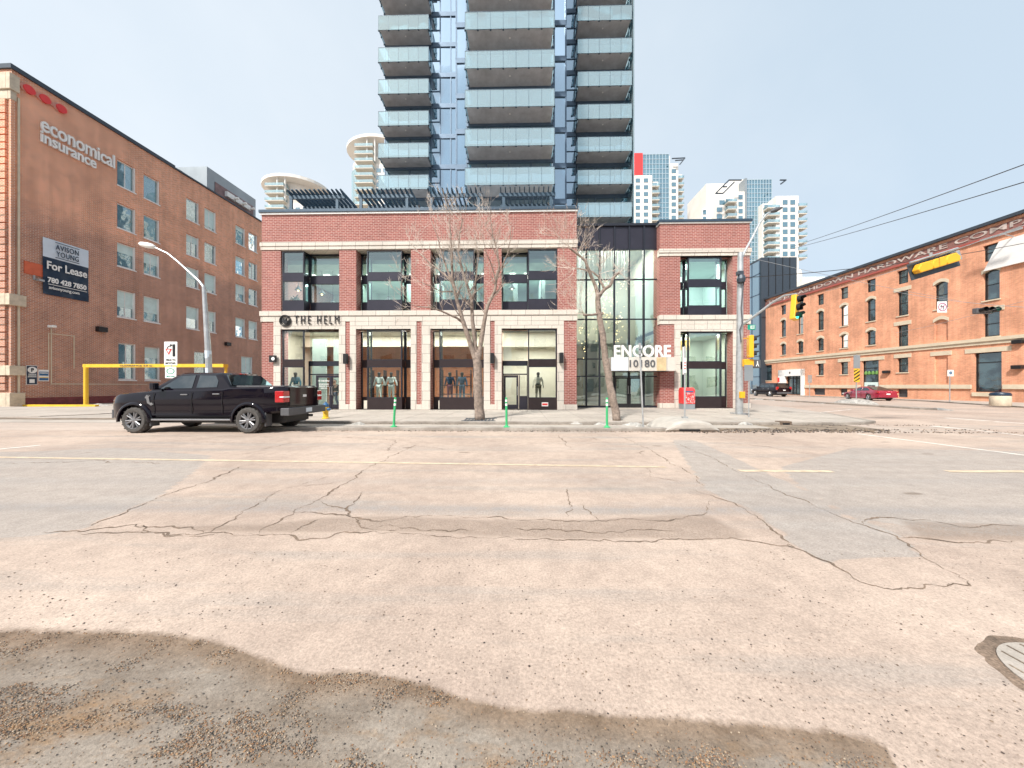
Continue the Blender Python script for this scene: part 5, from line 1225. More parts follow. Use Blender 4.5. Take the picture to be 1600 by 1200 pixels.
t = T('stepped_high_rise', 'stepped cream high rise with blue curtain wall and rounded balconies above the right brick wing', 'high rise', (XX(1170, Y), Y, 0))
mass(t, 1112, 1150, 279, Y + 4); mass(t, 1150, 1200, 275, Y + 3); mass(t, 1098, 1122, 335, Y + 5); mass(t, 1120, 1148, 310, Y, 6); mass(t, 1146, 1162, 303, Y - 1, 6); mass(t, 1183, 1207, 326, Y - 3, 8); mass(t, 1198, 1232, 319, Y - 5, 10); mass(t, 1232, 1240, 326, Y - 2, 8)
mass(t, 1161, 1164, 283, Y - 1.3, 4, M['grey_metal'], 'frame_edge')
curtain(t, X_(1164), X_(1204), 5, Z(284), Y - .4, 9, 44)
rz_ = [Z(332 + 11 * k) for k in range(9)]
win_set(t, [X_(1211.5), X_(1223)], rz_, 1.9, 1.8, Y - 5); win_set(t, [X_(1154.5)], [Z(315 + 10.8 * k) for k in range(5)], 1.7, 1.8, Y - 1); win_set(t, [X_(1124)], [Z(332 + 10.5 * k) for k in range(3)], 2.2, 1.8, Y); win_set(t, [X_(1109.5)], [Z(338)], 1.3, 1.8, Y + 5); mass(t, 1103, 1113, 320, Y + 3, 4); win_set(t, [X_(1107)], [Z(330 + 10.5 * k) for k in range(2)], 1.3, 1.8, Y + 3); win_set(t, [X_(1128)], [Z(321)], 2.2, 1.8, Y)
balc_set(t, [(X_(1184), X_(1202))], [Z(338 + 11 * k) for k in range(8)], Y - 3, 2.6); balc_set(t, [(X_(1231), X_(1245))], [Z(335 + 11 * k) for k in range(8)], Y - 2, 3.0); balc_set(t, [(X_(1132), X_(1146))], [Z(322 + 11 * k) for k in range(4)], Y, 2.4)
m = MB()
for (a, b) in (((1107, 313), (1127, 293)), ((1127, 293), (1146, 293)), ((1107, 313), (1118, 313)), ((1118, 313), (1135, 296)), ((1118, 303), (1124, 303)), ((1204, 293), (1213, 293)), ((1213, 293), (1205, 299))): p, q = B(*a), B(*b); m.tube([p + Vector((0, -5, 0)), q + Vector((0, -5, 0))], .28, 5)
m.build('roof_frame', M['darkgrey'], t)
# left pair, oval
def oval_tower(name, label, pc, hw, ptop, balx, Y, zspan, glx):
    t = T(name, label, 'high rise', (XX(pc, Y), Y + 10, 0)); zt = at(pc, ptop, Y).z; xc = XX(pc, Y + 6); rx = (XX(pc + hw, Y) - XX(pc - hw, Y)) / 2
    def oval(rx_, ry_, z0, z1, nm, mat, yc=Y + 10, n=32, xo=0):
        m = MB(); m.prism([(xc + xo + rx_ * math.cos(2 * math.pi * k / n), yc + ry_ * math.sin(2 * math.pi * k / n)) for k in range(n)], z0, z1); return m.build(nm, mat, t)
    oval(rx * .86, 9, 0, zt - 8.2, 'wall', M['cream']); oval(rx * .6, 7, zt - 8.2, zt - 1.6, 'penthouse_wall', M['cream2']); oval(rx * 1.04, 11.5, zt - 1.6, zt - .4, 'roof', M['cream2']); oval(rx * .7, 7, zt - .4, zt + .3, 'roof', M['cream'])
    m = MB(); m.prism([(xc - 1, 0), (xc + 4, 0), (xc, 2.4)], Y + 4, Y + 7, 'y'); m.v = [(v[0], v[1], v[2] + zt) for v in m.v]; m.build('roof_finial', M['grey_metal'], t)
    for px in balx[2]: m = MB(); x = XX(px, Y); m.tube([(x, Y - .2, zt - 11), (x, Y - .2, zt - 1.6)], .35, 8); m.build('column', M['cream2'], t)
    m = MB(); gx0, gx1 = glx
    m.prism([(xc + rx * .9 * math.cos(a), Y + 10 + 9.6 * math.sin(a)) for a in [R(gx0 + (gx1 - gx0) * k / 8) for k in range(9)]] + [(xc, Y + 10)], 2, zt - 12); m.build('curtain_wall', M['balc'], t)
    nb = zspan; b0, b1 = XX(balx[0], Y), XX(balx[1], Y)
    balc_set(t, [(b0, b1)], [zt - 5.5 - 3.0 * k for k in range(nb)], Y + 2.0, 3.2)
    c0 = XX(balx[1] + 3, Y)
    win_set(t, [c0 + .8, c0 + 3.6], [zt - 14.8 - 3 * k for k in range(nb)], 1.8, 1.6, Y + 1.1)
    m = MB(); m.box(c0 - .6, Y + 1.1, 0, c0 + 6, Y + 8, zt - 11.5); m.build('wall', M['cream2'], t)
Y = 135
oval_tower('oval_high_rise', 'cream high rise with an oval roof, lower one behind the left pergola', 455, 49, 272, (417, 446, (434, 446)), 135, 9, (180, 215))
oval_tower('oval_high_rise', 'taller cream high rise with an oval roof beside the left balconies', 590, 52, 211, (556, 584, (574, 586)), 137, 12, (185, 232))
# ================================================================== VEHICLES
def wheel(parent, x, yo, s, r, wdt, rimr, spokes=6, name='wheel', rimmat=None):
    """s=-1: outer face towards -y"""
    m = MB(); yi = yo - s * wdt
    m.lathe([(rimr, yo), (rimr + .02, yo + s * .01), (r - .05, yo + s * .005), (r - .015, yo - s * .03), (r, yo - s * .07), (r, yi + s * .05), (r - .03, yi), (rimr, yi), (rimr, yo)], (x, 0, r), 36, 'y', False)
    w_ = m.build(name, M['rubber'], parent, world=False, angle=40)
    tr = MB()
    for k in range(36):
        a = k * math.pi / 18; c, s_ = math.cos(a), math.sin(a); off = (k % 2) * .03
        q = [(x + (r - .012) * c - .016 * s_, (r - .012) * s_ + r + .016 * c), (x + (r - .012) * c + .016 * s_, (r - .012) * s_ + r - .016 * c), (x + (r + .008) * c + .016 * s_, (r + .008) * s_ + r - .016 * c), (x + (r + .008) * c - .016 * s_, (r + .008) * s_ + r + .016 * c)]
        tr.prism(q, min(yo - s * (.02 + off), yo - s * .12), max(yo - s * (.02 + off), yo - s * .12), 'y')
    tr.build('tread', M['rubber'], w_, world=False)
    d = MB(); d.lathe([(rimr, yo - s * .10), (rimr * .9, yo - s * .11), (0, yo - s * .11)], (x, 0, r), 24, 'y'); d.build('brake_disc', M['black'], w_, world=False)
    rm = MB(); n = 32; vs = []; fs = []
    for k in range(n):
        a = 2 * math.pi * k / n
        for rr, yy in ((rimr - .025, yo - s * .03), (rimr + .004, yo + s * .008), (rimr - .01, yo - s * .10)): vs.append((x + rr * math.cos(a), yy, r + rr * math.sin(a)))
    for k in range(n):
        i, j = 3 * k, 3 * ((k + 1) % n); fs += [(i, i + 1, j + 1, j), (i, j, j + 2, i + 2)]
    rm.add(vs, fs)
    for k in range(spokes):
        for dlt in ((-.16, .16) if spokes <= 6 else (0,)):
            a = 2 * math.pi * k / spokes + .26; a2 = a + dlt * 1.1
            p0 = Vector((x + .05 * math.cos(a + dlt), yo - s * .035, r + .05 * math.sin(a + dlt))); p1 = Vector((x + (rimr - .01) * math.cos(a2), yo - s * .012, r + (rimr - .01) * math.sin(a2)))
            rm.tube([p0, p1], [.030, .024], 6)
    rm.lathe([(.065, yo - s * .05), (.065, yo - s * .01), (.03, yo + s * .0)], (x, 0, r), 16, 'y')
    rm.build('rim', rimmat or M['rim'], w_, world=False)
    return w_
def boolcut(o, cutters):
    for c in cutters:
        m = o.modifiers.new('c', 'BOOLEAN'); m.operation = 'DIFFERENCE'; m.object = c; m.solver = 'EXACT'
    dg = bpy.context.evaluated_depsgraph_get(); me = bpy.data.meshes.new_from_object(o.evaluated_get(dg)); old = o.data
    o.modifiers.clear(); me.name = old.name; o.data = me
    if not me.materials: me.materials.append(old.materials[0])
    for c in cutters: bpy.data.objects.remove(c)
def skinloft(stations, n_side, mat, name, parent):
    """stations: list of (x, [(halfwidth, z), ...]) bottom to top, mirrored in y about yc"""
    m = MB(); vs = []; k = len(stations[0][1]); nn = 2 * k
    for x, sec in stations:
        for (h, z) in sec: vs.append((x if not isinstance(x, tuple) else x[0], -h, z))
        for (h, z) in sec[::-1]: vs.append((x, h, z))
    fs = []
    for i in range(len(stations) - 1):
        for j in range(nn): fs.append((i * nn + j, i * nn + (j + 1) % nn, (i + 1) * nn + (j + 1) % nn, (i + 1) * nn + j))
    fs.append(tuple(range(nn))[::-1]); fs.append(tuple(range((len(stations) - 1) * nn, len(stations) * nn)))
    m.add(vs, fs); return m
def subdiv(o, lv, crease=0):
    s = o.modifiers.new('s', 'SUBSURF'); s.levels = lv; s.render_levels = lv
def interp(tab, x):
    for (a, va), (b, vb) in zip(tab, tab[1:]):
        if x <= b: t = max(0, (x - a) / (b - a)); return va + (vb - va) * t
    return tab[-1][1]
def make_car(P):
    """generic car: P holds length profile tables; x forward end = 0, y centre 0 (width W)"""
    t = T(P['name'], P['label'], P['cat'], P['loc'], P['rz'])
    W = P['W'] / 2; Ln = P['L']
    xs_ = sorted(set([0, .03, .12, .3] + [Ln * k / 26 for k in range(1, 26)] + [Ln - .3, Ln - .1, Ln - .02, Ln]))
    st = []
    for x in xs_:
        e = min(x, Ln - x); nar = W * (1 - P.get('nose', .16) * max(0, 1 - e / .55) ** 2)
        zb = interp(P['bot'], x); zt = interp(P['deck'], x); zm = zb + (zt - zb) * .55
        st.append((x, [(nar * .92, zb), (nar * .985, zb + .07), (nar * .972, zb + (zt - zb) * .30), (nar * .998, zb + (zt - zb) * .62), (nar * .99, zb + (zt - zb) * .72), (nar * .965, zt - .06), (nar * .93, zt - .015), (nar * .87, zt)]))
    b = skinloft(st, 5, None, 'body', t).build('body', M[P['paint']], t, world=False, angle=38)
    cutters = []
    for xw in P['wheels']:
        c = MB(); c.lathe([(P['r'] + .055, -W - .3), (P['r'] + .055, -W + .38)], (xw, 0, P['r'] + .015), 40, 'y'); cutters.append(c.build('c', M['black'], None))
        c = MB(); c.lathe([(P['r'] + .055, W - .38), (P['r'] + .055, W + .3)], (xw, 0, P['r'] + .015), 40, 'y'); cutters.append(c.build('c', M['black'], None))
    for c in cutters: c.parent = None; c.matrix_basis = t.matrix_basis
    bpy.context.view_layer.update(); boolcut(b, cutters)
    for p in b.data.polygons: p.use_smooth = True
    b.data.set_sharp_from_angle(angle=R(30))
    for xw in P['wheels']:
        for s in (-1, 1): wheel(t, xw, s * (W - .02 + P.get('poke', 0)), s, P['r'], P.get('tw', .24), P['rim'], P.get('spokes', 6), rimmat=M.get(P.get('rimmat', 'rim')))
    # greenhouse
    gx = P['gh']    # list of (x_base, x_top, half_top_factor)
    xb0, xt0, xt1, xb1 = gx; zr = P['roof']; tuck = P.get('tuck', .20)
    st = []
    N_ = 12
    for k in range(N_ + 1):
        u = k / N_; x = xb0 + (xb1 - xb0) * u
        if x < xt0: f = (x - xb0) / (xt0 - xb0)
        elif x > xt1: f = (xb1 - x) / (xb1 - xt1)
        else: f = 1
        zb = interp(P['deck'], x) - .06; mid = (xt0 + xt1) / 2
        zt = zb + .06 + (zr - .05 - zb - .06) * max(0, f) ** .92 + .05 * (1 - ((x - mid) / (Ln / 3)) ** 2) * max(0, f)
        g0 = W - .05; 
        def hw(z, zb=zb): return g0 - tuck * max(0, (z - zb)) / (zr - zb)
        st.append((x, [(g0, zb), (hw(zb + (zt - zb) * .5), zb + (zt - zb) * .5), (hw(zt - min(.09, (zt - zb) * .3)), zt - min(.09, (zt - zb) * .3)), (hw(zt) - min(.09, (zt - zb) * .3), zt)]))
    for q in (xt0, xt1):
        pass
    g_ = skinloft(st, 4, None, 'cabin', t).build('cabin', M[P['paint']], t, world=False, angle=42)
    # windows on the sloping sides
    def side_pt(x, z, s, out=.012):
        zb = interp(P['deck'], x) - .06; return (x, s * (W - .05 - tuck * max(0, z - zb) / (zr - zb) + out), z)
    for s in (-1, 1):
        for poly in P['win']:
            m = MB(); m.add([side_pt(x, z, s) for x, z in poly] + [side_pt(x, z, s, -.02) for x, z in poly], [tuple(range(len(poly)))] + [(i, (i + 1) % len(poly), len(poly) + (i + 1) % len(poly), len(poly) + i) for i in range(len(poly))])
            m.build('side_window', M['cglass'], t, world=False)
    def slope_glass(xb, xt, zb, zt, nm, hb, ht, out):
        m = MB(); n = Vector((-(zt - zb), 0, (xt - xb))) if out > 0 else Vector(((zt - zb), 0, -(xt - xb))); n.normalize()
        a = [Vector((xb, -hb, zb)), Vector((xb, hb, zb)), Vector((xt, ht, zt)), Vector((xt, -ht, zt))]
        if n.z < 0: n = -n
        m.add([tuple(v + n * .02) for v in a] + [tuple(v - n * .02) for v in a], [(0, 1, 2, 3), (0, 1, 5, 4), (1, 2, 6, 5), (2, 3, 7, 6), (3, 0, 4, 7)]); return m.build(nm, M['cglass'], t, world=False)
    zf_ = interp(P['deck'], xb0)
    f0, f1 = .10, .88
    lx = lambda f: xb0 + (xt0 - xb0) * f; lz = lambda f, d: d + (zr - .03 - d) * f ** .92
    slope_glass(lx(f0), lx(f1), lz(f0, zf_), lz(f1, zf_), 'windscreen', W - .14, W - tuck - .10, 1)
    zr_ = interp(P['deck'], xb1); rx = lambda f: xb1 - (xb1 - xt1) * f
    slope_glass(rx(f0), rx(f1), lz(f0, zr_), lz(f1, zr_), 'rear_window', W - .14, W - tuck - .10, -1)
    # door seams & handles
    for s in (-1, 1):
        for x in P['seams']:
            m = MB(); z0 = interp(P['bot'], x) + .12; z1 = interp(P['deck'], x) - .05; y = s * (W + .001)
            m.box(x - .006, y - .006, z0, x + .006, y + .006, z0 + (z1 - z0) * .93); m.build('door_seam', M['black'], t, world=False)
        for x in P['handles']:
            z = interp(P['deck'], x) - .17; m = MB(); m.box(x - .11, s * (W - .01) - .02, z - .018, x + .11, s * (W - .01) + .02, z + .018); m.build('door_handle', M[P.get('trim', 'chrome')], t, world=False, bevel=.008)
        m = MB(); xm = P['mirror']; zm = interp(P['deck'], xm) + .10; y0 = s * (W - .02); y1 = s * (W + .20); m.box(xm - .09, min(y0 + s * .06, y1), zm - .10, xm + .07, max(y0 + s * .06, y1), zm + .11); m.box(xm - .03, min(y0 - s * .04, y0 + s * .08), zm - .10, xm + .03, max(y0 - s * .04, y0 + s * .08), zm - .05)
        m.build('mirror', M[P['paint']], t, world=False, bevel=.03)
        for (nm, mat, x0, x1, z0, z1, ins) in P['lamps']:
            m = MB(); a = s * (W - .30 - 0); bb = s * (W + .006 - ins); m.box(x0, min(a, bb), z0, x1, max(a, bb), z1); m.build(nm, M[mat], t, world=False, bevel=.02)
    for (nm, mat, x0, x1, h0, z0, z1) in P['parts']:
        m = MB(); m.box(x0, -h0, z0, x1, h0, z1); m.build(nm, M[mat], t, world=False, bevel=.02)
    return t
# pickup truck (front towards -X)
px0 = XX(208.7, 10.25) - .93
DX = px0; W2 = 1.01
tk = make_car(dict(name='pickup_truck', label='black crew cab pickup truck parked at the kerb in front of the brown building', cat='pickup truck', loc=(DX, 10.25 + W2, 0), rz=0,
    W=2.02, L=5.72, bot=[(0, .42), (.5, .44), (1.5, .50), (3.9, .50), (5.2, .62), (5.72, .66)], deck=[(0, 1.08), (.10, 1.17), (.35, 1.24), (1.3, 1.33), (1.6, 1.38), (3.9, 1.42), (3.95, 1.46), (5.62, 1.49), (5.72, 1.44)],
    wheels=(.93, 4.60), r=.415, rim=.265, poke=.03, tw=.28, paint='carblack', gh=(1.38, 2.15, 3.62, 3.98), roof=1.93, tuck=.22, nose=.20,
    win=[[(1.72, 1.41), (2.24, 1.82), (2.72, 1.84), (2.74, 1.43)], [(2.88, 1.44), (2.86, 1.84), (3.38, 1.83), (3.52, 1.66), (3.54, 1.46)]],
    seams=(1.58, 2.80, 3.78), handles=(2.55, 3.58), mirror=1.74, trim='rim',
    lamps=[('taillight', 'tail', 5.46, 5.735, .98, 1.34, .0), ('taillight_core', 'lampw', 5.60, 5.742, 1.12, 1.18, -.003), ('headlight', 'lampw', .03, .34, .93, 1.06, .20), ('marker_lamp', 'amber', .22, .42, .93, 1.04, .085), ('running_board', 'rim', 1.45, 4.05, .40, .46, .0), ('mud_flap', 'plastic', 5.12, 5.16, .22, .66, .02), ('mud_flap', 'plastic', 1.42, 1.46, .22, .56, .02)],
    parts=[('grille', 'plastic', -.02, .05, .62, .78, 1.06), ('front_bumper', 'plastic', -.05, .2, .80, .46, .74), ('rear_bumper', 'plastic', 5.62, 5.90, .99, .56, .80), ('tailgate', 'carblack', 5.69, 5.75, .74, .84, 1.46), ('licence_plate', 'paleblue', 5.895, 5.91, .16, .62, .76), ('brake_light', 'tail', 3.58, 3.66, .14, 1.885, 1.925), ('tailgate_emblem', 'lampw', 5.745, 5.757, .09, 1.13, 1.21), ('tow_hitch', 'black', 5.85, 6.02, .05, .46, .54), ('bed_cover', 'plastic', 4.05, 5.62, .80, 1.46, 1.51), ('undercarriage', 'black', .5, 5.5, .62, .30, .62)]))
# flares over the wheels, hose of ring quads
for xw in (.93, 4.60):
    for s in (-1, 1):
        m = MB(); vs = []; fs = []; n = 18
        for k in range(n + 1):
            a = R(-8 + 196 * k / n); c, s_ = math.cos(a), math.sin(a)
            for rr, yy in ((.47, W2 - .03), (.47, W2 + .035), (.50, W2 + .04), (.56, W2 + .012), (.575, W2 - .03)): vs.append((xw + rr * c, s * yy, .43 + rr * s_))
        for k in range(n):
            for j in range(4): i = 5 * k + j; fs.append((i, i + 1, i + 6, i + 5))
        m.add(vs, fs); m.build('wheel_flare', M['carblack'], tk, world=False, angle=50)
m = MB()
for s in (-1,): m.prism([(1.30, 1.12), (1.36, 1.22), (1.42, 1.18), (1.46, .98), (1.58, .92), (1.50, .88), (1.38, .96), (1.35, 1.10)], -W2 - .012, -W2 + .01, 'y')
m.build('side_vent', M['rim'], tk, world=False)
# chrome belt line
make_car(dict(name='suv', label='large black SUV parked beyond the corner by the white portal of the orange warehouse', cat='SUV', loc=(36.3, 51.5, 0), rz=R(-93),
    W=2.0, L=5.5, bot=[(0, .40), (1, .34), (4.6, .34), (5.5, .45)], deck=[(0, .95), (.15, 1.08), (1.3, 1.18), (1.5, 1.22), (4.6, 1.25), (5.35, 1.22), (5.5, 1.12)],
    wheels=(.98, 4.15), r=.41, rim=.28, paint='carblack', gh=(1.3, 2.05, 5.12, 5.44), roof=1.92, tuck=.2, nose=.12,
    win=[[(1.75, 1.27), (2.2, 1.68), (2.85, 1.72), (2.9, 1.28)], [(3.0, 1.28), (2.98, 1.72), (3.85, 1.72), (3.95, 1.29)], [(4.08, 1.3), (4.0, 1.72), (4.75, 1.70), (4.95, 1.32)]],
    seams=(1.55, 2.95, 3.98), handles=(2.75, 3.8), mirror=1.72, rimmat='chrome', spokes=7,
    lamps=[('taillight', 'tail', 5.28, 5.49, .95, 1.38, .04), ('headlight', 'lampw', .03, .3, .82, .98, .05)],
    parts=[('grille', 'chrome', -.02, .05, .5, .62, .9), ('rear_bumper', 'plastic', 5.42, 5.56, .9, .42, .66), ('licence_plate', 'white', 5.5, 5.515, .16, .84, .98), ('undercarriage', 'black', .5, 5.2, .62, .26, .5)])).rotation_euler
sd_ = make_car(dict(name='sedan', label='red sedan parked by the orange warehouse beyond the yellow striped marker', cat='car', loc=(37.55, 38.5, 0), rz=R(-102),
    W=1.84, L=4.86, bot=[(0, .30), (.8, .22), (4.2, .22), (4.86, .34)], deck=[(0, .62), (.2, .74), (1.2, .90), (1.5, .95), (3.8, .99), (4.6, 1.04), (4.8, .98), (4.86, .86)],
    wheels=(.92, 3.75), r=.335, rim=.235, paint='carred', gh=(1.25, 2.15, 3.1, 4.45), roof=1.45, tuck=.24, nose=.22,
    win=[[(1.75, 1.0), (2.25, 1.30), (2.72, 1.34), (2.78, 1.01)], [(2.88, 1.01), (2.84, 1.34), (3.35, 1.31), (3.8, 1.08), (3.7, 1.03)]],
    seams=(1.5, 2.82, 3.6), handles=(2.6, 3.45), mirror=1.75, rimmat='chrome', spokes=7,
    lamps=[('taillight', 'tail', 4.50, 4.83, .80, .94, .06), ('headlight', 'lampw', .06, .4, .60, .72, .06)],
    parts=[('rear_bumper', 'carred', 4.78, 4.88, .78, .34, .6), ('licence_plate', 'white', 4.862, 4.875, .16, .62, .74), ('undercarriage', 'black', .5, 4.5, .6, .16, .4)]))
make_car(dict(name='parked_car', label='grey car mostly hidden behind the front of the black pickup', cat='car', loc=(-27.0, 27.5, 0), rz=R(-60),
    W=1.85, L=4.6, bot=[(0, .30), (.8, .24), (4.2, .24), (4.6, .34)], deck=[(0, .72), (.2, .86), (1.1, 1.02), (4.2, 1.08), (4.6, .96)],
    wheels=(.9, 3.6), r=.34, rim=.24, paint='cargrey', gh=(1.05, 1.8, 4.0, 4.5), roof=1.72, tuck=.2, nose=.2,
    win=[[(1.6, 1.1), (1.95, 1.5), (2.6, 1.52), (2.7, 1.12)], [(2.8, 1.12), (2.75, 1.52), (3.6, 1.5), (3.8, 1.15)]],
    seams=(1.4, 2.75), handles=(2.5, 3.5), mirror=1.5, lamps=[('headlight', 'lampw', .04, .3, .68, .82, .05), ('taillight', 'tail', 4.4, 4.6, .85, 1.0, .05)],
    parts=[('grille', 'black', -.02, .05, .5, .5, .75), ('undercarriage', 'black', .5, 4.2, .6, .2, .4)]))
# ================================================================== TREES
def branch(mb, tw, p, d, r, ln, lvl, seed, up=.25, spread=.7):
    n = 5 if lvl < 3 else 3; pts = [p.copy()]; rad = [r]; q = p.copy(); dd = d.copy()
    for k in range(n):
        dd = (dd + Vector((random.gauss(0, .16), random.gauss(0, .16), random.gauss(up * .25, .12)))).normalized()
        q = q + dd * ln / n; pts.append(q.copy()); rad.append(r * (1 - .62 * (k + 1) / n))
    (mb if r > .012 else tw).tube(pts, rad, 6 if r > .02 else 3, cap=False)
    if lvl >= 5 or ln < .12: return
    nb = random.choice((2, 3, 3)) if lvl < 4 else random.choice((2, 2, 3))
    for b in range(nb):
        i = random.randint(2, n); t = (pts[i] - pts[i - 1]).normalized()
        ax = Vector((random.gauss(0, 1), random.gauss(0, 1), random.gauss(0, 1))).normalized(); nd = (t + ax * spread * random.uniform(.6, 1.1) + Vector((0, 0, up * .3))).normalized()
        branch(mb, tw, pts[i], nd, max(rad[i] * random.uniform(.6, .85), .0055), ln * random.uniform(.55, .82), lvl + 1, 0, up, spread)
def limb(mb, tw, pix, D0, r0, r1, dz=0.0, side=True, dens=1.0, up=.35, tlen=1.1, st=.35):
    pts = []; n = len(pix)
    for i, (x, y) in enumerate(pix): pts.append(atD(x, y, D0 + dz * (i / max(1, n - 1)) + .05 * math.sin(i * 2.1)))
    # resample
    P = []; 
    for a, b in zip(pts, pts[1:]):
        k = max(2, int((b - a).length / .18))
        for j in range(k): q = a.lerp(b, j / k); P.append(q + Vector((noise.noise(q * 3), noise.noise(q * 3 + Vector((5, 0, 0))), 0)) * .035)
    P.append(pts[-1]); m = len(P); rad = [r0 + (r1 - r0) * (i / (m - 1)) ** .8 for i in range(m)]
    rad = [r * (1 + .12 * noise.noise(p * 5)) for r, p in zip(rad, P)]
    mb.tube(P, rad, 10, cap=True)
    if side:
        for i in range(int(m * st), m):
            if random.random() > .75 * dens: continue
            t = (P[i] - P[i - 1]).normalized(); ax = Vector((random.gauss(0, 1), random.gauss(0, .8), random.gauss(0, .6))).normalized()
            branch(mb, tw, P[i], (t * .7 + ax * .8 + Vector((0, 0, .3))).normalized(), max(min(rad[i] * .5, .028), .006), tlen * random.uniform(.4, .85), 2, 0, up)
        branch(mb, tw, P[-1], (P[-1] - P[-2]).normalized(), rad[-1], tlen * .55, 1, 0, up)
random.seed(21)
D = 13.8; base = atD(750, 655, D); base.z = .1
t = T('bare_tree', 'tall bare multi stemmed tree with grey trunk forked low, in front of the shop windows', 'tree', base, 0, 'bare street trees on the sidewalk')
mb = MB(); tw_ = MB()
limb(mb, tw_, [(750, 657), (749, 640), (747, 610), (746, 580), (745, 552)], D, .21, .165, 0, False)
limb(mb, tw_, [(745, 566), (738, 545), (730, 522), (722, 498), (714, 470), (706, 432), (707, 400), (704, 372), (703, 350)], D, .125, .02, -.5, dens=1.0)
limb(mb, tw_, [(724, 505), (714, 497), (690, 486), (668, 480), (648, 478)], D, .055, .014, -.9, dens=1.1, tlen=.8)
limb(mb, tw_, [(709, 450), (698, 420), (688, 390), (685, 372), (676, 350)], D - .3, .05, .014, .3, dens=1.1, tlen=.9)
limb(mb, tw_, [(707, 440), (690, 425), (672, 412), (652, 392), (642, 380)], D - .3, .045, .012, .9, dens=1.1, tlen=.9)
limb(mb, tw_, [(707, 455), (690, 456), (672, 447), (655, 440)], D - .3, .03, .010, -.7, dens=1.1, tlen=.8)
limb(mb, tw_, [(745, 560), (741, 530), (738, 500), (737, 470), (730, 445), (722, 420), (716, 395), (718, 365), (722, 345)], D, .105, .018, .8, dens=1.0)
limb(mb, tw_, [(737, 478), (741, 455), (745, 425), (748, 400), (744, 378)], D + .2, .04, .012, .6, dens=1.2)
limb(mb, tw_, [(737, 482), (722, 465), (712, 448), (700, 436)], D, .04, .014, 1.0, dens=1.1)
limb(mb, tw_, [(747, 566), (752, 535), (757, 500), (763, 475), (773, 455), (777, 430), (780, 415), (776, 388), (770, 368), (767, 345)], D, .12, .018, .3, dens=1.0)
limb(mb, tw_, [(778, 428), (786, 414), (794, 395), (798, 372), (797, 355)], D + .2, .04, .012, -.4, dens=1.1, tlen=.8)
limb(mb, tw_, [(775, 440), (768, 415), (760, 395), (754, 370)], D + .2, .03, .01, -.7, dens=1.2, tlen=.8)
mb.build('trunk', M['bark'], t, smooth=True); tw_.build('twigs', M['twig'], t)
print('tree1', len(tw_.f), len(mb.f))
D = 13.5; base = atD(962, 656, D); base.z = .1
t = T('bare_tree', 'leaning heavily pruned bare tree with stub ends and rusty buds before the lobby glass', 'tree', base, 0, 'bare street trees on the sidewalk')
mb = MB(); tw_ = MB(); bd = MB()
limb(mb, tw_, [(964, 658), (962, 645), (957, 620), (951, 590), (946, 560), (942, 522), (936, 492), (934, 470), (935, 457)], D, .17, .105, 0, False)
limb(mb, tw_, [(935, 464), (928, 441), (920, 423), (914, 407), (901, 396), (889, 386)], D, .085, .045, -.4, False)
limb(mb, tw_, [(935, 464), (944, 452), (953, 447), (957, 436), (963, 429), (968, 426)], D, .085, .045, .3, False)
limb(mb, tw_, [(944, 452), (936, 432), (926, 425), (912, 421), (898, 419)], D + .1, .055, .028, .4, False)
limb(mb, tw_, [(938, 490), (925, 492), (912, 492)], D, .055, .04, -.3, False)
for (x, y, dx, dy, n, l_, m_) in ((889, 386, -1, -1, 9, .9, 1), (901, 395, .3, -1, 8, .9, 1), (912, 402, .5, -.8, 4, .6, 1), (898, 419, -1, .3, 7, .8, 1), (912, 491, -.3, -.6, 6, .85, 0), (912, 490, -1, .1, 4, .8, 1), (968, 426, 1, .0, 6, .5, 0), (945, 440, -.1, -1, 5, .6, 1), (936, 428, .3, -1, 4, .5, 1)):
    p = atD(x, y, D)
    for k in range(n):
        d = Vector((dx + random.gauss(0, .7), random.gauss(0, .8), -dy + random.gauss(.1, .6))).normalized()
        branch(tw_, tw_, p, d, .012, l_ * random.uniform(.6, 1.1), 2, 0, .3, .8)
for k in range(0, len(tw_.v) - 3, 9):
    v = tw_.v[k]
    if random.random() < .35 and v[0] < base.x - 1.0: rock(bd, v, .014, 1)
for (x, y) in ((937, 481), (941, 490)):
    p = atD(x, y, D - .12); mb.add(*[(lambda q: (q.v, q.f))(MB().lathe([(.06, p.y - .03), (.045, p.y - .05), (.0, p.y - .03)], (p.x, 0, p.z), 10, 'y'))][0])
mb.build('trunk', M['bark'], t, smooth=True); tw_.build('twigs', M['twig'], t); b_ = bd.build('buds', M['bud'], t); b_['kind'] = 'stuff'
for k, (px, D_, lab) in enumerate(((750, 13.8, 'dark square tree grate around the foot of the forked tree'),)):
    p = atD(px, 656, D_); t = T('tree_grate', lab, 'tree grate', (p.x, p.y, .1)); mb = MB()
    for j in range(9): mb.box(p.x - .62 + j * .14, p.y - .5, .101, p.x - .55 + j * .14, p.y + .5, .118)
    mb.box(p.x - .68, p.y - .55, .1, p.x + .68, p.y - .5, .122); mb.box(p.x - .68, p.y + .5, .1, p.x + .68, p.y + .55, .122); mb.build('grate', M['darkgrey'], t)
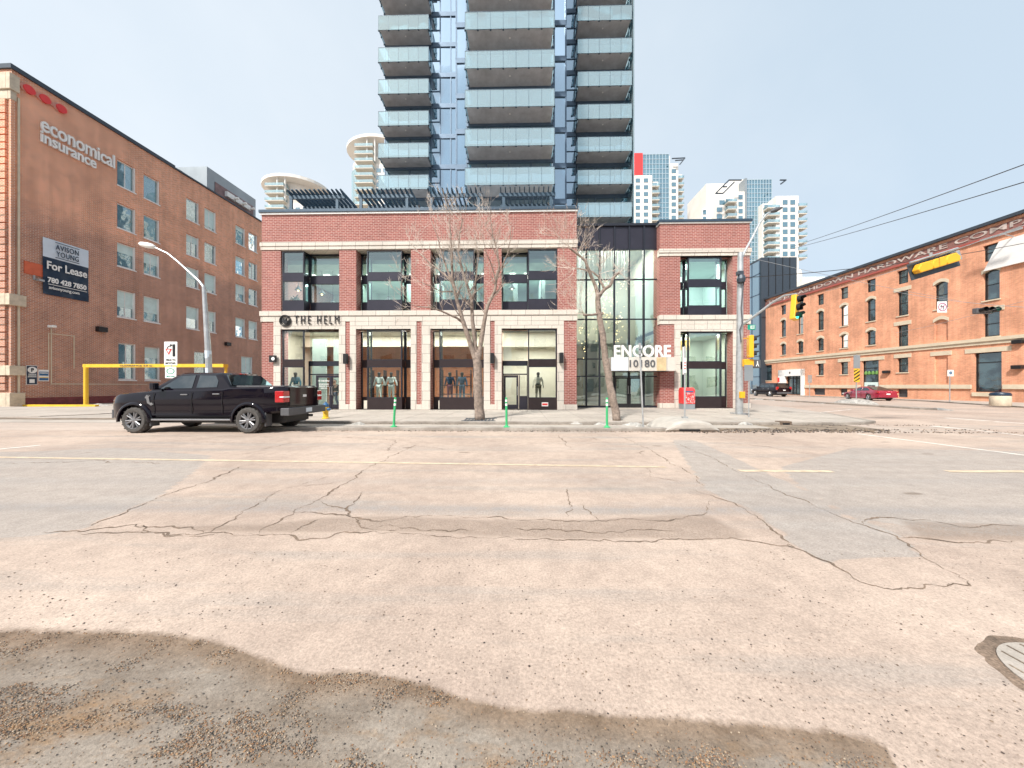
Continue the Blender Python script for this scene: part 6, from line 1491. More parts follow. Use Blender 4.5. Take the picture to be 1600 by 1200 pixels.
# ================================================================== STREET FURNITURE
# flexible posts
for (px, py, lean, lab) in ((609, 669, .05, 'green flexible post on the kerb island in front of the paired pale mannequins'), (791, 669, -.01, 'green flexible post on the kerb island before the narrow glass shop door'), (953, 670, 0, 'green flexible post on the kerb island at the foot of the leaning tree')):
    p = G(px, py, .11); p.y = 11.22; t = T('flexible_post', lab, 'bollard', (p.x, p.y, .11), 0, 'green flexible posts along the kerb island')
    m = MB(); m.tube([(0, 0, 0), (lean * .3, 0, .35), (lean, 0, .96), (lean * 1.05, 0, 1.0)], [.04, .038, .038, .03], 12); m.build('post', M['green'], t, world=False)
    m = MB(); m.lathe([(.11, 0), (.11, .025), (.06, .04), (.045, .08)], (0, 0, 0), 14); m.build('base', M['green'], t, world=False)
    m = MB(); m.tube([(lean * .72, 0, .72), (lean * .8, 0, .80)], .0395, 12); m.tube([(lean * .88, 0, .86), (lean * .96, 0, .93)], .0395, 12); m.build('reflective_band', M['white'], t, world=False)
# hydrant
p = G(509, 654, .1); t = T('fire_hydrant', 'yellow fire hydrant with blue bonnet and caps behind the pickup tailgate', 'fire hydrant', (p.x, p.y, .1))
m = MB(); m.lathe([(.15, 0), (.15, .04), (.105, .06), (.10, .42), (.125, .45), (.125, .48), (.11, .50)], (0, 0, 0), 20); m.build('barrel', M['yellow'], t, world=False, angle=40)
m = MB(); m.lathe([(.12, .50), (.125, .53), (.115, .60), (.07, .66), (.03, .68), (.03, .72), (0, .72)], (0, 0, 0), 20); m.build('bonnet', M['blue'], t, world=False, angle=40)
for s in (-1, 1):
    m = MB(); m.lathe([(.06, 0), (.06, .1), (.045, .11), (.02, .12), (.02, .15), (0, .15)], (0, 0, 0), 12); m.v = [(s * (.08 + v[2]), v[0] - .02, .40 + v[1]) for v in m.v]; m.build('outlet_cap', M['blue'], t, world=False, angle=40)
m = MB(); m.lathe([(.075, -.19), (.075, -.10), (.07, -.09)], (0, 0, .36), 14, 'y'); m.build('pumper_cap', M['yellow'], t, world=False)
# mailbox
p = at(1073, 640, 20.4); t = T('mailbox', 'red and grey mailbox with a white pattern beside the right shop window', 'mailbox', (p.x, 20.4, .1))
w_ = .36
m = MB(); m.prism([(-.3, .32), (.3, .32), (.3, 1.16), (.18, 1.3), (-.12, 1.3), (-.3, 1.16)], -w_, w_, 'x'); m.build('body', M['red'], t, world=False, bevel=.03)
m = MB(); m.box(-w_ + .01, -.28, 0, w_ - .01, .28, .40 - .09); m.build('base', M['grey_metal'], t, world=False)
m = MB(); m.box(-.2, -.312, 1.02, .24, -.302, 1.1); m.build('slot_label', M['blue'], t, world=False)
m = MB()
for k in range(90):
    x, z = random.uniform(-.31, .31), random.uniform(.36, .98); m.box(x, -.306, z, x + random.uniform(.015, .05), -.301, z + random.uniform(.012, .04))
q = m.build('printed_pattern', M['white'], t, world=False)
# sign posts
def post(name, label, cat, base, h, r=.03, lean=0):
    t = T(name, label, cat, base); m = MB(); m.tube([(0, 0, 0), (lean, 0, h)], r, 8); m.build('pole', M['galv'], t, world=False); return t
p = G(1005, 667, .11); D_ = p.y; top = at(1000, 537, D_).z
t = post('sign_post', 'thin grey post with a small edge-on sign standing before the lobby doors', 'sign post', (p.x, p.y, .1), top - .1, .03, -.12)
m = MB(); m.box(-.17, -.05, top - .55, -.09, -.035, top - .08); m.build('sign_plate', M['galv'], t, world=False)
t_ = MB(); t_.box(-.165, -.056, top - .50, -.095, -.051, top - .46); t_.lathe([(.03, -.056), (.03, -.051)], (-.13, 0, top - .3), 12, 'y'); t_.build('symbol', M['plastic'], t, world=False)
p = G(1070, 658, .3); p = at(1070, 655, 11.9)
# concrete island nose
q0, q1 = XX(1023, 11.6), XX(1114, 11.6); t = T('concrete_nose', 'pale rounded concrete island nose with a dark drain slot at the kerb', 'concrete island', ((q0 + q1) / 2, 11.6, 0))
m = MB(); xc = (q0 + q1) / 2; hw = (q1 - q0) / 2
m.add(*(lambda b: (b.v, b.f))(MB().prism([(xc - hw, 0), (xc - hw * .55, .28), (xc - hw * .25, .36), (xc + hw * .3, .36), (xc + hw * .6, .28), (xc + hw, 0)], 10.98, 12.7, 'y')))
m.build('slab', M['stone_pale'], t, bevel=.12, seg=3)
m = MB(); m.box(xc - .45, 10.965, .03, xc + .22, 10.985, .085); m.build('drain_slot', M['black'], t)
top = at(1070, 541, 11.9).z
t = post('sign_post', 'grey post with narrow red lettered sign on the rounded concrete island nose', 'sign post', (p.x, 11.9, .36), top - .36, .028)
m = MB(); m.box(-.07, -.05, top - 1.30, .03, -.035, top - .36 - .42 + .0); m.box(-.06, .03, top - .36 - 1.0, .06, .045, top - .36 - .02); m.build('sign_plate', M['white'], t, world=False)
m = MB()
for k in range(3): m.lathe([(.028, -.058), (.028, -.051)], (-.02, 0, top - .95 - k * .1), 10, 'y')
m.build('red_symbol', M['red'], t, world=False)
m = MB(); m.box(-.09, -.06, 0, .09, .06, .06); m.build('base', M['galv'], t, world=False)
# sign seen from behind at the corner
p = G(1170, 652, .1); top = at(1169, 571, p.y).z; t = post('sign_post', 'grey post with a blank backed sign at the corner beside the signal pole', 'sign post', (p.x, p.y, .1), top - .1, .025)
m = MB(); m.box(-.22, -.04, at(1169, 595, p.y).z - .1, .16, -.025, top - .1 + .02); m.build('sign_plate', M['grey_metal'], t, world=False)
# yellow striped marker + mound
p = G(1338, 629, .1); t = post('object_marker', 'yellow marker with black diagonal stripes under a grey sign on a pale mound', 'sign', (p.x, p.y, .0), at(1338, 554, p.y).z, .035)
z0, z1 = at(1338, 597, p.y).z, at(1338, 576, p.y).z; y = -.05
m = MB(); m.box(-.23, y, z0, .23, y + .02, z1); m.build('plate', M['yellow'], t, world=False)
m = MB(); hh = z1 - z0
for k in range(4):
    b = z0 + hh * (k * .26 - .05); pts = [(-.23, b - .0), (.23, b + .32), (.23, b + .45), (-.23, b + .13)]
    pts = [(x, min(max(z, z0), z1)) for x, z in pts]; m.prism(pts, y - .008, y - .001, 'y')
m.build('stripe', M['black'], t, world=False)
m = MB(); m.box(-.27, y, z1 + .03, .27, y + .02, at(1338, 555, p.y).z); m.build('grey_sign', M['grey_metal'], t, world=False)
for (a, b, lab) in ((1310, 1362, None),):
    x0, x1 = XX(a, p.y), XX(b, p.y); m = MB(); n = 16; vs = [((x0 + x1) / 2, p.y, .42)]; fs = []
    for r_, z in ((.55, .36), (.85, .16), (1, .0)):
        for k in range(n): an = 2 * math.pi * k / n; vs.append(((x0 + x1) / 2 + (x1 - x0) / 2 * r_ * math.cos(an), p.y + 1.4 * r_ * math.sin(an), z))
    for k in range(n): fs.append((0, 1 + k, 1 + (k + 1) % n))
    for r_ in range(2):
        for k in range(n): fs.append((1 + r_ * n + k, 1 + (r_ + 1) * n + k, 1 + (r_ + 1) * n + (k + 1) % n, 1 + r_ * n + (k + 1) % n))
    m.add(vs, fs); o = m.build('concrete_mound', M['snow'], loc=((x0 + x1) / 2, p.y, 0), smooth=True); tag(o, 'pale concrete mound under the striped marker across the cross street', 'concrete island')
def small_sign(px, pyb, pyt, pyh, wpx, mat, lab, D_=None, col='galv'):
    p = G(px, pyb, .1); top = at(px, pyt, p.y).z; t = post('sign_post', lab, 'sign post', (p.x, p.y, .1), top - .1, .035)
    hw = wpx / 2 * p.y / F; m = MB(); m.box(-hw, -.06, at(px, pyh, p.y).z - .1, hw, -.04, top - .1); m.build('sign_plate', M[mat], t, world=False); return t, p, top, hw
t, p, top, hw = small_sign(1484, 628, 578, 588, 9, 'white', 'thin post with small white parking sign before the right bricked niche')
m = MB(); m.lathe([(hw * .55, -.07), (hw * .55, -.062)], (0, 0, top - .1 - hw), 14, 'y'); m.build('symbol', M['c_blue'], t, world=False)
small_sign(1265, 620, 586, 598, 6, 'galv', 'distant grey post and sign just right of the white portal')
small_sign(1216, 618, 590, 597, 3, 'red', 'distant post with a tiny red plate behind the black SUV')
# concrete bin
p = G(1563, 634, .1); t = T('litter_bin', 'squat concrete litter bin with a dark blue lid by the orange warehouse', 'bin', (p.x, p.y, .1)); r_ = 10 * p.y / F
m = MB(); m.lathe([(r_ * .95, 0), (r_, .05), (r_, .68), (r_ * .93, .72)], (0, 0, 0), 20); m.build('barrel', M['stone_old'], t, world=False, angle=40)
m = MB(); m.lathe([(r_ * 1.0, .72), (r_ * 1.02, .80), (r_ * .9, .92), (.1, .98), (0, .98)], (0, 0, 0), 20); m.build('lid', M['navy'], t, world=False, angle=40)
# lamp post at the left
D_ = 15; b0 = atD(329, 650, D_); t = T('street_lamp', 'grey street lamp with a curved arm reaching left in front of the brown building', 'street lamp', (b0.x, b0.y, .1))
pp = [atD(330, 648, D_), atD(325, 545, D_), atD(318.5, 448, D_)]; pp[0].z = .1
m = MB(); m.tube(pp, [.14, .115, .075], 12); m.build('pole', M['galv'], t)
pp = [atD(318.5, 449, D_), atD(312, 440, D_), atD(297, 426, D_), atD(277, 408, D_), atD(262, 396, D_), atD(245, 388, D_), atD(235, 384.5, D_)]
m = MB(); m.tube(pp, [.06, .05, .045, .04, .035, .035, .03], 8); m.build('arm', M['galv'], t)
m = MB(); a, b = atD(243, 386, D_), atD(217, 380.5, D_); c = (a + b) / 2; m.tube([a, a.lerp(b, .2), c, b.lerp(a, .15), b], [.05, .11, .13, .10, .03], 12); m.build('head', M['white'], t, smooth=True)
m = MB(); m.tube([atD(325.5, 560, D_), atD(325, 548, D_)], .122, 12); m.tube([atD(326.8, 590, D_), atD(326, 575, D_)], .127, 12); m.build('sticker', M['paleblue'], t)
# yield to bikes signs
D_ = 15.2; x0 = XX(267, D_); t = T('yield_sign', 'white turning-traffic yield sign above a small green ringed sign behind the pickup', 'sign post', (x0, D_, .1))
m = MB(); m.tube([(x0, D_ + .03, .1), (x0, D_ + .03, at(267, 534, D_).z)], .03, 8); m.build('pole', M['galv'], t)
za, zb_, zc_, zd = [at(267, q, D_).z for q in (534, 571, 573, 591)]
m = MB(); m.box(XX(257, D_), D_ - .02, zb_, XX(277.5, D_), D_, za); u_ = m.build('upper_plate', M['white'], t, bevel=.01)
m = MB(); X1 = lambda q: XX(q, D_); Z1 = lambda q: at(267, q, D_).z
m.box(X1(270.5), D_ - .03, Z1(557), X1(274.5), D_ - .021, Z1(538)); m.tube([(X1(262), D_ - .026, Z1(547)), (X1(263), D_ - .026, Z1(542)), (X1(267), D_ - .026, Z1(540))], .018, 4); m.prism([(X1(267), Z1(537)), (X1(270.5), Z1(539.5)), (X1(267), Z1(542))], D_ - .03, D_ - .021, 'y')
m.build('arrow', M['black'], u_)
m = MB(); m.prism([(X1(259.5), Z1(545)), (X1(269.5), Z1(545)), (X1(264.5), Z1(554.5))], D_ - .036, D_ - .031, 'y'); m.build('triangle', M['red'], u_)
m = MB(); m.prism([(X1(262), Z1(546.5)), (X1(267), Z1(546.5)), (X1(264.5), Z1(551.5))], D_ - .041, D_ - .0365, 'y'); m.build('triangle_centre', M['white'], u_)
for tx_, q in (('YIELD TO', 562.5), ('BICYCLES', 567.5)): fit_text(tx_, X1(259.5), X1(275), Z1(q), D_ - .026, .085, .008, .003).build('lettering', M['black'], u_)
m = MB(); m.box(X1(258.5), D_ - .02, zd, X1(276), D_, zc_); l_ = m.build('lower_plate', M['white'], t, bevel=.01)
m = MB(); c = (X1(267.2), Z1(580)); vs = []; fs = []
for k in range(24):
    a = k * math.pi / 12
    for rr in (.13, .17): vs.append((c[0] + rr * 1.15 * math.cos(a), D_ - .024, c[1] + rr * .8 * math.sin(a)))
    i = 2 * k; j = 2 * ((k + 1) % 24); fs.append((i, i + 1, j + 1, j))
m.add(vs, fs); m.build('ring', M['signgreen'], l_); fit_text('BIKE LANE', X1(261), X1(273.5), Z1(588), D_ - .024, .06, .006, .002).build('lettering', M['signgreen'], l_)
# yellow clearance frame
D_ = 25; t = T('height_barrier', 'yellow painted steel clearance frame over the parking entrance', 'height barrier', (atD(134, 632, D_).x, atD(134, 632, D_).y, 0))
a, b = atD(134.5, H0, D_), atD(353, H0, D_); zt = atD(134, 569, D_).z
for q, nm in ((a, 'post'), (b, 'post')): m = MB(); m.tube([(q.x, q.y, 0), (q.x, q.y, zt)], .13 if q is a else .09, 12); m.build(nm, M['yellow'], t)
m = MB(); m.box(a.x - .14, a.y - .1, zt - .24, b.x + .1, b.y + .1, zt); m.build('beam', M['yellow'], t)
o = fit_text('CLEARANCE 3.0 m', XX(190, a.y), XX(240, a.y), zt - .12, a.y - .13, .12, .01, .003).build('lettering', M['plastic'], t)
a, b = G(32, 633, .1), G(134, 634, .1); m = MB(); m.box(a.x, a.y - .15, .0, b.x, a.y + .1, .14); o = m.build('parking_kerb', M['yellow'], loc=((a.x + b.x) / 2, a.y, 0), bevel=.02); tag(o, 'low yellow painted kerb at the foot of the brown wall', 'kerb')
p = G(139, 617, .1); o = MB().lathe([(.13, 0), (.1, .1), (.03, .85), (0, .85)], (0, 0, 0), 12).build('traffic_cone', M['white'], smooth=True); o.location = (p.x - .0, 29, 0); tag(o, 'pale cone standing just right of the yellow barrier post', 'cone')
# signal pole at the corner
D_ = 15.8; p = G(1155, 647, .1); D_ = p.y; t = T('signal_pole', 'tall galvanised corner pole carrying a lamp arm and a traffic signal arm', 'signal pole', (p.x, p.y, .1))
A_ = lambda x, y, d=0: at(x, y, D_ + d)
m = MB(); m.tube([(p.x, p.y, .1), A_(1156, 520), A_(1157, 395)], [.165, .15, .12], 14); m.build('pole', M['galv'], t)
m = MB(); m.box(p.x - .28, p.y - .28, .1, p.x + .28, p.y + .28, .16); m.build('base_plate', M['galv'], t)
m = MB(); m.tube([A_(1159, 402), A_(1164, 392), A_(1176, 370), A_(1186, 350), A_(1196, 336), A_(1206, 330)], [.07, .06, .055, .05, .045, .04], 8); m.build('lamp_arm', M['galv'], t)
m = MB(); a, b = A_(1203, 331), A_(1222, 324.5); m.tube([a, a.lerp(b, .25), (a + b) / 2, b], [.05, .10, .12, .04], 10); m.build('lamp_head', M['plastic'], t, smooth=True)
m = MB(); m.tube([A_(1160, 508), A_(1180, 493, -.5), A_(1205, 474, -1.0), A_(1225, 462, -1.5), A_(1245, 459, -2)], [.06, .055, .05, .045, .04], 8); m.build('signal_arm', M['galv'], t)
m = MB(); m.tube([A_(1158, 535, -.2), A_(1156, 515, -.2), A_(1160, 505, -.2), A_(1158, 480, -.2), A_(1162, 440, -.2)], .03, 6); m.build('cable', M['plastic'], t)
m = MB(); c = A_(1158, 436, -.2); m.lathe([(.16, -.18), (.2, 0), (.13, .2)], (c.x, c.y, c.z), 10); c = A_(1156, 427, -.2); m.box(c.x - .14, c.y - .1, c.z - .1, c.x + .14, c.y + .1, c.z + .1); m.build('junction_box', M['darkgrey'], t, bevel=.02)
m = MB(); c = A_(1159, 617, -.2); m.box(c.x - .1, c.y - .08, c.z - .16, c.x + .12, c.y + .06, c.z + .16); m.build('push_button', M['sigyel'], t, bevel=.02)
m = MB(); 
for (x, y, x2) in ((1160, 529, 1174), (1160, 563, 1176), (1160, 577, 1172)): m.tube([A_(x, y), A_(x2, y - .5, -.3)], .025, 6)
m.build('bracket', M['sigyel'], t)
c0, c1 = A_(1162.5, 510), A_(1178, 515)
ts = T('street_name_sign', 'green street name blade reading 103 ST on the corner signal pole', 'street sign', (c0.x, c0.y - .2, c1.z))
za, zb_ = A_(1170, 507.5, -.25).z, A_(1170, 515.5, -.25).z; m = MB(); m.box(c0.x, D_ - .27, zb_, A_(1180, 512, -.25).x, D_ - .25, za); m.build('blade', M['signgreen'], ts, bevel=.01)
fit_text('103 ST', c0.x + .12, A_(1180, 512, -.25).x - .04, (za + zb_) / 2, D_ - .28, .17, .01, .004).build('lettering', M['white'], ts)
def signal(name, label, cat, loc, rot, n=3, housing='sigyel', face='black', lit=None, backplate=False, sc_=1.0):
    """face looks along -y local; root at top centre of the housing"""
    t = T(name, label, cat, loc); t.rotation_euler = rot
    h = .36 * n; m = MB(); m.box(-.18, 0, -h, .18, .2, 0)
    m.build('housing', M[housing], t, world=False, bevel=.03)
    if backplate: m = MB(); m.box(-.34, -.02, -h - .16, .34, 0, .16); m.build('backplate', M[backplate], t, world=False, bevel=.03)
    for k in range(n):
        z = -.18 - .36 * k; m = MB(); vs = []; fs = []; q = 14
        for j in range(q + 1):
            a = R(-35 + 250 * j / q); 
            for rr, yy in ((.145, 0), (.15, -.24 if 20 < math.degrees(a) < 160 else -.13)): vs.append((rr * math.cos(a), yy, z + rr * math.sin(a)))
            if j: i = 2 * j; fs.append((i - 2, i - 1, i + 1, i))
        m.add(vs, fs); v = m.build('visor', M[face], t, world=False); mm_ = v.modifiers.new('s', 'SOLIDIFY'); mm_.thickness = .012
        m = MB(); m.lathe([(.14, -.012), (.14, 0)], (0, 0, z), 16, 'y')
        m.build('lens', lit if (lit and k == n - 1) else M['black'], t, world=False)
    if backplate is None: pass
    return t
glit = flat('green_signal_light', (.05, .75, .45), .3, emit=1.2, var=0)
c = at(1248, 461, D_ - 2.2); signal('traffic_light', 'yellow traffic light showing green, hung at the end of the corner signal arm', 'traffic light', (c.x, c.y, c.z), (R(0), R(9), R(28)), lit=glit)
c = A_(1176, 524, -.35); signal('traffic_light', 'yellow traffic light seen from the side on the corner pole above the pedestrian signal', 'traffic light', (c.x, c.y, c.z), (0, 0, R(75)))
c = A_(1171, 561, -.35); m = MB(); m.box(c.x - .22, c.y, A_(1171, 573).z, c.x + .22, c.y + .2, c.z); m.build('signal_back_box', M['sigyel'], t, bevel=.02)
c = A_(1183, 562, -.3); zb_ = A_(1183, 575.5).z; tp = T('pedestrian_signal', 'dark pedestrian signal showing a pale walking figure beside the corner pole', 'pedestrian signal', (c.x, c.y, zb_))
m = MB(); m.box(c.x - .17, c.y - .02, zb_, c.x + .17, c.y + .18, c.z); m.build('housing', M['plastic'], tp, bevel=.03)
m = MB(); y = c.y - .03; zc_ = (zb_ + c.z) / 2; m.lathe([(.025, y), (.025, y + .01)], (c.x, 0, zc_ + .11), 8, 'y'); m.prism([(c.x - .02, zc_ + .08), (c.x + .03, zc_ + .08), (c.x + .03, zc_ - .0), (c.x + .08, zc_ - .12), (c.x + .05, zc_ - .13), (c.x, zc_ - .03), (c.x - .05, zc_ - .13), (c.x - .08, zc_ - .12), (c.x - .02, zc_)], y, y + .01, 'y'); m.build('walking_figure', M['white'], tp)
# overhead signals on the span wire
D2 = 11.5
def A2(x, y, d=0): return at(x, y, D2 + d)
c = A2(1499, 396); t = T('overhead_signal', 'yellow overhead traffic signal lying sideways on a dark backplate, seen from behind', 'traffic light', tuple(A2(1464, 413)))
ang = math.atan2(A2(1500, 398).z - A2(1428, 420).z, A2(1500, 398).x - A2(1428, 420).x); Mx = Matrix.Translation(A2(1464, 412)) @ Matrix.Rotation(-ang, 4, 'Y')
def bm_(mb, nm, mat, **k): mb.v = [tuple(Mx @ Vector(v)) for v in mb.v]; return mb.build(nm, mat, t, **k)
bm_(MB().box(-.83, .1, -.30, .86, .13, .26), 'backplate', M['darkgrey'], bevel=.06)
for k in range(3): bm_(MB().prism([(-.72 + k * .46, -.13), (-.30 + k * .46, -.13), (-.24 + k * .46, .02), (-.34 + k * .46, .17), (-.72 + k * .46 + .1, .17), (-.78 + k * .46, .0)], -.12, .09, 'y'), 'housing', M['sigyel'], bevel=.03)
bm_(MB().tube([(-.84, 0, .30), (.80, 0, .30)], .03, 8), 'hanger', M['galv']); bm_(MB().box(.60, -.1, -.1, .72, .09, .22), 'end_bracket', M['galv'], bevel=.02)
bm_(MB().tube([(-.1, 0, .3), (-.1, 0, .42)], .04, 8), 'clamp', M['galv'])
D3 = 13.5; a, b = at(1465, 471, D3), at(1480, 488.5, D3); t = T('no_left_turn_sign', 'white no turn sign with a circled arrow hanging from a wire before the warehouse', 'sign', (a.x, D3, b.z))
m = MB(); m.box(a.x, D3, b.z, b.x, D3 + .02, a.z); m.build('plate', M['white'], t, bevel=.01)
cx, cz = (a.x + b.x) / 2, (a.z + b.z) / 2; m = MB(); vs = []; fs = []
for k in range(24):
    an = k * math.pi / 12
    for rr in (.135, .165): vs.append((cx + rr * math.cos(an), D3 - .004, cz + rr * math.sin(an)))
    i = 2 * k; j = 2 * ((k + 1) % 24); fs.append((i, i + 1, j + 1, j))
m.add(vs, fs); m.quad((cx - .11, D3 - .005, cz - .095), (cx - .095, D3 - .005, cz - .11), (cx + .11, D3 - .005, cz + .095), (cx + .095, D3 - .005, cz + .11)); m.build('red_ring', flat('purple_red_ring', (.35, .04, .16), .5), t)
m = MB(); m.prism([(cx + .03, cz - .10), (cx + .055, cz - .10), (cx + .055, cz + .05), (cx - .03, cz + .05), (cx - .03, cz + .085), (cx - .09, cz + .035), (cx - .03, cz - .015), (cx - .03, cz + .025), (cx + .03, cz + .025)], D3 - .003, D3 - .0005, 'y'); m.build('arrow', M['black'], t)
D4 = 17; c = at(1530, 485, D4); t = T('span_signal', 'small dark traffic signal lying sideways with a faint green lens at the right', 'traffic light', tuple(at(1545, 486, D4)))
m = MB(); a, b = at(1527, 479, D4), at(1553, 489.5, D4); m.box(a.x, D4, b.z, b.x, D4 + .2, a.z - .06); m.build('housing', M['plastic'], t, bevel=.03)
for k in range(3):
    x = a.x + .18 + k * .29; z = (a.z + b.z) / 2 - .02; m = MB(); m.tube([(x, D4, z), (x - .02, D4 - .22, z + .03)], [.11, .12], 12, cap=False); m.build('visor', M['black'], t)
    m = MB(); m.lathe([(.10, D4 - .02), (.10, D4)], (x, 0, z), 12, 'y'); m.build('lens', glit if k == 2 else M['black'], t)
# wires
def wire(label, a, b, r=.012, sag=.15, mat='black'):
    n = 14; pts = [a.lerp(b, k / n) - Vector((0, 0, sag * 4 * (k / n) * (1 - k / n))) for k in range(n + 1)]
    m = MB(); m.tube([p - a for p in pts], r, 5); o = m.build('overhead_wire', M[mat]); o.location = a; tag(o, label, 'wire')
wire('upper of the two dark trolley wires rising to the top right', at(1235, 386, 40), at(1600, 257, 13), .02, .1)
wire('lower of the two dark trolley wires rising to the top right', at(1232, 390, 40), at(1600, 284.5, 13), .02, .1)
wire('dark wire from the corner pole sweeping up along the warehouse roof', A_(1160, 434), at(1600, 380, 20), .018, .25)
wire('thin grey wire crossing below the dark clad building top', A_(1160, 400), at(1500, 470, 22), .01, .1, 'galv')
wire('thin grey wire carrying the small white no turn sign', at(1395, 455, D3 + 4), at(1600, 480, D3 - 1), .008, .1, 'galv')
wire('thin wire carrying the yellow overhead signal', at(1290, 455, 24), at(1600, 352, 8.2), .012, .1, 'galv')
wire('faint grey wire behind the small dark signal', at(1400, 520, 24), at(1600, 470, 15), .008, .1, 'galv')
# ================================================================== PEOPLE AND MANNEQUINS
def figure(name, label, cat, loc, rz, joints, cloth, skin='mann', sc_=1.0, group=None):
    t = T(name, label, cat, loc, rz, group)
    def skinmesh(nm, chain, mat, root=0):
        vs = [Vector(c[0]) * sc_ for c in chain['v']]; me = bpy.data.meshes.new(nm); me.from_pydata([tuple(v) for v in vs], chain['e'], [])
        o = bpy.data.objects.new(nm, me); COL.objects.link(o); s = o.modifiers.new('k', 'SKIN'); me_s = me.skin_vertices[0].data if me.skin_vertices else None
        if me_s is None: 
            bm = bmesh.new(); bm.from_mesh(me); bm.verts.layers.skin.verify(); bm.to_mesh(me); bm.free(); me_s = me.skin_vertices[0].data
        for i, c in enumerate(chain['v']): r = c[1]; me_s[i].radius = (r * sc_, (r * (c[2] if len(c) > 2 else 1)) * sc_)
        for i in range(len(vs)): me_s[i].use_root = (i == root)
        s.use_smooth_shade = True; b = o.modifiers.new('b', 'SUBSURF'); b.levels = 1; b.render_levels = 1
        dg = bpy.context.evaluated_depsgraph_get(); m2 = bpy.data.meshes.new_from_object(o.evaluated_get(dg)); m2.name = nm; bpy.data.objects.remove(o)
        for p in m2.polygons: p.use_smooth = True
        m2.materials.clear(); m2.materials.append(M[mat]); o = bpy.data.objects.new(nm, m2); COL.objects.link(o); o.parent = t; return o
    J = joints
    # body
    V = [(J['pelvis'], .13, .8), (J['chest'], .15, .7), (J['neck'], .065), (J['head0'], .095), (J['head1'], .125), (J['head2'], .10)]
    E = [(0, 1), (1, 2), (2, 3), (3, 4), (4, 5)]
    for s in ('l', 'r'):
        i = len(V); V += [(J['sh' + s], .06), (J['el' + s], .043), (J['wr' + s], .03), (J['ha' + s], .034, .6)]; E += [(1, i), (i, i + 1), (i + 1, i + 2), (i + 2, i + 3)]
        h = Vector(J['ha' + s]); wv = (h - Vector(J['wr' + s])).normalized(); sd = Vector((1, 0, 0)) if abs(wv.x) < .7 else Vector((0, 0, 1))
        for f in range(5):
            off = (f - 1.8) * .017; k = len(V); l_ = (.075, .085, .08, .065, .05)[f]
            V.append((tuple(h + sd.cross(wv) * off + wv * l_ * (.6 if f == 4 else 1) + Vector((0, -.01, 0))), .009)); E.append((i + 3, k))
        i = len(V); V += [(J['hp' + s], .095), (J['kn' + s], .062), (J['an' + s], .042), (J['to' + s], .04, .8)]; E += [(0, i), (i, i + 1), (i + 1, i + 2), (i + 2, i + 3)]
    skinmesh('body', dict(v=V, e=E), skin)
    V = [(J['waist'], .165, .75), (J['chest'], .185, .68), (tuple((Vector(J['chest']) + Vector(J['neck'])) / 2), .10)]; E = [(0, 1), (1, 2)]
    for s in ('l', 'r'):
        i = len(V); V += [(J['sh' + s], .075), (J['el' + s], .062), (J['wr' + s], .05)]; E += [(1, i), (i, i + 1), (i + 1, i + 2)]
    skinmesh('jacket', dict(v=V, e=E), cloth[0])
    V = [(J['pelvis'], .155, .8)]; E = []
    for s in ('l', 'r'):
        i = len(V); V += [(J['hp' + s], .115), (J['kn' + s], .085), (tuple(Vector(J['an' + s]) + Vector((0, 0, .04))), .068)]; E += [(0, i), (i, i + 1), (i + 1, i + 2)]
    skinmesh('trousers', dict(v=V, e=E), cloth[1])
    for s in ('l', 'r'):
        a, b = Vector(J['an' + s]) * sc_, Vector(J['to' + s]) * sc_; d = (b - a); d.z = 0; m = MB(); m.tube([a + Vector((0, 0, -.02)) - d * .25, a + d * .3 + Vector((0, 0, -.035)), b + Vector((0, 0, .0)), b + d * .2], [.045, .05, .045, .02], 8); m.build('shoe', M[cloth[2]], t, world=False, smooth=True)
    return t
def std(armout=.1, step=0.0, bend=0.0):
    J = dict(pelvis=(0, 0, .95), waist=(0, 0, .98), chest=(0, -.01 - bend, 1.32), neck=(0, -.01 - bend, 1.50), head0=(0, -.02 - bend, 1.585), head1=(0, -.025 - bend, 1.68), head2=(0, -.02 - bend, 1.77))
    for s, k in (('l', -1), ('r', 1)):
        J['sh' + s] = (k * .19, -bend, 1.42); J['el' + s] = (k * (.22 + armout * .6), .02 - bend, 1.13); J['wr' + s] = (k * (.22 + armout), -.06 - bend, .90); J['ha' + s] = (k * (.22 + armout), -.08 - bend, .82)
        J['hp' + s] = (k * .095, 0, .90); J['kn' + s] = (k * .11 + k * step * .3, -.02 * k, .50); J['an' + s] = (k * .12 + k * step, .02, .09); J['to' + s] = (k * .13 + k * step, -.14, .035)
    return J
plinth_z = .62
def mann(px, Y, label, cl, ao=.1):
    x = XX(px, Y); q = plinth_z
    figure('mannequin', label, 'mannequin', (x, Y, q), random.uniform(-.2, .2), std(ao), cl, 'mann', .98, 'mannequins in the shop windows')
# display plinths are parts of the building
m = MB()
for a, b in ((444, 476), (576, 626), (689, 739), (828, 869)): m.box(XX(a, YF + 1.0), YF + .35, .12, XX(b, YF + 1.0), YF + 1.5, plinth_z)
m.build('display_plinth', M['cream_in'], shop)
mann(462, YF + .95, 'black mannequin in a teal jacket and pale trousers in the first shop window', ('c_teal', 'c_pale', 'white'))
mann(592.5, YF + .95, 'black mannequin in a pale suit with open jacket, left of a pair', ('c_pale', 'c_pale', 'c_black'))
mann(611.5, YF + .95, 'black mannequin in a pale shirt and trousers, right of a pair', ('c_pale', 'c_pale', 'c_black'), .14)
mann(703, YF + .95, 'mannequin in a navy jacket and wine trousers left of the forked trunk', ('c_navy', 'c_wine', 'c_black'))
mann(722, YF + .95, 'mannequin in a denim blue jacket and jeans close to the forked trunk', ('c_blue', 'c_blue', 'white'))
mann(841, YF + .95, 'black mannequin in a cream fleece and olive leggings beside the narrow glass door', ('c_cream', 'c_olive', 'white'))
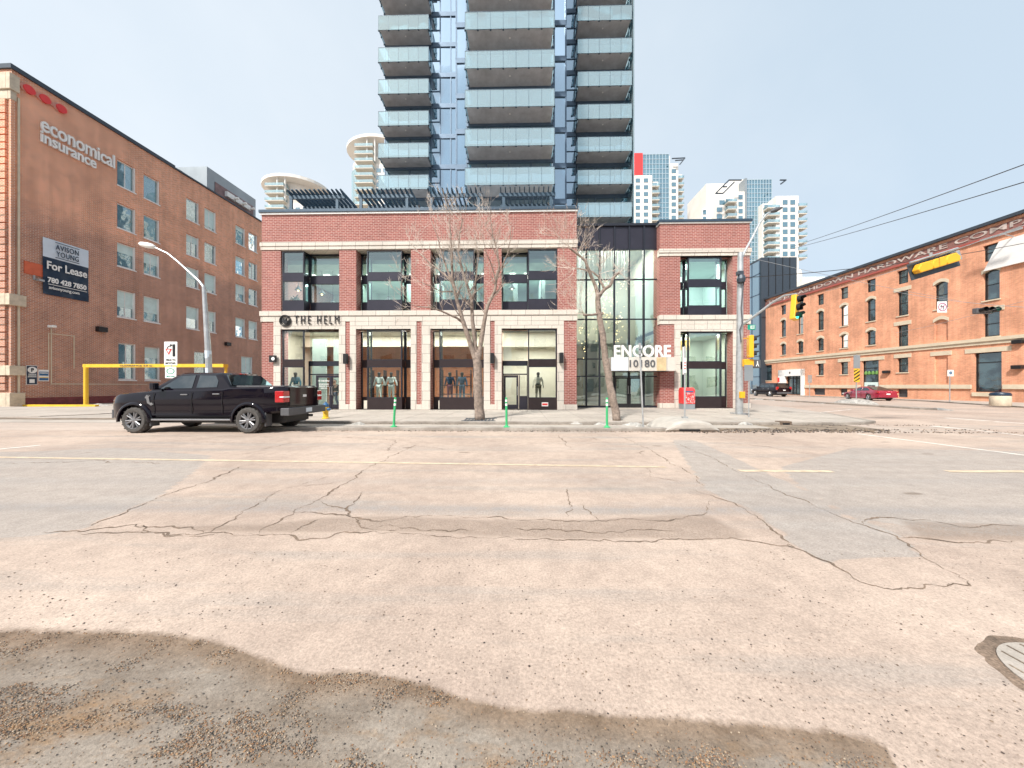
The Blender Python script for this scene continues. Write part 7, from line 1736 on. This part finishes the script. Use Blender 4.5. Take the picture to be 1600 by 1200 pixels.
J = std(.05); J.update(knl=(-.16, -.02, .50), anl=(-.30, .10, .10), tol=(-.42, .08, .05), knr=(.14, -.10, .52), anr=(.26, 0, .09), tor=(.14, -.02, .035), chest=(.02, -.04, 1.32), wrl=(-.14, -.20, 1.0), hal=(-.16, -.26, .96))
pz = figure('person', 'person in dark clothes with a backpack walking behind the open shop door', 'person', (XX(523, 21.2), 21.2, .12), R(0), J, ('c_black', 'c_navy', 'c_black'), 'skin', 1.0)
m = MB(); m.box(.10, .04, 1.02, .34, .26, 1.45); m.build('backpack', M['c_black'], pz, world=False, bevel=.06); m = MB(); m.lathe([(.105, 1.66), (.108, 1.72), (.08, 1.79), (0, 1.81)], (0, 0, 0), 12); m.build('hair', M['black'], pz, world=False, smooth=True)
t = T('pot_plant', 'bushy green pot plant in the upper left corner window', 'plant', (XX(461, YF + .9), YF + .9, zf(469)))
m = MB()
for k in range(60):
    a = random.uniform(0, 6.28); l_ = random.uniform(.25, .55); e = random.uniform(.2, 1.1); d = Vector((math.cos(a) * math.cos(e), math.sin(a) * math.cos(e) * .7, math.sin(e))); n_ = Vector((-math.sin(a), math.cos(a), 0)) * .035
    p0 = Vector((0, 0, .25)); p1 = p0 + d * l_ * .6; p2 = p0 + d * l_ + Vector((0, 0, -.12)); m.add([tuple(p0), tuple(p1 + n_), tuple(p2), tuple(p1 - n_)], [(0, 1, 2, 3)])
m.build('leaves', M['leaf'], t, world=False); m = MB(); m.lathe([(.11, 0), (.15, .26), (.13, .26)], (0, 0, 0), 14); m.build('pot', M['white'], t, world=False)
t = T('lobby_tree', 'dark leafy indoor plant standing in the lobby behind the sign', 'plant', (XX(1003, YL + 2), YL + 2, 4.0)); t.location.z = 3.6
m = MB()
for k in range(70):
    a = random.uniform(0, 6.28); l_ = random.uniform(.4, .9); e = random.uniform(-.3, 1.3); d = Vector((math.cos(a) * math.cos(e), math.sin(a) * math.cos(e), math.sin(e))); n_ = Vector((-math.sin(a), math.cos(a), 0)) * .07
    p0 = Vector((0, 0, 1.2)); p1 = p0 + d * l_ * .6; p2 = p0 + d * l_; m.add([tuple(p0), tuple(p1 + n_), tuple(p2), tuple(p1 - n_)], [(0, 1, 2, 3)])
m.build('leaves', M['leaf'], t, world=False); m = MB(); m.tube([(0, 0, 0), (0, 0, 1.3)], .03, 6); m.build('stem', M['bark'], t, world=False)
t.location.z = 1.6 + .1 if False else 3.2
m = MB(); m.box(XX(998, YL + 1.5), YL + 1.5, .11, XX(1008, YL + 1.5), YL + 2.5, 3.2); m.build('lobby_pillar', M['mint_in'], shop)
# drain in the corner kerb
p = G(1216, 660, .06); t = T('drain_inlet', 'rusty kerb drain inlet at the corner', 'drain', (p.x, YS - .16, 0)); m = MB(); m.box(p.x - .22, YS - .18, .0, p.x + .22, YS + .1, .14); m.build('frame', M['crack'], t, bevel=.01); m = MB(); m.box(p.x - .13, YS - .19, .01, p.x + .13, YS - .181, .08); m.build('opening', M['black'], t)

# ================================================================== THE FAR SIDE OF THE STREET: UNSEEN BLOCKS ADDED TO BE MIRRORED IN THE GLASS
for (x0, x1, yb_, h_, mat, lab) in ((-44, -6, -24, 12.5, 'cream', 'unseen pale low block added across the street to be mirrored in the shop windows'), (-2, 24, -30, 17, 'cream', 'unseen tall pale block added across the street to be mirrored in the lobby glass'), (28, 60, -24, 11, 'cream2', 'unseen white low block added across the street to be mirrored in the right wing windows')):
    t = T('mirrored_block', lab, 'building', ((x0 + x1) / 2, yb_, 0)); MB().box(x0, yb_ - 12, 0, x1, yb_, h_).build('wall', M[mat], t)
    nx = int((x1 - x0) / 4)
    for i in range(nx):
        for j in range(int(h_ / 4)):
            x = x0 + 1 + i * (x1 - x0 - 1) / nx; MB().box(x, yb_, 1.2 + j * 4, x + 2.2, yb_ + .08, 3.4 + j * 4).build('window', M['rw'], t)
kerbprism('sidewalk', [(-60, -14), (60, -14), (60, -1.5), (-60, -1.5)], .12, M['concrete'])
